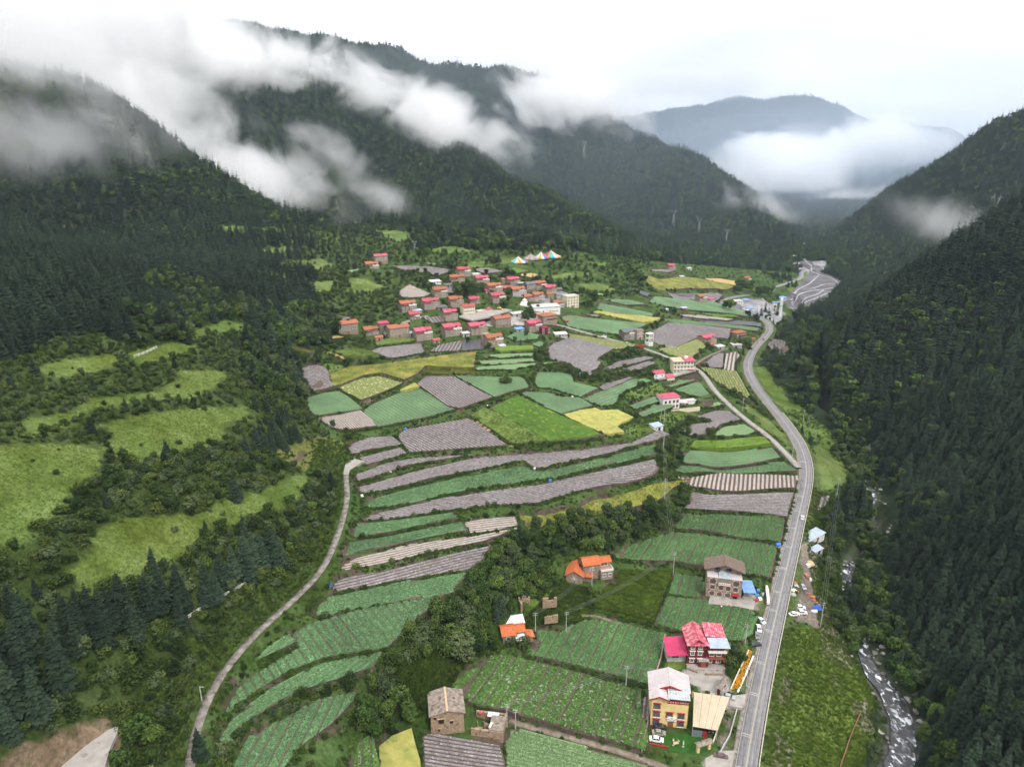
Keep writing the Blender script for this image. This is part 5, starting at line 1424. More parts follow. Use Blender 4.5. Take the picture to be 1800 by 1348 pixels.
VH(656,473,25,'two','orange','stone',"orange-roofed house below the lone pink-roofed house on the slope",fl=2)
VH(767,500,20,'shed','zinc','white',"small white shed with a metal roof in the upper fields",name='shed',fl=1,cat='shed',group=None)
VH(735,552,16,'shed','paleblue','wood' if 'wood' in BM else 'grey',"pale blue sheet shelter beside the leftmost orange-roofed house",name='shelter',fl=1,cat='shelter',group=None)
VH(778,545,20,'shed','greyroof','darkstone',"low grey-roofed barn beside the magenta-pink roofed house",name='barn',fl=1,cat='barn',group=None)
VH(860,549,9,'hip','redroof','maroon',"small red pavilion left of the golden-roofed temple",name='pavilion',fl=1,cat='pavilion',group=None)
VH(1106,598,26,'two','greyroof','darkstone',"dark grey-roofed house beside the lane with a red truck in front",group=None)
VH(1125,597,15,'flat','greyroof','brick',"brown brick block joined to the dark-roofed house by the lane",name='brick_house',group=None)
VH(1249,607,32,'two','pink','stone',"pink-roofed house in the middle of the valley fields beside potato plots",group=None)
VH(1252,610,12,'hut','orange','stone',"small orange-roofed porch building in front of the valley's pink-roofed house",name='outhouse',fl=1,cat='outhouse',group=None)
VH(1303,594,26,'hip','orange','stone',"orange hip-roofed house by the road bend among trees",fl=2,group=None)
VH(1325,598,9,'hut','orange','mudwall',"tiny orange hut right beside the road bend",name='hut',fl=1,cat='hut',group=None)
VH(1296,611,18,'shed','offwhite','grey',"low pale shed near the road between dark trees",name='shed',fl=1,cat='shed',group=None,yaw=10)
VH(1268,613,18,'shed','offwhite','grey',"white-roofed lean-to below the valley's pink-roofed house",name='shelter',fl=1,cat='shelter',group=None)
VH(1236,533,20,'two','orange','stone',"orange-tiled house beside the far road end",group=None)
VH(1252,533,14,'shed','pink','grey',"pink low house joined to the orange one near the far road end",name='low_house',fl=2,group=None)
VH(1182,477,17,'two','pink','stone',"lone pink-roofed house far back below the wooded ridge",group=None)
VH(1316,495,16,'two','orange','stone',"far orange-roofed house above the cement works",group=None,fl=2)
VH(987,594,23,'shed','offwhite','grey',"pale flat shed beside the lane at the corner of the grey film field",name='shed',fl=1,cat='shed',group=None,yaw=14)
VH(1200,489,9,'shed','offwhite','white',"white cabin in the far green meadow",name='cabin',fl=1,cat='cabin',group=None)
VH(1213,475,9,'shed','offwhite','white',"white cabin right of the far pink-roofed house",name='cabin',fl=1,cat='cabin',group=None)
VH(1205,546,13,'shed','paleblue','carred' if 'carred' in BM else 'brick',"turquoise-roofed red cabin among the far field strips",name='cabin',fl=1,cat='cabin',group=None)
VH(1172,549,8,'shed','offwhite','darkstone',"dark hut with pale roof on a bushy field edge",name='hut',fl=1,cat='hut',group=None)
VH(730,562,20,'two','redroof','darkstone',"dull red roofed low house below the village's left orange-roofed house",fl=2)
VH(784,585,16,'hut','greyroof','mudwall',"grey-roofed mud hut between two pink roofs in the front row",fl=1,name='hut',cat='hut')
VH(820,592,15,'shed','offwhite','grey',"pale flat-roofed shed between two pink-roofed houses",fl=1,name='shed',cat='shed')
VH(856,600,14,'flat','offwhite','brick',"small pinkish flat block left of the lowest orange-roofed house",fl=2)
VH(884,613,13,'flat','offwhite','white',"small white outhouse at the foot of the lowest orange-roofed house",fl=1,name='outhouse',cat='outhouse')
VH(915,583,16,'shed','bluesheet','grey',"blue-roofed shed beside the paved yard",fl=1,name='shed',cat='shed')
VH(836,535,22,'two','pink','darkstone',"pink-roofed house just behind the cream school",fl=2)
VH(894,515,20,'two','redroof','stone',"dull red roofed house between pink and orange ones in the upper village",fl=2)
VH(890,500,18,'hut','orange','stone',"little orange-roofed house at the upper edge above the tall one",fl=2)
VH(932,530,20,'two','orange','stone',"orange-roofed house left of the red-fronted one",fl=2)
VH(918,508,15,'flat','zinc','grey',"grey house with bright metal roof among the upper orange roofs",fl=2)
VH(960,538,18,'flat','greyroof','grey',"grey flat-topped house behind the white hall's left half",fl=2)
VH(982,518,17,'hut','greyroof','darkstone',"dark-roofed house at the right end of the upper row",fl=2)
VH(996,535,16,'flat','paleblue','grey',"pale blue roofed block leaning on the tall cream building",fl=3)
VH(940,560,16,'shed','magenta','brick',"magenta-roofed annex below the white hall",fl=1,name='annex',cat='building')
VH(838,487,16,'flat','offwhite','white',"white flat house right of the topmost dull pink roof",fl=1)
VH(790,505,14,'shed','greyroof','stone',"stone barn with grey roof left of the upper orange-roofed house",fl=1,name='barn',cat='barn')
VH(682,593,12,'shed','greyroof','mudwall',"tiny mud shed left of the biggest orange-tiled house",fl=1,name='shed',cat='shed')
VH(768,604,14,'hut','redroof','stone',"tiny red-roofed stone hut above the grey film field",fl=1,name='hut',cat='hut')
# low cement plant buildings
VH(1297,537,19,'flat','offwhite','white',"long white two-storey office left of the cement works",name='office',fl=2,cat='office',group=None,yaw=8)
VH(1314,531,14,'shed','bluesheet','grey',"blue-roofed shed behind the white office",name='shed',fl=1,cat='shed',group='blue-roofed sheds of the cement works')
VH(1322,546,15,'shed','bluesheet','white',"blue-roofed white shed in front of the cement works",name='shed',fl=1,cat='shed',group='blue-roofed sheds of the cement works')
VH(1316,550,9,'shed','offwhite','grey',"pale-roofed small shed at the roadside corner of the cement works",name='shed',fl=1,cat='shed',group=None)
VH(1378,531,18,'shed','bluesheet','grey',"long blue-roofed shed right of the white silo tower",name='shed',fl=2,cat='shed',group='blue-roofed sheds of the cement works')
for i, (a, b, c) in enumerate([(1397,456,10),(1408,455,8),(1415,434,6),(1404,453,6)]):
    VH(a,b,c,'flat','offwhite','white',["white far building leftmost beside the braided river","white far building right of a larger white one by the river","farthest white building up the misty valley","small white far hut between two larger white buildings"][i],name='far_building',fl=2,cat='building',group=None)

# cement works: tower, silos
x, y, z, t = spot(1371, 556)
r = empty('cement_tower', (x, y, z), .1, "white cement silo tower with a blue band and domed top", 'silo tower')
k = t / FPX
mb = MB(); mb.tube((0,0,-2), (0,0,30*k), 2.6*k, 2.6*k, 14); mb.build('silo', BM['white'], r)
mb = MB(); mb.tube((0,0,30*k), (0,0,33*k), 2.6*k, 1.2*k, 14); mb.build('dome', BM['white'], r)
mb = MB(); mb.tube((0,0,18*k), (0,0,19.5*k), 2.7*k, 2.7*k, 14); mb.build('band', BM['bluesheet'], r)
x, y, z, t = spot(1361, 552)
r = empty('mixing_house', (x, y, z), .15, "white boxy mixing house with a blue flat roof at the cement works", 'mixing plant')
mb = MB(); mb.box(-3.6*k, 3.6*k, 0, 5*k, -2, 20*k); mb.build('wall', BM['white'], r)
mb = MB(); mb.box(-4.2*k, 13*k, -.5*k, 5.5*k, 20*k, 21.5*k); mb.build('roof', BM['bluesheet'], r)
for u, v in ((-1, 14), (-1, 8), (1, 14)): window(r, u*k, 0, v*k, 2, 2.4, 'f', sub=False)
x, y, z, t = spot(1332, 553)
r = empty('cement_silo', (x, y, z), 0, "slim white cement silo with a blue base beside dark trees", 'silo')
mb = MB(); mb.tube((0,0,3*k), (0,0,15*k), 1.8*k, 1.8*k, 12); mb.build('drum', BM['white'], r)
mb = MB(); mb.tube((0,0,-2), (0,0,3*k), 1.9*k, 1.9*k, 12); mb.build('base', BM['bluesheet'], r)
NOBUILD += [(*spot(1335, 548)[:2], 26), (*spot(1372, 556)[:2], 26), (*spot(1372, 545)[:2], 16)]
def heap(px, py, w, h, m, name, label, cat, group=None, seed=1, sx=1.0):
    x, y, z, t = spot(px, py); q = random.Random(seed)
    n, rings = 14, 4; V = []; Fs = []
    for k in range(rings):
        f = k / rings
        for i in range(n):
            a = 6.283 * i / n; rr = w * (1 - f) * (1 + q.uniform(-.13, .13))
            V.append((rr * sx * math.cos(a), rr * math.sin(a), h * math.sin(f * 1.57) * (1 + q.uniform(-.05, .05)) - (.3 if k == 0 else 0)))
    V.append((0, 0, h))
    for k in range(rings - 1):
        for i in range(n): Fs.append((k*n+i, k*n+(i+1) % n, (k+1)*n+(i+1) % n, (k+1)*n+i))
    for i in range(n): Fs.append(((rings-1)*n+i, (rings-1)*n+(i+1) % n, len(V)-1))
    mb = MB(); mb.add(V, Fs); o = mb.build(name, m, None, (x, y, z), 0); tag(o, label, cat, group); return o
heap(1290,541,11,5,BM['greyroof'],'gravel_heap',"grey gravel heap under netting beside the road at the cement works",'gravel heap',seed=3)
heap(1398,556,7,3,BM['greyroof'],'gravel_heap',"low grey gravel heap right of the cement silo tower",'gravel heap',seed=4)

# temple pavilion, stupa, tents
x, y, z, t = spot(877, 551)
r = empty('temple', (x, y, z), .3, "red temple pavilion with a gilded tiered roof in the village square", 'temple')
mb = MB(); mb.box(-3,3,-2.5,2.5,-1,3.2); mb.build('wall', BM['maroon'], r)
def hiproof(mb, w, d, z, h, e): mb.add([(-w,-d,z),(w,-d,z),(w,d,z),(-w,d,z),(-w*e,0,z+h),(w*e,0,z+h)], [(0,1,5,4),(1,2,5),(2,3,4,5),(3,0,4),(0,3,2,1)])
mb = MB(); hiproof(mb, 4.4, 3.8, 3.2, 1.5, .35); hiproof(mb, 2.2, 1.9, 5.0, 1.4, .2); mb.tube((0,0,6.3),(0,0,7.6),.25,.05); mb.build('roof', BM['gold'], r)
mb = MB(); mb.box(-1.2,1.2,-1,1,3.5,5.0); mb.build('upper_storey', BM['maroon'], r)
for u in (-2.2, 0, 2.2): window(r, u, -2.5, 1.6, .9, 1.3, 'f', sub=False)
NOBUILD.append((x, y, 6))
x, y, z, t = spot(922, 536)
r = empty('stupa', (x, y, z), 0, "white stupa with a stepped base and gold spire near the white hall", 'stupa')
mb = MB()
for k, s in enumerate((4.5, 3.6, 2.7)): mb.box(-s, s, -s, s, k*1.0 - (1 if k == 0 else 0), k*1.0+1.0)
mb.build('plinth', BM['white'], r)
mb = MB(); mb.tube((0,0,3),(0,0,4.6),1.7,2.1,12).tube((0,0,4.6),(0,0,5.8),2.1,.7,12); mb.build('dome', BM['white'], r)
mb = MB(); mb.tube((0,0,5.8),(0,0,9.5),.6,.1,8); mb.build('spire', BM['gold'], r)
NOBUILD.append((x, y, 7))
TENTC = [(.60,.60,.58),(.62,.05,.04),(.58,.50,.42),(.05,.18,.55),(.05,.42,.16),(.66,.30,.03),(.52,.10,.05),(.10,.36,.52)]
TM = [mat("tent_cloth", c, None, rough=.8) for c in TENTC]
TG_ = [mat("faded_tent_cloth", (.36,.30,.25), None), mat("grey_tent_cloth", (.25,.21,.18), None)]
def tent(px, py, wpx, hpx, pal, label, seed):
    x, y, z, t = spot(px, py); k = t / FPX; R = wpx * k / 2; hh = hpx * k
    r = empty('marquee', (x, y, z), 0, label, 'marquee', 'striped festival marquees')
    n = 16; q = random.Random(seed)
    for i in range(n):
        a0, a1 = 6.283 * i / n, 6.283 * (i + 1) / n
        mb = MB(); V = []
        for f, zf in ((0, 1.0), (.2, .74), (.55, .36), (1.0, .06)):
            for a in (a0, a1): V.append((R * f * math.cos(a), R * .8 * f * math.sin(a), hh * zf))
        mb.add(V, [(0,2,3,1),(2,4,5,3),(4,6,7,5)]); mb.add([(V[6][0],V[6][1],V[6][2]),(V[7][0],V[7][1],V[7][2]),(V[7][0],V[7][1],-1.0),(V[6][0],V[6][1],-1.0)], [(0,3,2,1)])
        mb.build('cloth_panel', pal[(i * 3 + seed) % len(pal)] if len(pal) > 2 else pal[i % 2], r)
    mb = MB(); mb.tube((0,0,0),(0,0,hh*1.06),.3,.2); mb.build('pole', BM['wood'], r)
    NOBUILD.append((x, y - 8, R * 1.2))
tent(911,460,36,9.5,TM,"left striped marquee in blue, green, red and orange",1)
tent(933,455,30,9,TG_,"plain grey-brown marquee between two bright striped ones",2)
tent(951,453,30,10.5,TM,"striped marquee with red and orange panels right of the grey one",4)
tent(968,451,36,11.5,TM,"rightmost striped marquee with yellow and white panels",3)

# ------------------------------------------------------------------ the roadside houses
def hero(name, pxL, pxR, label, cat='house', group=None, dz=0):
    p, yaw, W = loc2(pxL, pxR)
    p.z += dz
    r = empty(name, p, yaw, label, cat, group)
    return r, W
# yellow guest house
r, W = hero('yellow_house', (1143,1271), (1207,1279), "yellow three-storey house with dark red window frames and a pale gabled roof")
w2 = W / 2; D = 11.5; hF = 3.2; Hh = 9.8
NOBUILD.append((*(r.location.xy), 16)); xs = -w2 + W * .42
mb = MB(); mb.box(-w2, w2, 0, D, -1, Hh); mb.box(-w2, xs, .0, D, Hh, Hh + 2.0).box(xs, w2, 4.4, D, Hh, Hh + 2.0); walls(r, mb, BM['yellow'])
mb = MB(); mb.box(xs + .05, w2 - .3, .3, 4.35, Hh + .01, Hh + .12); mb.build('terrace', BM['terr'], r)
mb = MB(); mb.box(xs, w2, -.12, .12, Hh - .1, Hh + .9).box(w2 - .24, w2, .12, 4.4, Hh - .1, Hh + .9); mb.build('parapet', BM['redtrim'], r)
for i in range(9):
    u = xs + .35 + i * (w2 - xs - .7) / 8
    mb = MB(); mb.box(u - .16, u + .16, -.20, -.122, Hh + .35, Hh + .75); mb.build('dentil', BM['frame'], r)
mb = MB(); mb.slab([(xs + .2, -.7, Hh + 2.25), (w2 + .3, -.7, Hh + 2.25), (w2 + .3, 4.2, Hh + 2.9), (xs + .2, 4.2, Hh + 2.9)], .08); gl = mb.build('glass_canopy', BM['glassroof'], r)
for i in range(8):
    u = xs + .3 + i * (w2 - xs - .1) / 7
    mb = MB(); mb.slab([(u-.05, -.75, Hh + 2.34), (u+.05, -.75, Hh + 2.34), (u+.05, 4.2, Hh + 2.98), (u-.05, 4.2, Hh + 2.98)], .07); mb.build('glazing_bar', BM['frame'], gl)
for v in (.8, 2.4):
    mb = MB(); mb.slab([(xs+.2, v-.06, Hh+2.25+.133*(v+.7)+.09), (w2+.3, v-.06, Hh+2.25+.133*(v+.7)+.09), (w2+.3, v+.06, Hh+2.25+.133*(v+.82)+.09), (xs+.2, v+.06, Hh+2.25+.133*(v+.82)+.09)], .07); mb.build('glazing_bar', BM['frame'], gl)
for u in (xs + .5, 0 + w2*.45, w2 - .2):
    mb = MB(); mb.tube((u, -.3, Hh + .1), (u, -.3, Hh + 2.2), .07); mb.build('canopy_post', BM['redtrim'], r)
# roof: ridge front to back with a lower gable over the left wing
ry0, ry1, rz, rr = 3.2, D + .9, Hh + 2.0, 2.3
mb = MB(); e = 1.0
for sx in (-1, 1):
    P = [(sx*(w2+e), ry0, rz-.35), (0, ry0, rz+rr), (0, ry1, rz+rr), (sx*(w2+e), ry1, rz-.35)]
    mb.slab(P if sx < 0 else P[::-1], .2)
rf = mb.build('roof', BM['whiteroof'], r)
for sx in (-1, 1):
    for i in range(1, 9):
        yy = ry0 + (ry1 - ry0) * i / 9
        mb = MB(); P = [(sx*(w2+e), yy-.04, rz-.35+.05), (0, yy-.04, rz+rr+.05), (0, yy+.04, rz+rr+.05), (sx*(w2+e), yy+.04, rz-.35+.05)]
        mb.slab(P if sx < 0 else P[::-1], .06); mb.build('roof_seam', BM['offwhite'], rf)
mb = MB(); mb.box(-.16, .16, ry0, ry1, rz+rr-.05, rz+rr+.1); mb.build('ridge', BM['offwhite'], rf)
for sx in (-1, 1):
    mb = MB(); P = [(sx*(w2+e), ry0-.22, rz-.30), (0, ry0-.22, rz+rr+.05), (0, ry0-.01, rz+rr+.05), (sx*(w2+e), ry0-.01, rz-.30)]
    mb.slab(P if sx < 0 else P[::-1], .42); mb.build('bargeboard', BM['redtrim'], rf)
xa, xb = -w2 - e, xs + .6; xc = (xa + xb) / 2
mb = MB(); mb.slab([(xa, -1.0, rz-.35), (xc, -1.0, rz+1.05), (xc, ry0+2.5, rz+1.05), (xa, ry0+2.5, rz-.35)], .2).slab([(xc, -1.0, rz+1.05), (xb, -1.0, rz-.1), (xb, ry0+2.5, rz-.1), (xc, ry0+2.5, rz+1.05)], .2)
rf2 = mb.build('wing_roof', BM['whiteroof'], r)
mb = MB(); mb.slab([(xa, -1.22, rz-.3), (xc, -1.22, rz+1.1), (xc, -1.01, rz+1.1), (xa, -1.01, rz-.3)], .45).slab([(xc, -1.22, rz+1.1), (xb, -1.22, rz-.05), (xb, -1.01, rz-.05), (xc, -1.01, rz+1.1)], .45); mb.build('bargeboard', BM['redtrim'], rf2)
mb = MB(); mb.box(-w2, xs, -.001, 0.25, Hh+2.0, Hh+2.3, top=.1); mb.build('gable_wall', BM['redtrim'], r)
mb = MB(); mb.gable(-w2, w2, ry0 + .3, ry0 + .6, rz, rz + rr - .35, 'y'); mb.build('gable_panel', BM['redtrim'], r)
for i in range(9):
    u = -w2 + .3 + i * (xs + w2 - .5) / 8
    mb = MB(); mb.box(u-.14, u+.14, -.22, 0, Hh+1.3, Hh+1.6); mb.build('dentil', BM['frame'], r)
for u, zs in ((-w2 + W*.15, (1.7, 4.9, 8.1)), (-w2 + W*.5, (4.9,)), (-w2 + W*.82, (1.7, 4.9))):
    for zc in zs: 
        o = window(r, u, 0, zc, 1.75, 1.7, 'f', 'woodr', .12, depth=.22)
        mb = MB(); mb.box(u - 1.3, u + 1.3, -.42, -.02, zc + 1.12, zc + 1.34); mb.build('lintel', BM['redtrim'], o)
        mb = MB(); mb.box(u - 1.2, u + 1.2, -.36, -.02, zc - 1.30, zc - 1.13); mb.build('sill', BM['frame'], o)
mb = MB(); mb.box(-w2 + W*.45, -w2 + W*.70, -.5, -.05, 2.75, 4.35, top=0); sg = mb.build('sign', BM['frame'], r)
mb = MB(); u0 = -w2 + W*.575
mb.tube((u0, -.53, 3.95), (u0, -.51, 3.95), .25, n=8)
for s in (-1, 1): mb.slab([(u0 + s*.35, -.52, 3.3), (u0 + s*1.25, -.52, 3.75), (u0 + s*1.3, -.515, 3.55), (u0 + s*.4, -.515, 3.1)][::s], .05)
mb.box(u0-.9, u0+.9, -.53, -.505, 2.9, 3.02); mb.build('emblem', BM['greyroof'], sg)
door(r, -w2 + W*.55, 0, 0, 1.8, 2.4, BM['woodr'])
mb = MB(); mb.tube((0.2, 2.0, Hh), (0.2, 2.0, Hh + 7), .05, .03); mb.build('flagpole', BM['wire'], r)
yel = r
# beige canopy beside it
c = [Vector(cast([p])[0][:3]) for p in [(1212,1289),(1258,1296),(1281,1240),(1214,1231)]]
zb = r.location.z
r = empty('canopy', (c[0].x, c[0].y, zb), 0, "large translucent beige canopy roof beside the yellow house", 'canopy')
Q = [Vector((p.x - c[0].x, p.y - c[0].y, 0)) for p in c]
zs = (4.3, 3.7, 5.0, 5.6)
# corners drawn in so that the raised roof still covers the yard it shades
ctr = sum((Q[i] for i in range(4)), Vector()) / 4
Q = [ctr + (q - ctr) * .93 + Vector((0, -1.5, 0)) for q in Q]
mb = MB(); mb.slab([(Q[i].x, Q[i].y, zs[i]) for i in range(4)], .1); cs = mb.build('sheet', BM['canopy'], r)
for k in range(1, 12):
    a = Q[0].lerp(Q[1], k/12); b = Q[3].lerp(Q[2], k/12); za = zs[0] + (zs[1]-zs[0])*k/12; zc = zs[3] + (zs[2]-zs[3])*k/12
    mb = MB(); mb.tube((a.x, a.y, za+.03), (b.x, b.y, zc+.03), .06, n=4); mb.build('batten', BM['offwhite'] if k % 3 else BM['wood'], cs)
for i in range(4):
    mb = MB(); mb.tube((Q[i].x, Q[i].y, -.5), (Q[i].x, Q[i].y, zs[i]-.1), .12); mb.build('post', BM['steel'], r)
mb = MB(); a, b = Q[0], Q[0].lerp(Q[1], .42); mb.slab([(a.x, a.y+.1, 2.7), (b.x, b.y+.1, 2.7), (b.x, b.y+.2, 2.7), (a.x, a.y+.2, 2.7)], 2.9); mb.build('side_screen', BM['cargrey'], r)
a, b = Q[0].lerp(Q[1], .44), Q[0].lerp(Q[1], .6); mb = MB(); mb.slab([(a.x, a.y+.1, 2.6), (b.x, b.y+.1, 2.6), (b.x, b.y+.2, 2.6), (a.x, a.y+.2, 2.6)], 2.8); mb.build('door_panel', BM['redtrim'], r)
# dark red house
r, W = hero('maroon_house', (1207,1167), (1271,1167), "dark red house with a pink corrugated gabled roof and blue front roof")
w2 = W / 2; D = 9.5; Hh = 9.6
NOBUILD.append((*(r.location.xy), 15)); NOBUILD.append((r.location.x - 9, r.location.y + 6, 8))
mb = MB(); mb.box(-w2, w2, 0, D, -1, Hh).gable(-w2, 0, 0, D, Hh, Hh+2.2, 'y'); walls(r, mb, BM['maroon'])
mb = MB(); mb.box(-w2 - .3, w2 + .3, -3.4, -.05, -1, .55); mb.build('front_step', BM['concrete'] if 'concrete' in BM else MT['concrete'], r)
pitched(r, -w2, 0.2, -.6, D, Hh, 2.4, BM['palepink'], 'y', .7, ribs=.75, trim=BM['pink'], name='gable_roof')
mb = MB(); mb.slab([(.1, 3.2, Hh + .9), (w2 + 1.0, 3.2, Hh + .5), (w2 + 1.0, D + .6, Hh + 1.5), (.1, D + .6, Hh + 2.3)], .18); ro = mb.build('roof', BM['palepink'], r)
for i in range(1, 10):
    u = .1 + (w2 + .9) * i / 10; za = Hh + .9 - .4 * i / 10 + .06; zc = Hh + 2.3 - .8 * i / 10 + .06
    mb = MB(); mb.slab([(u-.06, 3.2, za), (u+.06, 3.2, za), (u+.06, D+.6, zc), (u-.06, D+.6, zc)], .08); mb.build('roof_rib', BM['pink'], ro)
mb = MB(); mb.slab([(.6, -2.4, Hh - .1), (w2 + 1.4, -2.4, Hh - .1), (w2 + 1.2, 3.0, Hh + .5), (.6, 3.0, Hh + .5)], .15); mb.build('blue_roof', BM['paleblue'], r)
mb = MB(); mb.slab([(-w2 - .8, -1.4, Hh + .1), (.8, -1.4, Hh + .1), (.8, .0, Hh + .7), (-w2 - .8, .0, Hh + .7)], .15); mb.build('front_roof', BM['palepink'], r)
mb = MB(); mb.box(.5, w2 + .5, -1.6, 0, 6.5, 6.75).box(.5, w2 + .5, -1.6, -1.45, 6.75, 7.6); mb.build('balcony', BM['frame'], r)
mb = MB(); mb.box(.6, w2 + .3, -1.2, 0, 3.4, 3.6); mb.build('lower_balcony', BM['woodr'], r)
for i in range(4):
    u = .8 + i * (w2 - .8) / 3
    mb = MB(); mb.tube((u, -1.5, 0.55 if i in (0, 3) else 6.75), (u, -1.5, Hh - .15), .10); mb.build('post', BM['redtrim'], r)
for u in (-w2 + W*.13, -w2 + W*.34):
    for zc in (2.1, 5.3, 8.0):
        o = window(r, u, 0, zc, 1.2, 1.5, 'f', 'frame', .05); mb = MB(); mb.box(u - 1.15, u + 1.15, -.5, -.02, zc + 1.0, zc + 1.2); mb.build('lintel', BM['frame'], o)
for u, zc in ((-w2 + W*.62, 2.1), (-w2 + W*.86, 2.1), (-w2 + W*.66, 5.0), (-w2 + W*.86, 5.0)):
    o = window(r, u, 0, zc, 1.5, 1.7, 'f', 'frame', .05); mb = MB(); mb.box(u - 1.3, u + 1.3, -.5, -.02, zc + 1.1, zc + 1.3); mb.build('lintel', BM['frame'], o)
mb = MB(); mb.box(-w2 + W*.28, -w2 + W*.56, -2.0, 0, 3.0, 3.2).box(-w2 + W*.28, -w2 + W*.56, -2.0, -1.85, 3.2, 4.2); mb.build('porch_balcony', BM['grey'], r)
mb = MB(); mb.box(-w2 + W*.30, -w2 + W*.54, -1.9, 0, .55, 3.0); mb.build('porch', BM['maroon'], r)
door(r, -w2 + W*.42, -1.9, .55, 1.8, 2.1, BM['woodr'])
mb = MB(); mb.box(-w2 - W*.52, -w2, 1.8, 8.0, -1, 3.6); walls(r, mb, BM['grey'], 'wing_wall')
window(r, -w2 - W*.3, 1.8, 2.2, 2.6, 1.4, 'f', 'frame')
mb = MB(); mb.slab([(-w2 - W*.56, -.4, 4.1), (-w2 + .1, -.4, 4.7), (-w2 + .1, 8.8, 6.4), (-w2 - W*.56, 8.8, 5.6)], .18); mb.build('wing_roof', BM['magenta'], r)
# stone house
r, W = hero('stone_house', (1240,1048), (1302,1053), "brown-roofed three-storey stone house with flat pale terrace and ringed windows")
w2 = W / 2; D = 11; Hh = 9.6
NOBUILD.append((*(r.location.xy), 17))
mb = MB(); mb.box(-w2, w2, 0, D, -1, Hh).box(-w2, w2, 5.2, D, Hh, Hh + 2.2); walls(r, mb, BM['stone'])
mb = MB(); mb.box(-w2 + .05, -w2 + W*.34, .05, 5.1, Hh + .01, Hh + .14).box(-w2 + W*.66, w2 - .05, .05, 5.1, Hh + .01, Hh + .14); mb.build('terrace', BM['whiteroof'], r)
mb = MB(); mb.slab([(-w2 + W*.33, -.3, Hh + .3), (-w2 + W*.67, -.3, Hh + .3), (-w2 + W*.67, 4.8, Hh + .9), (-w2 + W*.33, 4.8, Hh + .9)], .1); mb.build('glass_canopy', BM['glassroof'], r)
pitched(r, -w2, w2, 4.4, D, Hh + 2.0, 2.6, BM['brownroof'], 'y', 1.3, .3, trim=BM['brownroof'])
mb = MB(); mb.gable(-w2, w2, 5.0, 5.25, Hh + 2.2, Hh + 4.2, 'y'); mb.build('gable_panel', BM['wood'], r)
for u in (-w2 + W*.24, -w2 + W*.56):
    mb = MB(); mb.slab([(u, 4.0, Hh + 1.0), (u + 1.9, 4.0, Hh + 1.0), (u + 1.9, 5.3, Hh + 2.2), (u, 5.3, Hh + 2.2)], .08); o = mb.build('solar_heater', BM['solar'], r)
    mb = MB(); mb.tube((u, 5.4, Hh + 2.25), (u + 1.9, 5.4, Hh + 2.25), .22, n=8); mb.build('tank', BM['zinc'], o)
for zc, us in ((1.8, (.17, .39, .62)), (5.0, (.17, .41, .62, .83)), (7.9, (.17, .83))):
    for u in us:
        o = window(r, -w2 + W*u, 0, zc, 1.25 if zc < 7 else 1.8, 1.25 if zc < 7 else 1.7, 'f', 'woodr', 0)
        ring = MB(); xx = -w2 + W*u; R = 1.35 if zc < 7 else 1.6
        for k in range(12):
            a0, a1 = .6 + 6.283*k/14, .6 + 6.283*(k+1)/14
            ring.tube((xx + R*math.cos(a0 + 1.57 - .3), -.06, zc + R*math.sin(a0 + 1.57 - .3)), (xx + R*math.cos(a1 + 1.57 - .3), -.06, zc + R*math.sin(a1 + 1.57 - .3)), .075, n=4)
        ring.build('stone_ring', BM['frame'], o)
mb = MB(); mb.box(-w2 + W*.33, -w2 + W*.67, -.7, 0, 6.7, 6.95).box(-w2 + W*.33, -w2 + W*.67, -.7, -.55, 6.95, 7.9); mb.build('balcony', BM['frame'], r)
for i in range(7):
    u = -w2 + W*.35 + i * W*.05; mb = MB(); mb.box(u - .12, u + .12, -.76, -.705, 7.1, 7.7); mb.build('baluster_panel', BM['redtrim'], r)
for u in (.3, .6): 
    for zc in (2, 5.2): window(r, w2, D*u, zc, 1.2, 1.4, 'r', 'frame', 0)
door(r, -w2 + W*.83, 0, 0, 1.9, 2.3, BM['dark'])
mb = MB(); mb.slab([(-w2 + W*.73, -1.3, 2.6), (-w2 + W*.93, -1.3, 2.6), (-w2 + W*.93, .05, 3.2), (-w2 + W*.73, .05, 3.2)], .15); mb.build('porch_roof', BM['redtrim'], r)
x, y, z, t = spot(1313, 1044)
r = empty('blue_canopy', (x, y, z), .0, "flat bright blue sheet canopy right of the brown-roofed stone house", 'canopy')
mb = MB(); mb.slab([(-2.9, -3.8, 4.1), (2.6, -3.8, 3.8), (3.0, 4.2, 4.9), (-2.5, 4.2, 5.2)], .14); mb.build('sheet', BM['bluesheet'], r)
for a, b in ((-2.5, -3.4), (2.3, -3.4), (2.6, 3.8), (-2.2, 3.8)): mb = MB(); mb.tube((a, b, -.5), (a, b, 4.0), .1); mb.build('post', BM['steel'], r)
NOBUILD.append((x, y, 6))
# orange-roofed farmhouse: two joined houses
r, W = hero('orange_farmhouse', (1047,1021), (1066,1028), "two-storey orange-tiled stone farmhouse with open upper terrace above the green plots", 'house', 'orange-tiled farmhouses below the scarp')
k = 1.0; NOBUILD.append((r.location.x, r.location.y + 3, 13))
r.rotation_euler.z = math.radians(14)
mb = MB(); mb.box(-7.2, 0, 2.5, 9, -1.5, 7.6).gable(-7.2, 0, 2.5, 9, 7.6, 9.4, 'x').box(0, 5.8, .5, 8.5, -1.5, 4.6).box(0, 5.8, 4.2, 8.5, 4.6, 6.9).gable(0, 5.8, 4.2, 8.5, 6.9, 8.3, 'x'); walls(r, mb, BM['stone'])
pitched(r, -7.2, 0, 2.5, 9, 7.6, 1.8, BM['orange2'], 'x', .6, trim=BM['orange2']); pitched(r, .2, 5.8, 4.2, 8.5, 6.9, 1.4, BM['orange2'], 'x', .5, trim=BM['orange2'])
mb = MB(); mb.box(.1, 5.7, .6, 4.1, 4.61, 4.72); mb.build('terrace', BM['terr'], r)
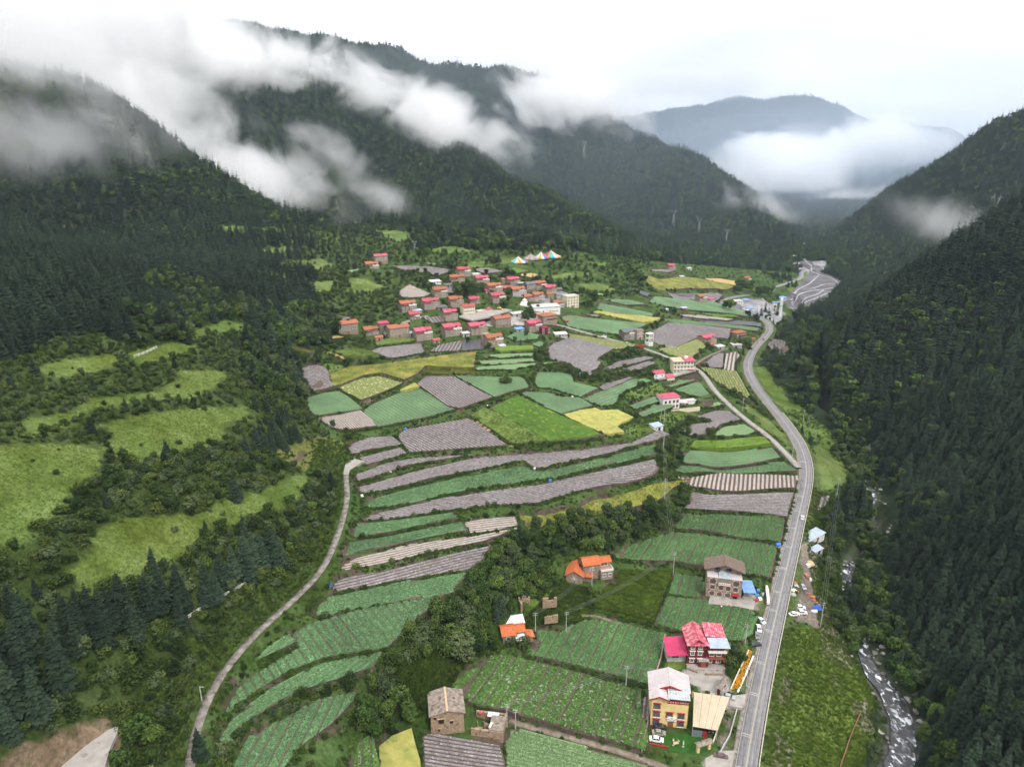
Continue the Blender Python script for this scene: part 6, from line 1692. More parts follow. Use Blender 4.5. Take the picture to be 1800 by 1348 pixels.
mb = MB(); mb.box(0, 5.8, .3, .5, 4.4, 5.4).box(5.6, 5.8, .5, 4.2, 4.6, 5.4); mb.build('parapet', BM['frame'], r)
window(r, 2.8, 4.2, 5.8, 3.2, 1.5); window(r, 1.6, .5, 2.4, 1.2, 1.3); window(r, 4.2, .5, 2.4, 1.2, 1.3); window(r, -3.6, 2.5, 5.2, 1.6, 1.4)
for u in (2.5, 6.0): window(r, 5.8, u, 2.2, 1.0, 1.2, 'r', 'frame', .1)
window(r, 5.8, 6.2, 5.6, 1.0, 1.2, 'r', 'frame', .1)
r, W = hero('orange_barn', (998,1018), (1018,1027), "low orange-tiled stone barn with a white cross mark, left of the taller farmhouse", 'barn')
r.rotation_euler.z = math.radians(-12); NOBUILD.append((r.location.x, r.location.y + 3, 9))
mb = MB(); mb.box(-3.4, 4.0, 0, 9, -1.5, 4.0).gable(-3.4, 4.0, 0, 9, 4.0, 6.2, 'y'); walls(r, mb, BM['stone'])
pitched(r, -3.4, 4.0, 0, 9, 4.0, 2.2, BM['orange2'], 'y', .6, trim=BM['orange2'])
mb = MB()
for a in (0, 60, 120): mb.tube((.3 - 1.5*math.cos(math.radians(a)), -.03, 2.4 - 1.6*math.sin(math.radians(a))), (.3 + 1.5*math.cos(math.radians(a)), -.03, 2.4 + 1.6*math.sin(math.radians(a))), .1, n=4)
mb.build('white_mark', BM['frame'], r)
mb = MB(); mb.slab([(1.6, 5.5, 6.0), (3.2, 5.5, 5.2), (3.2, 7.0, 5.2), (1.6, 7.0, 6.0)], .08); mb.build('solar_heater', BM['solar'], r)
mb = MB(); mb.box(4.05, 8.0, 2.5, 6.5, -1.5, 2.8); walls(r, mb, BM['stone'], 'link_wall')
mb = MB(); mb.slab([(3.8, 1.6, 2.9), (8.4, 1.6, 2.9), (8.4, 6.8, 3.9), (3.8, 6.8, 3.9)], .16); mb.build('link_roof', BM['orange2'], r)
# small orange house by the trees
r, W = hero('orange_cottage', (884,1131), (924,1132), "small orange-tiled cottage with a metal back roof at the edge of the dark trees")
w2 = W/2; NOBUILD.append((r.location.x, r.location.y + 3, 9))
mb = MB(); mb.box(-w2, .4, 0, 6.5, -1.5, 4.6).gable(-w2, .4, 0, 6.5, 4.6, 6.2, 'x').box(.4, w2, 1.8, 6.5, -1.5, 4.2).gable(.4, w2, 1.8, 6.5, 4.2, 5.6, 'x'); walls(r, mb, BM['darkstone'])
pitched(r, -w2, .4, 0, 6.5, 4.6, 1.6, BM['orange2'], 'x', .5, trim=BM['orange2']); pitched(r, .6, w2, 1.8, 6.5, 4.2, 1.4, BM['orange2'], 'x', .45, trim=BM['orange2'])
mb = MB(); mb.slab([(.5, -1.6, 2.6), (w2 - .2, -1.6, 2.6), (w2 - .2, 1.9, 3.2), (.5, 1.9, 3.2)], .12); mb.build('porch_roof', BM['zinc'], r)
mb = MB(); mb.box(-w2 + .6, w2 + .6, 7.2, 11, -1.5, 3.6); walls(r, mb, BM['grey'], 'back_wall')
mb = MB(); mb.slab([(-w2 + .2, 6.9, 3.9), (w2 + 1.4, 6.9, 3.9), (w2 + 1.4, 11.4, 4.9), (-w2 + .2, 11.4, 4.9)], .14); mb.build('back_roof', BM['zinc'], r)
window(r, -w2 + 2.0, 0, 3.2, 1.3, 1.2); window(r, -w2 + 2.0, 0, .9, 1.3, 1.1); window(r, .4 + (w2-.4)/2, 1.8, 1.2, 1.4, 1.3)
mb = MB(); mb.box(w2 + .5, w2 + 3.2, .3, 4.2, -1.5, 2.4); walls(r, mb, BM['mudwall'], 'shed_wall')
mb = MB(); mb.slab([(w2 + .2, -.2, 2.9), (w2 + 3.7, -.2, 2.2), (w2 + 3.7, 4.6, 2.2), (w2 + .2, 4.6, 2.9)], .14); mb.build('shed_roof', BM['orange2'], r)
# old stone farmhouse, half ruined, and its roofless annex
r, W = hero('old_farmhouse', (757,1281), (817,1287), "old tan mud-stone farmhouse with a weathered earthen roof and small dark openings")
w2 = W/2; D = 10; Hh = 8.0; NOBUILD.append((r.location.x, r.location.y + 4, 12))
mb = MB(); mb.box(-w2, w2, 0, D, -1.5, Hh, top=.25).gable(-w2 + .25, w2 - .25, .25, D - .25, Hh, Hh + 1.4, 'y'); walls(r, mb, BM['mudwall'])
mb = MB(); mb.slab([(-w2 - .4, -.5, Hh + .1), (0, -.5, Hh + 1.65), (0, D + .5, Hh + 1.75), (-w2 - .4, D + .5, Hh + .2)], .28); mb.build('roof', BM['oldroof'], r)
mb = MB(); mb.slab([(.05, -.3, Hh + 1.45), (w2 + .4, -.3, Hh - .1), (w2 + .4, D + .4, Hh + .0), (.05, D + .4, Hh + 1.55)], .28); o = mb.build('roof', BM['oldroof'], r)
for i in range(1, 6):
    u = i / 6; za = Hh + 1.45 - 1.55 * u + .06
    mb = MB(); mb.slab([(w2*u - .05, -.3, za), (w2*u + .05, -.3, za - .02), (w2*u + .05, D + .4, za + .08), (w2*u - .05, D + .4, za + .1)], .1); mb.build('roof_batten', BM['wood'], o)
mb = MB(); mb.slab([(-.35, -.5, Hh + 1.72), (.35, -.5, Hh + 1.72), (.35, D + .4, Hh + 1.82), (-.35, D + .4, Hh + 1.82)], .2); mb.build('ridge', BM['tanpile'], o)
for u, zc, w, h in ((-w2 + W*.14, 6.8, .9, .8), (-w2 + W*.32, 5.3, 1.7, 1.5), (-w2 + W*.62, 4.6, 1.0, .9), (-w2 + W*.24, 2.0, .8, .8)):
    mb = MB(); mb.box(u - w/2, u + w/2, -.06, .3, zc - h/2, zc + h/2); o = mb.build('opening', BM['dark'], r)
    mb = MB(); mb.tube((u - w*.9, .05, zc - h*.8), (u - w*.55, -.02, zc - h*.2), .12, n=4).tube((u + w*.9, .05, zc - h*.8), (u + w*.55, -.02, zc - h*.2), .12, n=4).box(u - w*.8, u + w*.8, -.05, .2, zc + h*.55, zc + h*.75); mb.build('lime_mark', BM['tanpile'], o)
for u in (.35, .65):
    mb = MB(); mb.box(w2 - .3, w2 + .05, D*u - .4, D*u + .4, 5.0, 6.0); mb.build('opening', BM['dark'], r)
r, W = hero('roofless_annex', (828,1296), (884,1310), "roofless mud-walled annex with a flat earthen store room beside the old farmhouse", 'ruin')
w2 = W/2; NOBUILD.append((r.location.x, r.location.y + 4, 10))
mb = MB(); mb.box(-w2, w2, 0, .7, -1.5, 2.6).box(-w2, w2, 8.3, 9, -1.5, 2.0).box(w2 - .7, w2, .7, 8.3, -1.5, 2.8); walls(r, mb, BM['mudwall'])
mb = MB(); mb.box(.8, w2 - .75, .75, 6.2, -1.5, 2.5); walls(r, mb, BM['mudwall'], 'store_wall')
mb = MB(); mb.box(.5, w2 - .2, .3, 6.6, 2.65, 2.95); mb.build('roof', BM['oldroof'], r)
mb = MB(); mb.box(-1.6, .2, 3.2, 3.5, -1, 2.2).box(-w2 + 1, -w2 + 3, 2.0, 2.6, -1, 1.2); mb.build('broken_wall', BM['mudwall'], r)
for i, (a, b, c, d) in enumerate([(-3, 2, -1, 5), (-4, 4, -1.5, 2.2), (-2.6, 6, .2, 4.8), (-4.6, 6.2, -3.2, 2.6)]):
    mb = MB(); mb.tube((a, b, .2 + .1*i), (c, d, .7), .12); mb.build('fallen_beam', BM['wood'], r)
mb = MB(); mb.slab([(-1.2, 6.9, 1.9), (2.6, 6.9, 1.9), (2.6, 8.6, 2.3), (-1.2, 8.6, 2.3)], .1); mb.build('loose_sheet', BM['zinc'], r)
mb = MB(); mb.slab([(.3, 1.2, 2.99), (1.0, 1.2, 2.99), (1.4, 3.4, 3.0), (.7, 3.4, 3.0)], .03); mb.build('white_board', BM['frame'], r)
mb = MB(); mb.box(-4.0, -2.9, 7.2, 8.0, 2.05, 2.5); mb.build('pink_bundle', BM['pinkcloth'], r)
# broken walls of a ruined house
r, W = hero('ruined_walls', (918,1077), (930,1080), "broken roofless stone walls overgrown with bushes above the orange cottage", 'ruin')
def jag(mb, x0, x1, y0, y1, h, seed):
    q = random.Random(seed); n = 5
    ax = 'x' if x1 - x0 > y1 - y0 else 'y'
    for i in range(n):
        hh = h * q.uniform(.55, 1.05)
        if ax == 'x': mb.box(x0 + (x1-x0)*i/n, x0 + (x1-x0)*(i+1)/n, y0, y1, -1.5, hh, top=0)
        else: mb.box(x0, x1, y0 + (y1-y0)*i/n, y0 + (y1-y0)*(i+1)/n, -1.5, hh, top=0)
for i, a in enumerate([(-2, -1.3, 0, 6, 5), (-1.25, 3, 5.6, 6.2, 4.5), (8, 14, 4, 4.7, 3.2), (6.5, 12, -6, -5.4, 2.4)]):
    mb = MB(); jag(mb, *a, i); mb.build('wall_stump', BM['mudwall'], r)
NOBUILD.append((r.location.x + 2, r.location.y + 3, 5))
# pink-roofed white house and three-storey guest house by the lane
r, W = hero('white_house', (1171,713), (1188,717), "white two-storey house with a dull pink hipped roof beside terraced cabbage plots")
k = W / 10.0; w2 = 6.6; r.rotation_euler.z = math.radians(18); NOBUILD.append((r.location.x + 8, r.location.y + 3, 15))
mb = MB(); mb.box(-w2, w2, 0, 9, -1.5, 8.6); walls(r, mb, BM['white'])
mb = MB(); mb.add([(-w2-.8,-.8,8.6),(w2+.8,-.8,8.6),(w2+.8,9.8,8.6),(-w2-.8,9.8,8.6),(-w2*.4,4.5,10.4),(w2*.4,4.5,10.4)], [(0,1,5,4),(1,2,5),(2,3,4,5),(3,0,4),(0,3,2,1)]); mb.build('roof', BM['pink'], r)
for zc in (2.0, 5.4):
    for u in (-4.4, -1.2, 2.0, 4.8): window(r, u, 0, zc, 1.2, 1.6, 'f', 'woodr', 0)
    for u in (2.5, 6.5): window(r, w2, u, zc, 1.2, 1.4, 'r', 'woodr', 0)
mb = MB(); mb.slab([(w2 + .05, 1, 3.6), (w2 + 8, 0.2, 2.8), (w2 + 8, 7.5, 3.2), (w2 + .05, 8, 4.2)], .15); mb.build('lean_to_roof', BM['offwhite'], r)
mb = MB(); mb.box(w2 + 4, w2 + 16, 4.5, 8.5, -1.5, 2.6); walls(r, mb, BM['white'], 'wing_wall')
mb = MB(); mb.box(w2 + 3.8, w2 + 16.3, 4.2, 8.8, 2.62, 2.85); mb.build('wing_roof', BM['offwhite'], r)
mb = MB(); mb.box(-w2, w2 + 14, -4.2, -3.9, -2, 1.0); mb.build('terrace_wall', BM['creamw'], r)
door(r, w2 + 9, 4.5, 0, 2, 2.1, BM['redtrim'])
x, y, z, t = spot(1163, 712)
VH(1162,712,14,'hut','orange','stone',"small orange-roofed outhouse left of the white pink-roofed house",name='outhouse',fl=1,cat='outhouse',group=None)
r, W = hero('guest_house', (1187,660), (1214,656), "three-storey cream guest house with rows of windows and a part pink, part tan roof")
r.rotation_euler.z = math.radians(6); w2 = 8.2; NOBUILD.append((r.location.x, r.location.y + 4, 12)); NOBUILD.append((r.location.x - 12, r.location.y + 4, 8))
mb = MB(); mb.box(-w2, w2, 0, 8, -1.5, 9.4); walls(r, mb, BM['creamw'])
mb = MB(); mb.slab([(-w2-.8, -1.2, 9.7), (0.2, -1.2, 9.7), (.2, 8.6, 10.7), (-w2-.8, 8.6, 10.7)], .2); mb.build('tan_roof', BM['canopy'], r)
mb = MB(); mb.slab([(.3, -1.2, 9.9), (w2+.9, -1.2, 9.9), (w2+.9, 8.6, 11.2), (.3, 8.6, 11.2)], .2); mb.build('roof', BM['pink'], r)
mb = MB(); mb.box(1.5, 4.5, 3.5, 6, 10.6, 12.4); mb.build('water_tank', BM['zinc'], r)
for zc in (1.7, 4.8, 7.8):
    for u in (-6.8, -4.1, -1.4, 1.3, 4.0, 6.7): window(r, u, 0, zc, 1.3, 1.6, 'f', 'frame', 0)
    for u in (2.2, 5.8): window(r, w2, u, zc, 1.2, 1.4, 'r', 'frame', 0)
for zc in (3.2, 6.3): mb = MB(); mb.box(-w2 - .2, w2 + .2, -.5, -.02, zc - .12, zc + .12); mb.build('storey_band', BM['frame'], r)
mb = MB(); mb.slab([(3.5, -2.2, 2.8), (w2, -2.2, 2.8), (w2, .05, 3.1), (3.5, .05, 3.1)], .14); mb.build('porch_roof', BM['magenta'], r)
r, W = hero('guest_house_annex', (1152,661), (1166,662), "low white annex with pink roof left of the cream guest house", 'house')
r.rotation_euler.z = math.radians(18)
mb = MB(); mb.box(-4.6, 4.6, 0, 7, -1.5, 5.6).gable(-4.6, 4.6, 0, 7, 5.6, 7.0, 'x'); walls(r, mb, BM['white']); pitched(r, -4.6, 4.6, 0, 7, 5.6, 1.4, BM['pink'], 'x', .5, trim=BM['pink'])
for u in (-2.6, 2.4): window(r, u, 0, 3.6, 1.1, 1.2); window(r, u, 0, 1.2, 1.1, 1.1)
mb = MB(); mb.box(5.2, 11.5, -3.5, 2, -1.5, 2.4); walls(r, mb, BM['creamw'], 'porch_wall'); mb = MB(); mb.slab([(4.8, -4, 2.7), (12, -4, 2.7), (12, 2.4, 3.5), (4.8, 2.4, 3.5)], .14); mb.build('porch_roof', BM['pink'], r)
# white stone tower by the lane
r, W = hero('white_tower', (1138,608), (1150,608), "white square tower with open upper storeys beside the village lane", 'tower')
NOBUILD.append((*r.location.xy, 6))
mb = MB(); mb.box(-2.8, 2.8, 0, 4.6, -1.5, 3.0)
for a in (-2.8, 2.2):
    for b in (0, 4.0): mb.box(a, a + .6, b, b + .6, 3.0, 10.8)
mb.box(-2.8, 2.8, 0, 4.6, 6.6, 7.0).box(-3.0, 3.0, -.2, 4.8, 10.8, 11.2); walls(r, mb, BM['white'])
for zc in (4.8, 8.8):
    mb = MB(); mb.box(-1.2, 1.2, .3, .5, zc - 1.2, zc + 1.2); mb.build('screen', BM['grey'], r)
# huts on the right verge and the little white hut in the fields
def simple_hut(name, pxL, pxR, d, h, roofm, wallm, label, doorm='woodr', cat='hut'):
    r, W = hero(name, pxL, pxR, label, cat); w2 = W/2; NOBUILD.append((r.location.x, r.location.y + d/2, max(w2, d) + 1))
    mb = MB(); mb.box(-w2, w2, 0, d, -1.5, h); walls(r, mb, BM[wallm])
    mb = MB(); mb.slab([(-w2-.4, -.5, h + .15), (w2+.4, -.5, h + .15), (w2+.4, d+.4, h + .75), (-w2-.4, d+.4, h + .75)], .14); o = mb.build('roof', BM[roofm], r)
    n = max(3, int(W / 1.2))
    for i in range(1, n):
        u = -w2 + W * i / n; mb = MB(); mb.slab([(u-.05, -.5, h+.22), (u+.05, -.5, h+.22), (u+.05, d+.4, h+.82), (u-.05, d+.4, h+.82)], .08); mb.build('roof_rib', BM['zinc'], o)
    door(r, w2*.15, 0, 0, min(1.6, W*.3), h*.75, BM[doorm]); window(r, -w2*.55, 0, h*.6, .9, .8)
    return r
simple_hut('roadside_cabin', (1421,955), (1447,957), 5, 3.0, 'paleblue', 'white', "white cabin with a blue and pale striped roof beside the parapet", cat='cabin')
simple_hut('small_hut', (1432,974), (1445,974), 3, 2.4, 'paleblue', 'grey', "small blue-roofed hut below the striped-roof cabin", 'dark')
simple_hut('field_hut', (1150,757), (1165,760), 5, 3.2, 'paleblue', 'white', "little white hut with a pale blue roof at the field corner", 'dark')

# ------------------------------------------------------------------ walls, gates, gardens around the roadside houses
def wall_line(px, h, th, m, name, label, cat='wall'):
    P = cast(px)[:, :2]; mb = MB()
    for a, b in zip(P[:-1], P[1:]):
        d = b - a; L = np.linalg.norm(d); d /= L; e = np.array([-d[1], d[0]]) * th / 2
        n = max(1, int(L / 4))
        for i in range(n):
            p, q = a + d * L * i / n, a + d * L * (i + 1) / n
            z = max(float(H(*p)), float(H(*q))) + h
            mb.slab([(p[0]-e[0], p[1]-e[1], z), (q[0]-e[0], q[1]-e[1], z), (q[0]+e[0], q[1]+e[1], z), (p[0]+e[0], p[1]+e[1], z)][::1], h + 1.5)
    o = mb.build(name, m); tag(o, label, cat); return o
wall_line([(1279,1240),(1216,1224)], 2.2, .3, BM['yellow'], 'garden_wall', "yellow wall between the canopy and the red house's yard")
wall_line([(1276,1242),(1253,1308)], 1.2, .25, BM['creamw'], 'garden_wall', "pale wall along the right side of the turf garden")
wall_line([(1169,1118),(1161,1160),(1147,1203)], 1.0, .5, BM['stone'], 'field_wall', "rough stone wall between the cabbage field and the red house")
wall_line([(1140,1222),(1139,1268),(1128,1322)], .8, .4, BM['darkstone'], 'field_wall', "dark low wall left of the yellow house's garden")
wall_line([(1316,1143),(1284,1214)], 1.1, .3, BM['creamw'], 'garden_wall', "pale wall along the orange flower bed")
wall_line([(1325,1150),(1297,1215)], .5, .6, BM['white'], 'kerb_wall', "low white kerb wall on the roadside of the flower bed")
wall_line([(1300,1228),(1283,1290),(1266,1322)], .5, .35, BM['grey'], 'kerb_wall', "low grey kerb wall along the gravel strip beside the road")
wall_line([(1206,1175),(1226,1182)], 1.0, .4, BM['stone'], 'yard_wall', "short stone wall left of the red house's steps")
wall_line([(1240,1185),(1272,1186)], 1.0, .4, BM['stone'], 'yard_wall', "short stone wall right of the red house's steps")
p1 = cast([(1141,1285),(1200,1287),(1255,1300),(1252,1316),(1225,1325),(1180,1318),(1140,1306)])
mb = MB(); zz = yel.location.z + .06; P = [(p[0], p[1], zz) for p in p1]
a = sum(P[i][0]*P[(i+1) % 7][1] - P[(i+1) % 7][0]*P[i][1] for i in range(7)); mb.slab(P if a > 0 else P[::-1], .5); o = mb.build('turf_lawn', BM['lawn']); o['kind'] = 'structure'
def gate(px, py, label, m, w=4.5, rz=0.4, roof='oldroof'):
    x, y, z, t = spot(px, py); r = empty('gateway', (x, y, z), rz, label, 'gateway')
    for s in (-1, 1): mb = MB(); mb.box(s*w/2 - .45, s*w/2 + .45, -.45, .45, -1, 3.0); mb.build('pillar', m, r)
    mb = MB(); mb.slab([(-w/2-.9, -1.1, 3.15), (w/2+.9, -1.1, 3.15), (w/2+.9, 0, 3.7), (-w/2-.9, 0, 3.7)], .2).slab([(-w/2-.9, 0, 3.7), (w/2+.9, 0, 3.7), (w/2+.9, 1.1, 3.15), (-w/2-.9, 1.1, 3.15)], .2); mb.build('roof', BM[roof], r)
    mb = MB(); mb.box(-w/2 + .5, w/2 - .5, -.1, .1, 2.5, 3.0); mb.build('lintel', m, r)
    NOBUILD.append((x, y, 3))
gate(1236,1318,"yellow gateway with a grey tiled cap at the corner of the turf garden",BM['yellow'],w=4.2,rz=.35)
gate(1268,1213,"dark red gateway with a grey cap beside the white-topped driveway",BM['maroon'],w=6.0,rz=.95)
# garden furniture
x, y, z, t = spot(1188, 1306); z = zz
r = empty('garden_table', (x, y, z), .3, "low wooden garden table on the bright turf lawn", 'table')
mb = MB(); mb.box(-.9,.9,-.5,.5,.62,.72); mb.build('tabletop', BM['tanpile'], r)
for a in (-.8,.8):
    for b in (-.42,.42): mb = MB(); mb.box(a-.05,a+.05,b-.05,b+.05,0,.62); mb.build('leg', BM['wood'], r)
for i, (a, b) in enumerate([(1184,1301),(1193,1302),(1183,1309)]):
    x, y, _, t = spot(a, b)
    r = empty('garden_chair', (x, y, zz), i*1.7, ["pale garden chair behind the table on the turf","pale garden chair right of the table on the turf","pale garden chair in front of the table on the turf"][i], 'chair', 'chairs round the garden table')
    mb = MB(); mb.box(-.28,.28,-.28,.28,.42,.5); mb.build('seat', BM['canopy'], r); mb = MB(); mb.box(-.28,.28,.22,.3,.5,1.05); mb.build('backrest', BM['canopy'], r)
    for a_ in (-.24,.24):
        for b_ in (-.24,.24): mb = MB(); mb.box(a_-.03,a_+.03,b_-.03,b_+.03,0,.42); mb.build('leg', BM['wood'], r)
x, y, _, t = spot(1201, 1310); r = empty('parasol_stand', (x, y, zz), 0, "folded white parasol on a stand on the turf lawn", 'parasol')
mb = MB(); mb.tube((0,0,0),(0,0,2.4),.05); mb.build('pole', BM['wood'], r); mb = MB(); mb.tube((0,0,1.0),(0,0,2.5),.24,.06,8); mb.build('folded_cloth', BM['frame'], r); mb = MB(); mb.tube((0,0,0),(0,0,.12),.35,n=10); mb.build('base', BM['grey'], r)
x, y, _, t = spot(1158, 1308); mb = MB(); mb.box(-3.2,3.2,-.25,.25,-.3,.55); o = mb.build('red_bench', BM['redtrim'], None, (x, y, zz), -.25); tag(o, "long low red bench in front of the white car on the turf", 'bench')
# marigold bed
FL = cast([(1316,1140),(1321,1142),(1303,1205),(1284,1214),(1288,1203)])[:, :2]
_q = rng.uniform(FL.min(0), FL.max(0), (9000, 2)); FLOWERS = _q[inside(FL, _q[:, 0], _q[:, 1])][:2600]
# ------------------------------------------------------------------ vehicles
def car_parts(body, L=4.5, W=1.8, Hc=1.48, van=False):
    hood = L * (.22 if not van else .10); tr = L * (.16 if not van else .03)
    b = MB(); y0, y1 = -L/2, L/2
    zf = .78 if not van else 1.0
    S = [(-L/2, .35, .62), (-L/2 + .05, .25, .80), (-L/2 + hood, .22, zf + .12), (L/2 - tr, .22, zf + .16), (L/2 - .05, .25, .92), (L/2, .38, .7)]
    n = len(S); V = []; Fs = []
    for i, (u, lo, hi) in enumerate(S):
        w = W/2 * (.86 if i in (0, n-1) else .96 if i in (1, n-2) else 1.0)
        V += [(u, -w, lo), (u, -w, (lo+hi)/2), (u, -w*.93, hi), (u, w*.93, hi), (u, w, (lo+hi)/2), (u, w, lo)]
    for i in range(n-1):
        for j in range(6): Fs.append((i*6+j, i*6+(j+1) % 6, (i+1)*6+(j+1) % 6, (i+1)*6+j)[::-1])
    Fs += [tuple(range(6)), tuple((n-1)*6 + j for j in reversed(range(6)))]
    b.add(V, Fs)
    c = MB(); u0, u1 = -L/2 + hood, L/2 - tr; r0, r1 = u0 + (L*.15 if not van else L*.05), u1 - (L*.14 if not van else L*.02)
    w0, w1 = W/2*.92, W/2*.74; z0, z1 = zf + .10, Hc if not van else 1.85
    Vc = [(u0,-w0,z0),(u1,-w0,z0+.03),(u1,w0,z0+.03),(u0,w0,z0),(r0,-w1,z1-.03),(r1,-w1,z1-.03),(r1,w1,z1-.03),(r0,w1,z1-.03)]
    c.add(Vc, [(0,1,5,4),(1,2,6,5),(2,3,7,6),(3,0,4,7)])
    rf = MB(); rf.slab([(r0-.04,-w1-.02,z1),(r1+.04,-w1-.02,z1),(r1+.04,w1+.02,z1),(r0-.04,w1+.02,z1)], .06)
    # pillars
    for a_, b_ in ((0,4),(1,5),(2,6),(3,7)): rf.tube(Vc[a_], Vc[b_], .055, n=4)
    for s in (-1, 1):
        m_ = ((u0+u1)/2, s*w0, z0+.02); k_ = ((r0+r1)/2, s*w1, z1-.03); rf.tube(m_, k_, .05, n=4)
    wh = MB(); wh.tube((0,-.11,0),(0,.11,0),.33,n=12); rm = MB(); rm.tube((0,-.12,0),(0,.12,0),.19,n=8)
    def me(mb, nm, m):
        q_ = bpy.data.meshes.new(nm); q_.from_pydata(mb.v, [], mb.f); q_.materials.append(m); q_.update(); return q_
    hl = MB(); hl.box(-.05,.05,-.2,.2,-.08,.08)
    return dict(body=me(b,'body',body), glass=me(c,'windows',BM['glass']), roof=me(rf,'roof',body), wheel=me(wh,'tyre',BM['tyre']), rim=me(rm,'rim',BM['rim']), head=me(hl,'headlight',BM['lamp']), tail=me(hl,'tail_light',BM['tail']), L=L, W=W)
_cars = {}
def car(px, py, rz, paint, label, van=False, L=4.5, zoff=None, group='parked cars', on=None):
    key = (paint, van, L)
    if key not in _cars: _cars[key] = car_parts(BM[paint], L, 1.85, 1.5, van)
    k = _cars[key]; x, y, z, t = spot(px, py)
    if zoff is not None: z = zoff
    r = empty('car' if not van else 'van', (x, y, z), math.radians(rz), label, 'car' if not van else 'van', group)
    link('body', k['body'], r); link('windows', k['glass'], r); link('roof', k['roof'], r)
    for a in (-.32, .30):
        for s in (-1, 1):
            w = link('wheel', k['wheel'], r); w.location = (k['L']*a, s*(k['W']/2 - .12), .33); link('rim', k['rim'], w)
    for s in (-1, 1):
        h = link('headlight', k['head'], r); h.location = (-k['L']/2 + .04, s*.6, .64); h = link('tail_light', k['tail'], r); h.location = (k['L']/2 - .03, s*.62, .76)
    return r
car(1410,914,250,'carwhite',"white car driving along the grey road",group=None,zoff=float(ROAD[((ROAD[:,0]-spot(1410,914)[0])**2+(ROAD[:,1]-spot(1410,914)[1])**2).argmin(),2])+.02)
car(1338,1089,112,'carwhite',"white car foremost in the roadside line nearest the stone house")
car(1334,1103,78,'carwhite',"white car second in the roadside line below the stone house",L=4.8)
car(1331,1115,80,'cargrey',"dark grey car in the roadside line behind two white cars")
car(1328,1131,12,'carblack',"black car parked across the verge beside the road")
car(1406,1069,170,'carwhite',"white car rearmost of the three on the dirt yard")
car(1409,1077,172,'carwhite',"white car in the middle of the three on the dirt yard")
car(1395,1084,190,'carwhite',"white car nearest the parapet on the dirt yard")
car(1411,1035,95,'carsilver',"silver car alone on the dirt track by the rubble",L=4.2)
car(1280,1226,160,'carsilver',"silver car on the concrete driveway below the red gateway",L=4.8)
car(1154,1298,168,'carwhite',"white car on the turf in front of the yellow house",L=4.7,zoff=zz)
car(1158,1287,172,'cargold',"champagne car on the turf behind the white one",zoff=zz)
car(1160,1277,176,'carblack',"black car tucked against the yellow house's front",zoff=zz)
car(1267,1330,166,'carbrown',"dark brown car on the forecourt by the yellow gateway",L=4.7)
car(1249,1281,80,'carblack',"dark van under the beige canopy's right edge",van=True,group=None,zoff=zz)
car(1062,592,160,'carwhite',"white car on the village lane beside the cabbage field")
car(1102,604,165,'carwhite',"white car parked by the dark-roofed house on the lane")
car(1205,660,170,'carwhite',"white car parked in front of the cream guest house",L=4.7)
car(904,573,20,'carsilver',"silver car beside the orange block house in the village")
car(1342,597,70,'carred',"red motorcycle on the road below the bend, shaped as a small car",L=3.2,group=None,zoff=float(ROAD[((ROAD[:,0]-spot(1342,597)[0])**2+(ROAD[:,1]-spot(1342,597)[1])**2).argmin(),2])+.02)  # a shortened car body stands in for a red motorcycle
# red lorry by the lane
x, y, z, t = spot(1122, 611)
r = empty('lorry', (x, y, z), math.radians(163), "dark red open lorry standing on the lane below the dark-roofed house", 'lorry')
mb = MB(); mb.box(-5.2,-3.2,-1.2,1.2,.6,2.9,top=.12); mb.build('cab', BM['carred'], r)
mb = MB(); mb.box(-3.0,5.0,-1.25,-1.1,1.1,2.3).box(-3.0,5.0,1.1,1.25,1.1,2.3).box(-3.0,5.0,-1.1,1.1,.95,1.1).box(4.85,5.0,-1.1,1.1,1.1,2.3); mb.build('bed', BM['carred'], r)
mb = MB(); mb.box(-5.24,-5.19,-1.0,1.0,1.7,2.6); mb.build('windscreen', BM['glass'], r)
for a in (-4.2, 2.2, 3.6):
    for s in (-1, 1): mb = MB(); mb.tube((a, s*1.05-.15, .5), (a, s*1.05+.15, .5), .5, n=12); mb.build('wheel', BM['tyre'], r)

# ------------------------------------------------------------------ things in the yards
x, y, z, t = spot(1413, 983)
heap(1423,990,2.6,1.4,BM['tanpile'],'sand_heap',"tan sand heap beside the parapet below the small hut",'sand heap',seed=8)
def box_thing(name, px, py, s, m, label, cat, rz=0.0, group=None, top=.04):
    x, y, z, t = spot(px, py); mb = MB(); mb.box(-s[0]/2, s[0]/2, -s[1]/2, s[1]/2, -.2, s[2], top=top); o = mb.build(name, m, None, (x, y, z), rz); tag(o, label, cat, group); return o
box_thing('crate_stack',1420,996,(2.0,1.6,1.2),BM['frame'],"white stack of boards just below the sand heap",'stack',.4)
box_thing('brick_pile',1417,1014,(1.8,3.0,1.3),BM['brickp'],"reddish brick pile beside the dirt track",'brick pile',.2)
box_thing('board_stack',1423,1018,(1.2,2.2,1.0),BM['frame'],"white board stack right of the brick pile",'stack',.2)
for i, (a, b) in enumerate([(1420,1043),(1424,1049),(1429,1054),(1433,1058),(1437,1062)]):
    box_thing('pallet',a,b,(2.4,1.0,.5),BM['brickp'] if i != 1 else BM['rust'],"brownish plank stack in the row along the slope edge",'plank stack',-.5,'plank stacks along the slope edge')
box_thing('orange_barrier',1427,1050,(2.8,1.1,.9),BM['orangep'],"orange plastic barrier lying on the dirt yard",'barrier',-.35)
mb = MB(); x, y, z, t = spot(1434, 1068)
V = [(-2.8,-1.2,-.3),(2.6,-1.4,-.3),(3.0,1.3,-.3),(-2.4,1.5,-.3),(-1.9,-.5,1.3),(.2,-.4,.9),(1.9,-.3,1.5),(1.8,.6,1.2),(-.4,.7,1.0),(-1.7,.7,1.2)]
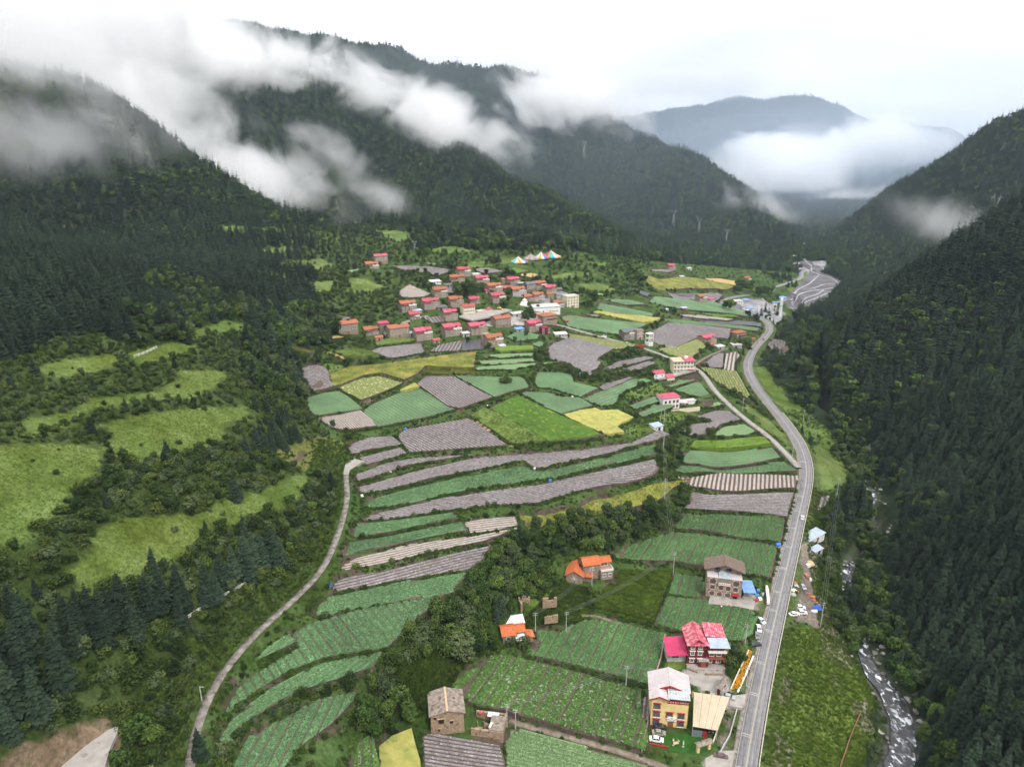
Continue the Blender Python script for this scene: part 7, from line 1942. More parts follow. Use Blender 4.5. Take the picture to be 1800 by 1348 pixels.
mb.add(V, [(0,1,6,5),(0,5,4),(1,2,7,6),(2,3,9,8),(2,8,7),(3,0,4,9),(4,5,8,9),(5,6,7,8)]); o = mb.build('tarpaulin', BM['bluetarp'], None, (x, y, z), .2); tag(o, "crumpled blue tarpaulin over goods on the dirt yard", 'tarpaulin')
box_thing('board_stack',1431,1074,(2.8,1.2,.7),BM['frame'],"white board stack in front of the blue tarpaulin",'stack',.1)
for i, (a, b) in enumerate([(1397,1029),(1399,1034),(1395,1041),(1400,1043),(1394,1048)]):
    heap(a,b,1.1 + .2*(i % 3),.8,[BM['brickp'],BM['grey'],BM['frame'],BM['rust'],BM['grey']][i],'rubble_heap',["red rubble heap nearest the top of the dirt yard","grey rubble heap below the red one by the parapet","white rubble heap in the middle by the parapet","rusty scrap heap beside the silver car","grey rubble heap lowest by the parapet"][i],'rubble heap',None,20+i)
# white crane boom and clutter at the stone house
x, y, z, t = spot(1349, 1046)
r = empty('crane_boom', (x, y, z), 1.30, "long white crane boom lying beside the road by the stone house", 'crane boom')
mb = MB(); mb.box(-6,6,-.55,.55,.7,1.9); mb.build('boom', BM['carwhite'], r); mb = MB(); mb.box(-5,6.4,-.35,.35,1.9,2.3); mb.build('inner_boom', BM['carwhite'], r)
mb = MB(); mb.box(-5,-4,-.9,.9,-.3,.7).box(4,5,-.9,.9,-.3,.7); mb.build('trestle', BM['rust'], r); mb = MB(); mb.tube((-4,-.75,1.5),(5,-.75,1.6),.14); mb.build('hydraulic_ram', BM['yellowflag'], r)
for i, (a, b, m_, lb) in enumerate([(1331,1046,'bluep',"blue drum heap right of the blue canopy"),(1336,1050,'frame',"white sack pile at the stone house's yard"),(1328,1054,'carred',"small red box on the stone house's yard"),(1340,1042,'grey',"grey block stack behind the white crane boom"),(1333,1038,'bluep',"blue crate behind the stone house's canopy"),(1286,1063,'orangep',"orange bucket in front of the stone house"),(1268,1062,'frame',"white board lying in front of the stone house")]):
    box_thing(['drum_heap','sack_pile','red_box','block_stack','blue_crate','bucket','white_board'][i],a,b,(1.8,1.4,.9) if i not in (5,6) else (.7,.7,.8) if i == 5 else (2.6,1.2,.15),BM[m_],lb,['drums','sacks','box','blocks','crate','bucket','board'][i],.3*i,top=.12 if i not in (6,) else 0)
x, y, z, t = spot(1368, 957); r = empty('water_tank', (x, y, z), .2, "blue water tank on legs at the corner of the cabbage field by the road", 'water tank')
mb = MB(); mb.tube((-1.1,0,1.4),(1.1,0,1.4),.8,n=12); mb.build('drum', BM['bluep'], r); mb = MB(); mb.box(-1.2,1.2,-.8,.8,-.5,.65); mb.build('stand', BM['grey'], r)
x, y, z, t = spot(1017, 660); r = empty('field_shelter', (x, y, z), .1, "small blue-topped field shelter at the tip of the grey film field", 'shelter')
mb = MB(); mb.box(-2.4,2.4,-1,1,1.6,2.0,top=.1); mb.build('roof', BM['bluep'], r); mb = MB(); mb.box(-2.2,2.2,-.9,.9,-.5,1.6); mb.build('wall', BM['wood'], r)
for i, (a, b, m_, lb) in enumerate([(967,843,'bluep',"blue sack on the edge of the long brown-grey film field"),(940,823,'frame',"white sack between the long green and grey strips"),(636,872,'frame',"white sheet at the left tip of the long green strip"),(580,1028,'bluep',"blue and white sack pile beside the dirt lane"),(857,714,'frame',"white cart in the earth path between the plots"),(1006,698,'frame',"white tub at the end of the hedge between cabbage plots"),(687,833,'frame',"small white bag on the dark field bank"),(713,754,'bluep',"small blue bag at the top corner of the big film field")]):
    box_thing(['sack','sack','sheet_pile','sack_pile','cart','tub','bag','bag'][i],a,b,(1.6,1.1,.9),BM[m_],lb,['sack','sack','sheet','sacks','cart','tub','bag','bag'][i],.4*i,top=.2)
# rusty pipe along the gorge edge, white fence in the left wood
P = cast([(1512,1255),(1497,1290),(1478,1345),(1470,1380)])[:, :2]; mb = MB()
for a, b in zip(P[:-1], P[1:]): mb.tube((a[0], a[1], float(H(*a)) + .6), (b[0], b[1], float(H(*b)) + .6), .17, n=8)
o = mb.build('pipe', BM['rust']); tag(o, "rusty brown pipe running along the edge of the gorge", 'pipe')
def fence(px, label, gaps=()):
    L = smooth_line(px, 3.2); r = empty('rail_fence', tuple(L[len(L)//2]), 0, label, 'fence'); o_ = L[len(L)//2]
    zz_ = H(L[:, 0], L[:, 1])
    for i in range(len(L)):
        mb = MB(); mb.box(-.09,.09,-.09,.09,-.5,1.5); p = mb.build('post', BM['frame'], r); p.location = (L[i,0]-o_[0], L[i,1]-o_[1], zz_[i]-o_[2])
        if i + 1 < len(L):
            for h in (.45, .9, 1.35):
                mb = MB(); mb.tube((L[i,0]-o_[0], L[i,1]-o_[1], zz_[i]-o_[2]+h), (L[i+1,0]-o_[0], L[i+1,1]-o_[1], zz_[i+1]-o_[2]+h), .075, n=4); mb.build('rail', BM['frame'], r)
fence([(322,1094),(345,1078),(375,1060),(400,1045),(430,1028),(465,1008),(482,992)], "white rail fence winding through the dark spruces above the dirt lane")
fence([(236,628),(262,620),(280,610)], "pale rail fence across the small upper meadow on the left slope")
fence([(455,512),(470,510),(486,514)], "pale rail fence at the edge of the upper right meadow on the slope")
fence([(84,506),(95,505),(107,507)], "short pale rail fence on the forest clearing at far left")

# ------------------------------------------------------------------ poles, wires, pylons
POLES = []
def pole(px, py, h, label, arm=True, lamp=False):
    x, y, z, t = spot(px, py); r = empty('utility_pole' if not lamp else 'street_lamp', (x, y, z), random.uniform(-.3, .3), label, 'utility pole' if not lamp else 'street lamp', 'utility poles' if not lamp else None)
    mb = MB(); mb.tube((0,0,-1),(0,0,h),.19,.12,8); mb.build('mast', BM['pole'], r)
    if arm:
        for k in (0, .9):
            mb = MB(); mb.box(-.95,.95,-.06,.06,h-.35-k,h-.22-k); a = mb.build('crossarm', BM['steel'], r)
            for u in (-.85, 0, .85): mb = MB(); mb.tube((u,0,h-.22-k),(u,0,h-.0-k),.06,.04,6); mb.build('insulator', BM['insul'], a)
    if lamp: mb = MB(); mb.box(-.1,1.2,-.12,.12,h-.2,h-.05); mb.build('lamp_head', BM['steel'], r)
    POLES.append((x, y, z + h)); return len(POLES) - 1
pl = {}
for k, (a, b, h, lb) in dict(a=(1100,1209,9.5,"utility pole on the bank between the two large cabbage fields"), b=(1183,1011,12,"tall utility pole at the corner of the wild grass plot"), c=(1040,1034,9,"utility pole beside the orange farmhouse's yard"),
    d=(941,1111,9,"utility pole right behind the orange cottage"), e=(995,1112,10,"utility pole on the bank above the cabbage field by the ruins"), f=(891,1279,10,"utility pole leftmost of the pair at the footpath by the old farmhouse"), g=(906,1280,8,"shorter pole right of the pair at the footpath by the old farmhouse"),
    h=(1442,1101,12,"utility pole beside the blue tarpaulin on the gorge edge"), i=(1305,723,10,"utility pole inside the lane bend on the grass"), j=(1161,743,9,"left pole of the twin transformer poles by the white field hut"), k=(1167,742,9,"right pole of the twin transformer poles by the white field hut"),
    l=(1411,745,11,"utility pole right of the road above the gorge trees"), m=(1470,876,13,"utility pole beside the small film field right of the road"), n=(1392,808,10,"utility pole where the lane meets the road"), o=(1167,884,14,"tall utility pole on the olive meadow above the scarp"),
    p=(1066,589,9,"utility pole beside the lane near the white car"), q=(1004,572,9,"utility pole at the corner of the tiny orange hut"), r=(1222,651,9,"utility pole right of the cream guest house"), s=(1310,1130,9,"utility pole behind the orange flower bed"), t=(1156,1218,10,"utility pole behind the yellow house"),
    u=(1166,788,10,"utility pole in the bushes left of the green strips"), v=(1312,1203,9,"utility pole on the verge beside the flower bed")).items():
    pl[k] = pole(a, b, h, lb)
pole(354, 1226, 5, "short solar lamp post beside the dirt lane", False, True)
def wires(a, b, label, n=3, sag=.035, w=.02, pts=None):
    A, B = (POLES[pl[a]], POLES[pl[b]]) if pts is None else pts
    mb = MB(); d = Vector(B) - Vector(A); L = d.length; e = Vector((-d.y, d.x, 0)).normalized() * .85
    for k in range(n):
        o_ = e * (k - (n - 1) / 2)
        prev = None
        for i in range(13):
            f = i / 12; p = Vector(A) + d * f + o_; p.z -= sag * L * 4 * f * (1 - f)
            if prev is not None: mb.tube(prev, p, w, n=4)
            prev = p
    o = mb.build('power_line', BM['wire']); tag(o, label, 'power line')
wires('f','a',"power line from the old farmhouse across the large dark cabbage field"); wires('a','t',"power line crossing from the field bank to the yellow house")
wires('d','c',"power line from the orange cottage up to the farmhouse"); wires('e','b',"power line over the wild grass plot"); wires('b','o',"power line climbing from the grass plot to the olive meadow"); wires('m','h',"power line hanging above the dirt yard along the gorge"); wires('o','u',"power line above the scarp bushes"); wires('h','m',"second power line along the gorge edge",n=2,sag=.05) if False else None
wires('i','n',"power line along the grass between lane and road"); wires('l','m',"power line right of the road bends")
def pylon(px, py, t, h, label, yaw=0.4):
    if t: x, y, z = at_t(px, py, t); z = float(H(x, y))
    else: x, y, z, t = spot(px, py)
    r = empty('pylon', (x, y, z - 1), yaw, label, 'pylon', 'high-voltage pylons on the slopes')
    th = max(.2, t * .00016); b = h * .085
    body = MB(); lv = [(0, b), (.25, b*.72), (.5, b*.48), (.70, b*.34)]
    for (f0, w0), (f1, w1) in zip(lv[:-1], lv[1:]):
        C0 = [(sx*w0, sy*w0, f0*h) for sx, sy in ((-1,-1),(1,-1),(1,1),(-1,1))]; C1 = [(sx*w1, sy*w1, f1*h) for sx, sy in ((-1,-1),(1,-1),(1,1),(-1,1))]
        for i in range(4):
            body.tube(C0[i], C1[i], th, n=4); body.tube(C0[i], C1[(i+1) % 4], th*.6, n=3); body.tube(C1[i], C0[(i+1) % 4], th*.6, n=3); body.tube(C1[i], C1[(i+1) % 4], th*.6, n=3)
    body.build('lattice_body', BM['galv'], r)
    hd = MB(); w = b*.34; A = h*.19
    for s in (-1, 1):
        hd.tube((s*w, 0, .70*h), (s*A*.62, 0, .9*h), th, n=4); hd.tube((s*A*.62, 0, .9*h), (s*A*.5, 0, h), th, n=4); hd.tube((s*w*.4, 0, .70*h), (s*A*.45, 0, .9*h), th*.7, n=3)
    hd.build('yoke', BM['galv'], r)
    ar = MB(); ar.tube((-A*1.15, 0, .9*h), (A*1.15, 0, .9*h), th, n=4); ar.tube((-A*1.15, 0, .9*h), (-A*.5, 0, .955*h), th*.7, n=3); ar.tube((A*1.15, 0, .9*h), (A*.5, 0, .955*h), th*.7, n=3); ar.build('crossarm', BM['galv'], r)
    return r
for a in [(805,160,2380,48,"pylon on the wooded ridge left of a second, lower one"),(891,190,2230,48,"pylon on the wooded ridge right of another one"),(1027,243,1950,50,"pylon on the shoulder below the long ridge, under the hanging cloud"),
          (1187,338,1600,42,"upper pylon on the spur toward the valley mouth"),(1232,360,1560,36,"middle pylon on the spur toward the valley mouth"),(1278,405,1480,36,"lowest pylon on the spur toward the valley mouth"),
          (1744,392,700,40,"tallest pylon standing on the right-hand forest slope"),(1617,432,930,24,"small pylon in the misty right-hand forest"),(1672,442,820,24,"low pylon with splayed head above the dark trees"),(1690,440,800,18,"smallest pylon tip above the dark trees on the right"),
          (453,48,2650,40,"faint pylon on the skyline between two ridges"),(728,420,760,14,"short lattice mast above the village on the hill")]:
    pylon(*a)
# ------------------------------------------------------------------ planting
def visible(x, y, ztop, slack=0.0):
    """True where the line from the camera to the plant's top clears the land"""
    ok = np.ones(x.shape, bool)
    for f in np.linspace(.25, .985, 26):
        ok &= H(x * f, y * f) < CAM_H + (ztop - CAM_H) * f + slack
    return ok
def grid_pts(x0, x1, y0, y1, s, jit=.48):
    gx, gy = np.meshgrid(np.arange(x0, x1, s), np.arange(y0, y1, s))
    gx = gx + rng.uniform(-jit, jit, gx.shape) * s; gy = gy + rng.uniform(-jit, jit, gy.shape) * s
    return gx.ravel(), gy.ravel()
NB = np.array(NOBUILD) if NOBUILD else np.zeros((0, 3))
plants = []      # x, y, z, species, height factor
def field_hit(x, y, grow=0.0):
    m = np.zeros(x.shape, bool)
    for f in F:
        P = f['P']
        b = (x > P[:, 0].min()) & (x < P[:, 0].max()) & (y > P[:, 1].min()) & (y < P[:, 1].max())
        if b.any():
            k = np.where(b)[0]; m[k] |= inside(P, x[k], y[k])
    return m
SPRUCE, LARCH, BROADL, SHRUBL = 0, 1, 2, 3
def plant_band(y0, y1, s, near):
    x, y = grid_pts(-.92 * y1 - 60, .92 * y1 + 60, y0, y1, s)
    k = (np.abs(x) < .86 * y + 55) & (y < 5300); x, y = x[k], y[k]
    z = H(x, y); px, py, t = project(x, y, z)
    k = (px > -150) & (px < 1950) & (py > -60) & (py < 1560); x, y, z, px, py, t = [a[k] for a in (x, y, z, px, py, t)]
    no = cell(ROADD, x, y) < 2.2
    for cl in ([(1462,972),(1502,972),(1504,1092),(1468,1092)], [(1532,852),(1578,856),(1580,955),(1530,950)], [(1428,712),(1458,712),(1458,765),(1428,765)]): no |= inside(np.array(cl), px, py)
    no |= cell(RIVD, x, y) < np.where((y < 262) | ((y > 318) & (y < 336)) | ((y > 400) & (y < 415)), 6.0, 1.2)
    jx_, jy_ = px + 6 * fbm(x / 15, y / 15, 141, 3), py + 6 * fbm(x / 15, y / 15, 147, 3)
    if near:
        no |= field_hit(x, y)
        for bx, by, r in NB: no |= (x - bx) ** 2 + (y - by) ** 2 < r * r
    med = inpoly([p for p, q in MEADOWS], jx_, jy_) & (y < 1300)
    bare = inpoly([p for p, q in BARE], px, py) & (y < 1300)
    scarp = inpoly(SCARP, jx_, jy_); hedge = inpoly(HEDGES, jx_, jy_) & (y < 1000)
    grove = inpoly(GROVES, jx_, jy_) & (y < 1300); broads = inpoly(BROADS, jx_, jy_) & (y < 1200)
    fa_ = inside(np.array(FIELDAREA), px, py) & (y < 1250)
    riv = x - np.interp(y, RIVER[:, 1], RIVER[:, 0])
    right = (riv > 6) & (y < 1150); verge = (riv <= 6) & (x > np.interp(y, ROAD[:200, 1], ROAD[:200, 0]) + 4) & (y < 850) & (y > 100)
    leftl = (px < 720) & (py > 395) & ~fa_ & (y < 1250)
    mount = ~(right | verge | leftl | fa_) & ((y > 900) | (py < 640))
    low_ = (py > 1335) & (px > 330) & (px < 1320); no |= low_ & (px > 560)
    u = rng.random(x.shape); v = rng.random(x.shape); hs = rng.random(x.shape)
    n1, n2 = fbm(x / 60, y / 60, 201, 3), fbm(x / 25, y / 25, 207, 3)
    sp = np.full(x.shape, -1); hf = np.ones(x.shape)
    dens = (s / (4.4 if near else 5.5)) ** 2
    # mountains: mostly conifers with lighter patches of broadleaf and young conifers
    c = u < .92
    sp = np.where(mount & c, np.where(v < .62 + .5 * n1, SPRUCE, np.where(v < .86, BROADL, LARCH)), sp)
    hf = np.where(mount, .62 + .85 * hs * hs, hf)
    # right slope
    low = riv < 17
    sp = np.where(right & (u < .90), np.where(v < np.where(low, .25, .86 + .55 * n1), SPRUCE, BROADL), sp)
    hf = np.where(right, np.where(low, .5 + .5 * hs, .68 + .55 * hs), hf)
    # left slope: shrubs, broadleaf, groves of spruce
    sp = np.where(leftl & (u < .88), np.where(v < .84 - .3 * n1, SHRUBL, np.where(v < .975, BROADL, SPRUCE)), sp)
    hf = np.where(leftl, np.where(sp == SHRUBL, .6 + .75 * hs, .4 + .32 * hs), hf)
    mid_ = leftl & (py > 560) & (py < 800) & (px < 470); hf = np.where(mid_, hf * .72, hf)
    upl = leftl & (py < 560)
    sp = np.where(upl & (u < .88), np.where(v < .42 + .5 * n1, SPRUCE, np.where(v < .72, BROADL, SHRUBL)), sp)
    vw = upl & (px > 385); sp = np.where(vw & (v > .3) & (sp >= 0), np.where(v < .85, SHRUBL, BROADL), sp)
    hf = np.where(upl, np.where(vw, .3 + .32 * hs + .35 * (sp == SHRUBL), .5 + .5 * hs), hf)
    sp = np.where(broads & (u < .8), np.where(v < .75, BROADL, SPRUCE), sp); hf = np.where(broads, .7 + .5 * hs, hf)
    gt = grove & (py > 880)
    sp = np.where(grove & (u < np.where(py > 880, .55, .85)), np.where(v < .92, SPRUCE, SHRUBL), np.where(grove & (u < .6), SHRUBL, np.where(grove, -1, sp))); hf = np.where(grove, np.where(py > 880, .68 + .42 * hs, np.where(py > 700, .42 + .25 * hs, .5 + .45 * hs)), hf)
    # village fan and terraces: scattered growth, dense above the village
    up = fa_ & (py < 520) & (px < 1140)
    sp = np.where(fa_ & (u < np.where(up, .62 + .7 * n2, .2 + .3 * np.maximum(n2, 0))), np.where(v < np.where(up, .62, .9), SHRUBL, np.where((v < .97) | ~up, np.where(up, BROADL, SHRUBL), SPRUCE)), sp)
    hf = np.where(fa_, np.where(up, .45 + .5 * hs, .35 + .45 * hs), hf)
    sp = np.where(fa_ & (py > 830) & (px > 930) & ~scarp & ~hedge, -1, sp)
    sp = np.where(fa_ & (py > 1080) & (px > 1180), -1, sp)
    # scarp and hedges
    sp = np.where(scarp & (u < .93), np.where(v < .62, SHRUBL, np.where(v < .992, BROADL, SPRUCE)), sp); hf = np.where(scarp, np.where(sp == SHRUBL, .9 + .6 * hs, .55 + .45 * hs), hf)
    sp = np.where(hedge & (u < .85), np.where(v < .9, SHRUBL, BROADL), sp); hf = np.where(hedge, np.where(sp == SHRUBL, .55 + .6 * hs, .5 + .3 * hs), hf)
    # verge between road and river
    vg = verge & (py < 800); vd = verge & (px > 1462) & (py < 1100) & (py > 800)
    rr = np.interp(y, ROAD[:200, 1], ROAD[:200, 0])
    sp = np.where(vg & (u < .85) & (x > rr + 9), np.where(v < .5, SHRUBL, np.where(v < .75, BROADL, SPRUCE)), np.where(vg, -1, sp)); hf = np.where(vg, .5 + .5 * hs, hf)
    sp = np.where(vd & (u < .7), np.where(v < .55, SHRUBL, np.where(v < .8, BROADL, SPRUCE)), sp); hf = np.where(vd, .5 + .5 * hs, hf)
    vr = verge & (py >= 1100)
    vo = verge & (riv > -14) & (y > 250)
    sp = np.where(vr, np.where((riv > -14) & (u < .5), SHRUBL, -1), sp); hf = np.where(vr, .4 + .4 * hs, hf)
    sp = np.where(verge & (py >= 800) & (py < 1100) & ~vd & ~hedge, np.where(u < .05, SHRUBL, -1), sp)
    sp = np.where(vo & (u < .95), np.where(v < .35, SHRUBL, BROADL), sp); hf = np.where(vo, np.where(sp == SHRUBL, .8 + .6 * hs, .55 + .45 * hs), hf)
    sp = np.where(med & ~verge, np.where(u < .035, SHRUBL, -1), np.where(med & verge & ~vo, np.where(u < .03, SHRUBL, -1), sp)); hf = np.where(med, .3 + .45 * hs, hf)
    sp = np.where(bare, -1, sp)
    sc_ = inside(np.array([(1500,798),(1560,758),(1575,765),(1530,792),(1505,812)]), px, py); sp = np.where(sc_ & right, -1, sp)
    sp = np.where(no, -1, sp)
    # nearer than the lane: keep the track in sight
    dl, _ = line_dist(LANE, x, y)
    sp = np.where((dl < 7) & (sp != SHRUBL), np.where(sp >= 0, SHRUBL, -1), sp); hf = np.where(dl < 6, np.minimum(hf, .55), hf)
    dlr, _ = line_dist(LANE2, x, y); sp = np.where((dlr < 6) & (sp != SHRUBL), -1, sp); hf = np.where(dlr < 7, np.minimum(hf, .5), hf)
    drd, _ = line_dist(ROAD, x, y); sp = np.where((drd < 7.5) | ((drd < 10) & (riv > -60) & (y < 330)), -1, sp); hf = np.where(drd < 13, np.minimum(hf, .5), hf)
    k = sp >= 0
    hts = np.choose(np.clip(sp, 0, 3), [16, 14, 9, 3]) * hf
    k &= visible(x, y, z + hts + (4 if near else 2))
    for q in np.where(k)[0]: pass
    plants.append(np.stack([x[k], y[k], z[k], sp[k], hf[k]], 1))
plant_band(125, 330, 3.3, True)
plant_band(330, 620, 4.0, True)
plant_band(620, 1050, 5.0, True)
plant_band(1050, 1750, 6.0, False)
plant_band(1750, 2600, 7.5, False)
plant_band(2600, 4700, 11.0, False)
# single trees that stand out in the photograph: pixel of the foot, height in metres, species
SINGLES = [(588,590,13,BROADL),(580,588,10,BROADL),(652,574,12,BROADL),(806,524,15,BROADL),(822,526,18,BROADL),(836,522,13,BROADL),(848,516,11,BROADL),(872,550,6,SHRUBL),(886,546,12,BROADL),(850,542,7,BROADL),(886,556,6,BROADL),(930,566,13,BROADL),(921,568,11,BROADL),(1040,540,16,BROADL),(1034,541,12,BROADL),
 (915,608,8,SPRUCE),(941,632,8,SPRUCE),(889,672,4.5,SHRUBL),(894,671,4.5,SHRUBL),(884,672,4,SHRUBL),(585,752,5,BROADL),(353,1335,10,SPRUCE),(1284,548,14,BROADL),(1276,545,11,BROADL),(1345,548,16,SPRUCE),(1352,555,15,SPRUCE),(1338,556,14,SPRUCE),(1366,553,12,SPRUCE),
 (1325,520,16,BROADL),(1335,524,17,BROADL),(1345,522,16,BROADL),(1355,520,15,BROADL),(1365,528,10,BROADL),(1300,512,16,BROADL),(1310,512,16,BROADL),(1320,508,14,BROADL),(1295,516,13,BROADL),(1300,608,13,SPRUCE),(1318,612,14,SPRUCE),(1310,610,10,BROADL),(1306,622,12,SPRUCE),(1292,606,9,BROADL),
 (1390,585,17,SPRUCE),(1385,592,19,SPRUCE),(1395,590,20,SPRUCE),(1400,598,18,SPRUCE),(1378,588,12,SPRUCE),(1486,905,21,SPRUCE),(1480,900,19,SPRUCE),(1508,900,22,SPRUCE),(1514,905,20,SPRUCE),(1500,890,18,SPRUCE),(1497,1060,13,SPRUCE),(1488,1052,12,SPRUCE),(1505,1075,12,SPRUCE),(240,1310,9,BROADL),(265,1310,8,BROADL),
 (735,585,6,BROADL),(770,575,5,BROADL),(822,600,5,BROADL),(860,612,5,BROADL),(905,600,5,BROADL),(925,590,5,BROADL),(742,535,6,BROADL),(780,535,5,BROADL),(895,530,6,BROADL),(930,540,6,BROADL),(945,545,6,BROADL),(870,530,5,BROADL),(925,500,8,BROADL),(945,498,9,BROADL),(985,505,8,BROADL),(1020,520,9,BROADL),(795,495,7,BROADL),(840,500,7,BROADL),(690,580,7,BROADL),(640,595,7,BROADL),(980,585,5,BROADL),(955,600,5,BROADL),
 (880,1080,10,SPRUCE),(872,1092,9,SPRUCE),(892,1070,9,SPRUCE),(815,1165,13,BROADL),(800,1150,12,BROADL),(835,1155,12,BROADL),(930,1015,11,BROADL),(920,1020,10,BROADL),(680,1235,9,BROADL),(700,1250,10,BROADL),(900,1130,4,SHRUBL),(922,1138,4.5,SHRUBL),(1290,1155,5,BROADL),(1282,1170,4,SHRUBL),(1285,1185,3,SHRUBL),(1298,1160,4,SHRUBL)]
for px, py, h, s in SINGLES:
    x, y, z, t = spot(px, py); plants.append(np.array([[x, y, z, s, h / [16, 14, 9, 3][s]]]))
PL = np.concatenate(plants)
PL[:, 2] -= .15
pp = project(PL[:, 0], PL[:, 1], PL[:, 2]); tt = pp[2]
hm = np.choose(PL[:, 3].astype(int), [16, 14, 9, 3]) * PL[:, 4]
size = hm * FPX / tt
inview = (pp[0] > -10) & (pp[0] < 1810) & (pp[1] > -10) & (pp[1] - size * .8 < 1345)
inview &= visible(PL[:, 0], PL[:, 1], PL[:, 2] + hm * .8)
print('plants', len(PL), [int((PL[:, 3] == k).sum()) for k in range(4)])
LAND = dict(
 left=[(400,1045,"beside the white rail fence above the dirt lane"),(150,1320,"beside the pale concrete yard at lower left"),(70,870,"at the edge of the large far-left meadow"),(310,760,"around the bright meadow on the left slope"),(330,900,"along the lower long meadow on the left"),
  (560,950,"just left of the dirt lane's upper stretch"),(430,1160,"above the middle of the dirt lane"),(320,1290,"beside the bottom end of the dirt lane"),(510,730,"left of the kidney-shaped film field"),(90,690,"on the shrubby slope above the far-left meadow"),(370,580,"around the small high meadow on the left"),
  (200,460,"in the dark wood under the misty ridge"),(60,1090,"in the spruce grove at lower left"),(200,1040,"in the spruce grove below the long meadow"),(260,1160,"on the bushy ground between grove and dirt lane"),(540,470,"beside the high meadows left of the village"),(560,830,"on the olive bank above the dirt lane"),(230,690,"between the upper meadows of the left slope")],
 right=[(1690,1200,"on the forest slope level with the orange flower bed"),(1785,1190,"at the right edge level with the dark red house"),(1680,1040,"on the forest slope level with the three white cars"),(1640,980,"on the forest slope level with the striped-roof cabin"),(1735,860,"on the forest slope level with the small film field"),(1795,850,"at the right edge level with the lane's end"),(1790,1060,"at the right edge level with the dirt yard"),(1700,760,"on the forest slope level with the small scree patch"),(1590,770,"just above the small grey scree patch"),(1600,1290,"beside the lowest white rapids"),(1750,1290,"in the bottom right corner of the forest"),(1720,1120,"on the lower forest slope across the river"),(1760,950,"halfway up the forest slope at the right edge"),(1600,1080,"across the river from the dirt yard"),(1600,930,"just right of the upper rapids"),(1650,800,"on the forest slope right of the grass verge"),(1750,680,"high on the right-hand forest slope"),(1560,680,"across the river from the road bend"),(1500,590,"at the far foot of the right-hand slope")],
 verge=[(1400,680,"between the road bend and the gorge"),(1500,900,"by the small film field right of the road"),(1460,930,"beside the striped-roof cabin"),(1480,1030,"below the dirt yard at the river"),(1380,1250,"on the grass slope under the parapet"),(1390,590,"by the road just above the sharp bend"),(1320,530,"around the cement works")],
 mid=[(740,1230,"on the lawn side left of the old farmhouse"),(810,1110,"left of the orange cottage"),(920,1000,"left of the orange farmhouse"),(1110,920,"under the olive meadow's lip"),(700,1180,"on the scarp beside the curved cabbage terraces"),(640,1300,"on the scarp at the bottom terraces"),(1000,650,"in the hedge between the middle plots"),(1170,800,"in the bushes left of the green strips"),(1300,700,"between lane and road"),
  (600,600,"left of the village front row"),(680,520,"on the bank left of the village"),(820,520,"inside the village"),(900,560,"around the village square"),(1000,500,"on the slope right of the village"),(900,460,"below the striped marquees"),(560,770,"along the hedge below the pale straw field"),(440,1250,"between the curved terraces and the lane"),(1220,610,"by the valley's pink-roofed house"),(1290,1165,"beside the dark red house"),(1190,1330,"in front of the turf garden"),(1080,640,"around the grey film plots below the lane"),(910,1140,"in front of the orange cottage"),(1120,690,"on the grassy mound between cabbage plots")])
KIND = {0: ("dark spruce", "spruces"), 2: ("green broadleaf tree", "broadleaf trees"), 3: ("dense green bush", "bushes")}
def zone_label(kind, px, py, x, y, sz, v=0):
    riv = x - float(np.interp(y, RIVER[:, 1], RIVER[:, 0])); rd = float(np.interp(y, ROAD[:200, 1], ROAD[:200, 0]))
    zn = 'right' if riv > 4 else 'verge' if (x > rd + 3 and py > 500) else 'left' if (px < 620 and x < -25) else 'mid'
    q = min(LAND[zn], key=lambda a: (a[0] - px) ** 2 + (a[1] - py) ** 2)
    w, g = KIND[kind]
    if (kind == 2 and v == 3) or (kind == 3 and v == 2): w = w.replace('green', 'pale grey-green')
    s_ = ("tall ", "middling ", "low ")[0 if sz > 1.08 else 1 if sz > .85 else 2]
    return s_ + w + " " + q[2], g + " " + q[2]
single = np.zeros(len(PL), bool)
for kind, n, nm, cat in ((SPRUCE, 300, 'spruce_tree', 'tree'), (BROADL, 300, 'broadleaf_tree', 'tree'), (SHRUBL, 300, 'shrub', 'bush')):
    k = np.where((PL[:, 3] == kind) & inview)[0]
    k = k[np.argsort(-size[k])][:n]
    single[k] = True
    for i in k:
        x, y, z, s, hf = PL[i]; v = random.randrange(4); rz = random.uniform(0, 6.283); w = hf * random.uniform(.85, 1.15)
        lb, gr = zone_label(kind, pp[0][i], pp[1][i], x, y, hf, v)
        if kind == SHRUBL:
            o = link(nm, SHR[v]); o.location = (x, y, z); o.rotation_euler = (0, 0, rz); o.scale = (w * 1.1, w * 1.1, hf); tag(o, lb, cat, gr); continue
        r = empty(nm, (x, y, z), rz, lb, cat, gr); r.scale = (w, w, hf)
        cr, tr = (SPR if kind == SPRUCE else BRO)[v]
        link('trunk', tr, r); link('crown', cr, r)
def mass(name, k, sources, near_sources=None):
    n = len(k)
    if n == 0: return
    w = PL[k, 4] * rng.uniform(.82, 1.2, n)
    scatter(name, PL[k, :3], rng.uniform(0, 6.28, n), np.stack([w, w, PL[k, 4]], 1), rng.integers(0, len(sources), n), sources)
SPR_N = [src('spruce_copy', a) for a, b in SPR]; BRO_N = [src('broadleaf_copy', a) for a, b in BRO]; SHR_N = [src('shrub_copy', a) for a in SHR]
rest = ~single
nearm = tt < 520
mass('spruce_forest', np.where(rest & (PL[:, 3] == SPRUCE) & nearm)[0], SPR_N)
mass('distant_spruce_forest', np.where(rest & (PL[:, 3] == SPRUCE) & ~nearm)[0], SPR_FAR[:3])
mass('young_conifer_forest', np.where(rest & (PL[:, 3] == LARCH))[0], SPR_FAR[3:])
mass('broadleaf_woods', np.where(rest & (PL[:, 3] == BROADL) & nearm)[0], BRO_N)
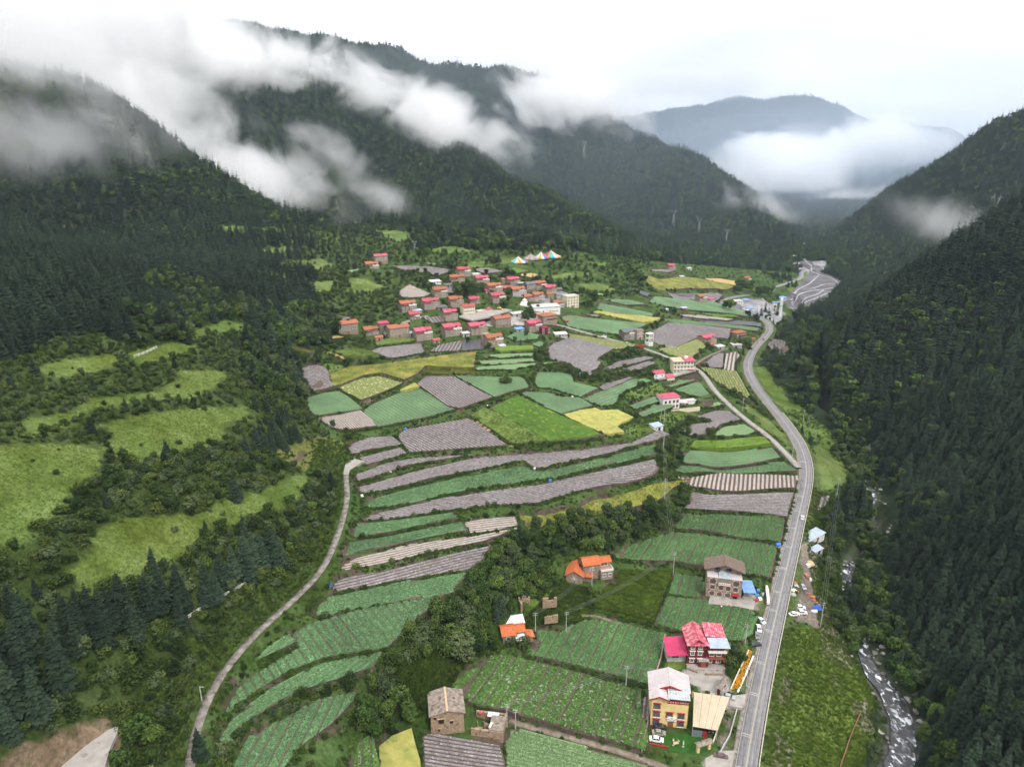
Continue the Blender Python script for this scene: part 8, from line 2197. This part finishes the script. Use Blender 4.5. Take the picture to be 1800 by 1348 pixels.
mass('distant_broadleaf_woods', np.where(rest & (PL[:, 3] == BROADL) & ~nearm)[0], BRO_FAR)
mass('undergrowth', np.where(rest & (PL[:, 3] == SHRUBL) & nearm)[0], SHR_N)
mass('distant_undergrowth', np.where(rest & (PL[:, 3] == SHRUBL) & ~nearm)[0], SHR_FAR)

# hedges and rank grass along the field edges
hp = []
for f in F:
    if f['dist'] > 900 or f['kind'] in ('meadow',): continue
    P = f['P']; a = sum(P[i][0]*P[(i+1) % len(P)][1] - P[(i+1) % len(P)][0]*P[i][1] for i in range(len(P)))
    if a < 0: P = P[::-1]
    for p, q in zip(P, np.roll(P, -1, 0)):
        d = q - p; L = np.linalg.norm(d); d = d / max(L, .01); nrm = np.array([d[1], -d[0]])
        lower = nrm[1] < .2              # the edge on the camera's, lower, side is the rank one
        n = int(L / (.55 if lower else 1.3) * (1 if f['dist'] < 520 else .6))
        if n < 1: continue
        s = rng.uniform(0, 1, n)
        off = rng.uniform(.3, 2.2 if lower else 1.2, n)
        pt = p + d * (s * L)[:, None] + nrm * off[:, None]
        hp.append(np.column_stack([pt, rng.uniform(.35, .95, n) * (1 if lower else .7)]))
hp = np.concatenate(hp)
ok = ~field_hit(hp[:, 0], hp[:, 1]) & (cell(ROADD, hp[:, 0], hp[:, 1]) > .6) & (fbm(hp[:, 0] / 18, hp[:, 1] / 18, 171, 3) > -.38)
for bx, by, r in NB: ok &= (hp[:, 0] - bx) ** 2 + (hp[:, 1] - by) ** 2 > (r * .8) ** 2
hp = hp[ok]; n = len(hp)
scatter('hedge_growth', np.column_stack([hp[:, :2], H(hp[:, 0], hp[:, 1]) - .1]), rng.uniform(0, 6.28, n), np.stack([hp[:, 2] * 1.2, hp[:, 2] * 1.2, hp[:, 2]], 1), rng.integers(0, 3, n), HED)
# low growth over the open ground between the plots
x, y = grid_pts(-260, 330, 130, 520, 1.55); z = H(x, y); px, py, t = project(x, y, z)
k = (px > -20) & (px < 1600) & (py < 1365) & (cell(FID, x, y) < 0) & (cell(ROADD, x, y) > 1.0) & (cell(RIVD, x, y) > 7) & (x < np.interp(y, RIVER[:, 1], RIVER[:, 0]) - 3)
k &= ~(inpoly([p for p, q in BARE], px, py)) & (rng.random(x.shape) < np.clip(.42 + .9 * fbm(x / 9, y / 9, 311, 3), .04, .95))
k &= ~inpoly([p for p, q in MEADOWS if q in (0, 1, 4, 5)], px, py)
drd, _ = line_dist(ROAD, x, y); k &= drd > 5.6
for P, z_ in _PADW: k &= ~inside(P, x, y)
for bx, by, r in NB: k &= (x - bx) ** 2 + (y - by) ** 2 > (r * .7) ** 2
k &= ~field_hit(x, y)
x, y, z = x[k], y[k], z[k]; n = len(x); w = rng.uniform(.3, .8, n)
scatter('ground_cover', np.column_stack([x, y, z - .1]), rng.uniform(0, 6.28, n), np.stack([w * 1.25, w * 1.25, w], 1), rng.integers(0, 3, n), HED)
# crop plants
def cabbage(seed, m):
    q = np.random.default_rng(seed); V = []; T = []
    for k in range(9):
        a = 6.283 * k / 9 + q.normal(0, .15); ring = k % 3
        L = (.30, .24, .15)[ring] * q.uniform(.9, 1.15); zt = (.10, .20, .30)[ring]; w = .15
        c, s = math.cos(a), math.sin(a); i = len(V)
        V += [(0, 0, .06), (c*L*.6 - s*w, s*L*.6 + c*w, zt*.9), (c*L, s*L, zt*.75), (c*L*.6 + s*w, s*L*.6 - c*w, zt*.9)]
        T += [(i, i+2, i+1), (i, i+3, i+2)]
    return src('crop_plant', np_mesh('crop_plant', V, None, T, mats=[m]))
CAB = [cabbage(1, MT['cabbage']), cabbage(2, MT['greens']), cabbage(3, MT['kale']), cabbage(4, MT['lettuce'])]
if PLANTS:
    A = np.concatenate(PLANTS); t_ = project(A[:, 0], A[:, 1], A[:, 2])
    k = (t_[0] > -20) & (t_[0] < 1820) & (t_[1] < 1365); A = A[k]; n = len(A)
    sc_ = rng.uniform(.75, 1.25, n)
    scatter('cabbage_plants', A[:, :3], rng.uniform(0, 6.28, n), np.stack([sc_, sc_, sc_], 1), A[:, 3].astype(int), CAB)
# grass tufts on the meadows and verges
def tuft(seed, m, h=.7, n=16):
    q = np.random.default_rng(seed); V = []; T = []
    for k in range(n):
        a = q.uniform(0, 6.28); r = q.uniform(0, .45); c, s = math.cos(a), math.sin(a); hh = h * q.uniform(.5, 1.1); l = q.uniform(.1, .4); w = .09; i = len(V)
        V += [(c*r - s*w, s*r + c*w, -.05), (c*r + s*w, s*r - c*w, -.05), (c*(r + l), s*(r + l), hh)]; T += [(i, i+1, i+2)]
    return src('tuft', np_mesh('tuft', V, None, T, mats=[m]))
TU = [tuft(k, m) for k, m in enumerate([LM['tuft'], LM['tuft'], LM['hedge'], MT['tallgrass'], MT['meadow'], MT['wheat']])]
gp = []; gv = []
def sow(poly_px, n, vs_, lim=1300, hs=1.0):
    P = cast(poly_px)[:, :2]; q = rng.uniform(P.min(0), P.max(0), (n, 2)); q = q[inside(P, q[:, 0], q[:, 1])]
    if len(q) == 0: return
    q = q[(cell(ROADD, q[:, 0], q[:, 1]) > .5)]
    gp.append(np.column_stack([q, H(q[:, 0], q[:, 1]), rng.uniform(.6, 1.4, len(q)) * hs])); gv.append(rng.choice(vs_, len(q)))
for poly, tnt in MEADOWS[:4]: sow(poly, 5000, [0, 0, 1, 4], hs=.42)
sow([m_ for m_, q_ in MEADOWS if q_ == 4][0], 15000, [0, 0, 3, 3], hs=.95)
for poly in ([(560,770),(620,780),(615,830),(600,930),(560,1020),(440,1130),(380,1200),(330,1340),(200,1340),(250,1180),(420,1050),(540,950),(540,830)], [(690,1180),(760,1150),(820,1160),(780,1230),(740,1260),(690,1270),(670,1230)], SCARP[0], [(1400,860),(1470,870),(1480,1000),(1530,1180),(1440,1110)], [(870,1150),(990,1020),(1050,1040),(1040,1090),(940,1100)]):
    sow(poly, 15000, [0, 2, 2, 3])
sow([(1078,1015),(1088,1001),(1180,1008),(1165,1050),(1148,1095),(1045,1072),(1052,1050)], 9000, [3, 3, 0], hs=1.4)
G = np.concatenate(gp); V_ = np.concatenate(gv)
tg = [f for f in F if f['kind'] == 'tallgrass'][0]
m = inside(tg['P'], G[:, 0], G[:, 1]); G[m, 2] = field_z(tg, G[m, 0], G[m, 1]) + .7
for f in F:
    if f['kind'] in ('meadow', 'grain', 'maize') and f['dist'] < 520:
        n_ = int(5200 * min(1, (330 / f['dist']) ** 2)) + 900; q = rng.uniform(f['P'].min(0), f['P'].max(0), (n_, 2)); q = q[inside(f['P'], q[:, 0], q[:, 1])]
        G = np.concatenate([G, np.column_stack([q, field_z(f, q[:, 0], q[:, 1]) + HGT[f['kind']] * .9, rng.uniform(.4, .9, len(q))])])
        V_ = np.concatenate([V_, np.full(len(q), {'wheat': 5, 'meadow': 4, 'grain': 0, 'maize': 3}[f['kind']])])
scatter('grass', G[:, :3], rng.uniform(0, 6.28, len(G)), np.stack([G[:, 3]] * 3, 1), V_, TU)
# marigolds
if len(FLOWERS):
    n = len(FLOWERS); FM = [src('flower', leafy_crown(900, .5, .45, 26, .14, 3, .2, LM['flower'], .8, 'flower')), src('flower_leaves', leafy_crown(901, .45, .45, 20, .14, 3, .1, LM['hedge'], .8, 'flower'))]
    scatter('marigolds', np.column_stack([FLOWERS, H(FLOWERS[:, 0], FLOWERS[:, 1]) + .1]), rng.uniform(0, 6.28, n), np.ones((n, 3)), (rng.random(n) < .3).astype(int), FM)
# boulders in the rapids
k = 0
for i in range(900):
    j = random.randrange(5, len(RIVER) - 1); L = RIVER[j]
    if L[1] > 520: continue
    off = random.choice((-1, 1)) * random.uniform(2.5, 8.5); s = random.uniform(.4, 1.75) * (1.0 if abs(off) > 4 else .75)
    x, y = L[0] + off, L[1] + random.uniform(-2, 2); px, py, t = project(x, y, L[2])
    if not (1350 < px < 1800 and py < 1348): continue
    o = link('boulder', ROCKS[k % 5]); o.location = (x, y, max(L[2] - .05, float(H(x, y)))); o.scale = (s, s, s * .8); o.rotation_euler = (0, 0, random.uniform(0, 6.28))
    st = "lowest" if py > 1270 else "lower" if py > 1150 else "middle" if py > 950 else "upper"
    tag(o, ("large" if s > 1.0 else "middling" if s > .65 else "small") + " grey boulder " + ("at the left edge" if off < -4 else "at the right edge" if off > 4 else "in midstream") + " of the " + st + " rapids", 'boulder', 'boulders of the ' + st + ' rapids'); k += 1
    if k >= 130: break
# dead reddish spruce and a bare pole tripod on the left
x, y, z, t = spot(160, 1090)
r = empty('dead_spruce', (x, y, z), 0, "reddish brown dead spruce among the dark green spruces at lower left", 'tree'); r.scale = (.6, .6, .62)
link('trunk', SPR[0][1], r); link('crown', spruce_crown(990, 16, 2.6, True, LM['dead']), r)

# ------------------------------------------------------------------ low cloud on the slopes
def cloud_mat(name, dens, scale, thr, soft, stretch=(1, 1, 1), col=(1, 1, 1), seed=0.0, edge=1.0):
    m = bpy.data.materials.new(name); m.use_nodes = True
    n, l = m.node_tree.nodes, m.node_tree.links
    n.clear()
    out = n.new("ShaderNodeOutputMaterial"); pv = n.new("ShaderNodeVolumePrincipled")
    pv.inputs['Color'].default_value = (*col, 1); pv.inputs['Anisotropy'].default_value = .45
    tc = n.new("ShaderNodeTexCoord")
    ln = n.new("ShaderNodeVectorMath"); ln.operation = 'LENGTH'; l.new(tc.outputs['Object'], ln.inputs[0])
    fall = n.new("ShaderNodeMapRange"); fall.inputs[1].default_value = 1.0; fall.inputs[2].default_value = 1.0 - edge; fall.inputs[3].default_value = -1.35; fall.inputs[4].default_value = 1.5
    l.new(ln.outputs['Value'], fall.inputs[0])
    geo = n.new("ShaderNodeNewGeometry")
    mp = n.new("ShaderNodeMapping"); mp.inputs['Scale'].default_value = tuple(s * scale for s in stretch); mp.inputs['Location'].default_value = (seed, seed * .7, 0)
    l.new(geo.outputs['Position'], mp.inputs[0])
    t = n.new("ShaderNodeTexNoise"); t.inputs['Scale'].default_value = 1.0; t.inputs['Detail'].default_value = 9; t.inputs['Roughness'].default_value = .70; t.inputs['Distortion'].default_value = .9
    l.new(mp.outputs[0], t.inputs['Vector'])
    ns = n.new("ShaderNodeMapRange"); ns.clamp = False; ns.inputs[1].default_value = .25; ns.inputs[2].default_value = .75; ns.inputs[3].default_value = -1.7; ns.inputs[4].default_value = 1.7
    l.new(t.outputs[0], ns.inputs[0])
    ad = n.new("ShaderNodeMath"); ad.operation = 'ADD'; l.new(fall.outputs[0], ad.inputs[0]); l.new(ns.outputs[0], ad.inputs[1])
    ds = n.new("ShaderNodeMapRange"); ds.inputs[1].default_value = thr; ds.inputs[2].default_value = thr + soft; ds.inputs[3].default_value = 0; ds.inputs[4].default_value = 1
    pw = n.new("ShaderNodeMath"); pw.operation = 'POWER'; pw.inputs[1].default_value = 1.35
    ml = n.new("ShaderNodeMath"); ml.operation = 'MULTIPLY'; ml.inputs[1].default_value = dens
    l.new(ad.outputs[0], ds.inputs[0]); l.new(ds.outputs[0], pw.inputs[0]); l.new(pw.outputs[0], ml.inputs[0]); l.new(ml.outputs[0], pv.inputs['Density'])
    l.new(pv.outputs[0], out.inputs['Volume'])
    return m
def blob(name, a, b, ra, rz_, m, label=None):
    """an ellipsoid of mist from pixel-and-distance a to b, radius ra sideways and rz_ upward (metres)"""
    A, B = Vector(at_t(*a)), Vector(at_t(*b)); c = (A + B) / 2; d = B - A
    bm = bmesh.new(); bmesh.ops.create_icosphere(bm, subdivisions=3, radius=1.0)
    me = bpy.data.meshes.new(name); bm.to_mesh(me); bm.free(); me.materials.append(m)
    o = link(name, me, kind='stuff'); o.location = c
    o.rotation_euler = d.to_track_quat('X', 'Z').to_euler(); o.scale = (d.length / 2 + ra * .6, ra, rz_)
    return o
CM = [cloud_mat("mist_thick", .058, .0085, -.5, 2.0, seed=3.1), cloud_mat("mist_thin", .030, .012, -.35, 2.0, seed=8.3), cloud_mat("mist_far", .06, .0044, -.6, 1.9, seed=1.7), cloud_mat("mist_fog", .035, .0055, -.5, 2.0, seed=5.2), cloud_mat("mist_veil", .030, .0105, -.48, 2.6, seed=2.2), cloud_mat("mist_distant", .012, .0032, -.2, 2.0, seed=4.4)]
CLOUDS = [
 ('mist', (-200,40,1150), (330,45,1500), 290, 310, 3), ('mist', (-260,140,780), (260,190,900), 200, 145, 4), ('mist', (-200,270,640), (300,245,830), 125, 84, 4),
 ('mist', (110,170,1230), (450,275,1230), 150, 135, 0), ('mist', (320,265,1150), (625,382,1010), 110, 72, 0),
 ('mist', (270,95,1580), (610,150,1580), 170, 150, 0), ('mist', (510,140,1640), (790,200,1560), 150, 125, 0), ('mist', (680,185,1600), (910,275,1440), 125, 92, 0),
 ('mist', (900,145,2150), (1150,222,1980), 210, 140, 2),
 ('mist', (1240,330,2500), (1500,275,2750), 280, 185, 2), ('mist', (1410,270,2750), (1700,245,2700), 260, 150, 2), ('mist', (1260,335,1610), (1400,385,1560), 90, 66, 1), ('mist', (1420,350,2200), (1560,340,2200), 130, 54, 1),
 ('mist', (1560,350,1060), (1740,430,950), 62, 52, 4), ('mist', (520,215,1150), (650,320,1060), 66, 48, 1), ('mist', (620,315,1010), (740,385,950), 60, 38, 1),
 ('mist', (1020,140,3500), (1400,150,3500), 520, 130, 5),
]
for nm, a, b, ra, rz_, k in CLOUDS: blob(nm, a, b, ra, rz_, CM[k])
# thicker damp air lying in the far valley
vm = bpy.data.materials.new("valley_mist"); vm.use_nodes = True
n, l = vm.node_tree.nodes, vm.node_tree.links
n.clear()
out = n.new("ShaderNodeOutputMaterial"); pv = n.new("ShaderNodeVolumePrincipled"); pv.inputs['Color'].default_value = (.70, .82, 1.0, 1); pv.inputs['Density'].default_value = .00015; pv.inputs['Anisotropy'].default_value = .2
l.new(pv.outputs[0], out.inputs['Volume'])
for (px, py, t), s_ in [((1150, 330, 3300), (2600, 2050, 620)), ((1480, 380, 2700), (1500, 1450, 480)), ((1450, 400, 2600), (1100, 1250, 420))]:
    bm = bmesh.new(); bmesh.ops.create_icosphere(bm, subdivisions=3, radius=1.0)
    me = bpy.data.meshes.new('valley_mist'); bm.to_mesh(me); bm.free(); me.materials.append(vm)
    o = link('valley_mist', me, kind='stuff'); o.location = at_t(px, py, t); o.scale = s_
# ------------------------------------------------------------------ the air
hz = bpy.data.materials.new("haze"); hz.use_nodes = True
hn, hl = hz.node_tree.nodes, hz.node_tree.links
hn.clear()
ho = hn.new("ShaderNodeOutputMaterial"); hv = hn.new("ShaderNodeVolumePrincipled")
hv.inputs['Color'].default_value = (.68, .82, 1.0, 1); hv.inputs['Density'].default_value = .00005; hv.inputs['Anisotropy'].default_value = .2
hl.new(hv.outputs[0], ho.inputs['Volume'])
mb = MB(); mb.box(GX[0] * 2.4, GX[-1] * 2.2, -60, GY[-1] + 150, float(ZZ.min()) - 1, max(float(ZZ.max()) + 25, 830.0))
ho_ = mb.build('haze', hz); ho_['kind'] = 'stuff'
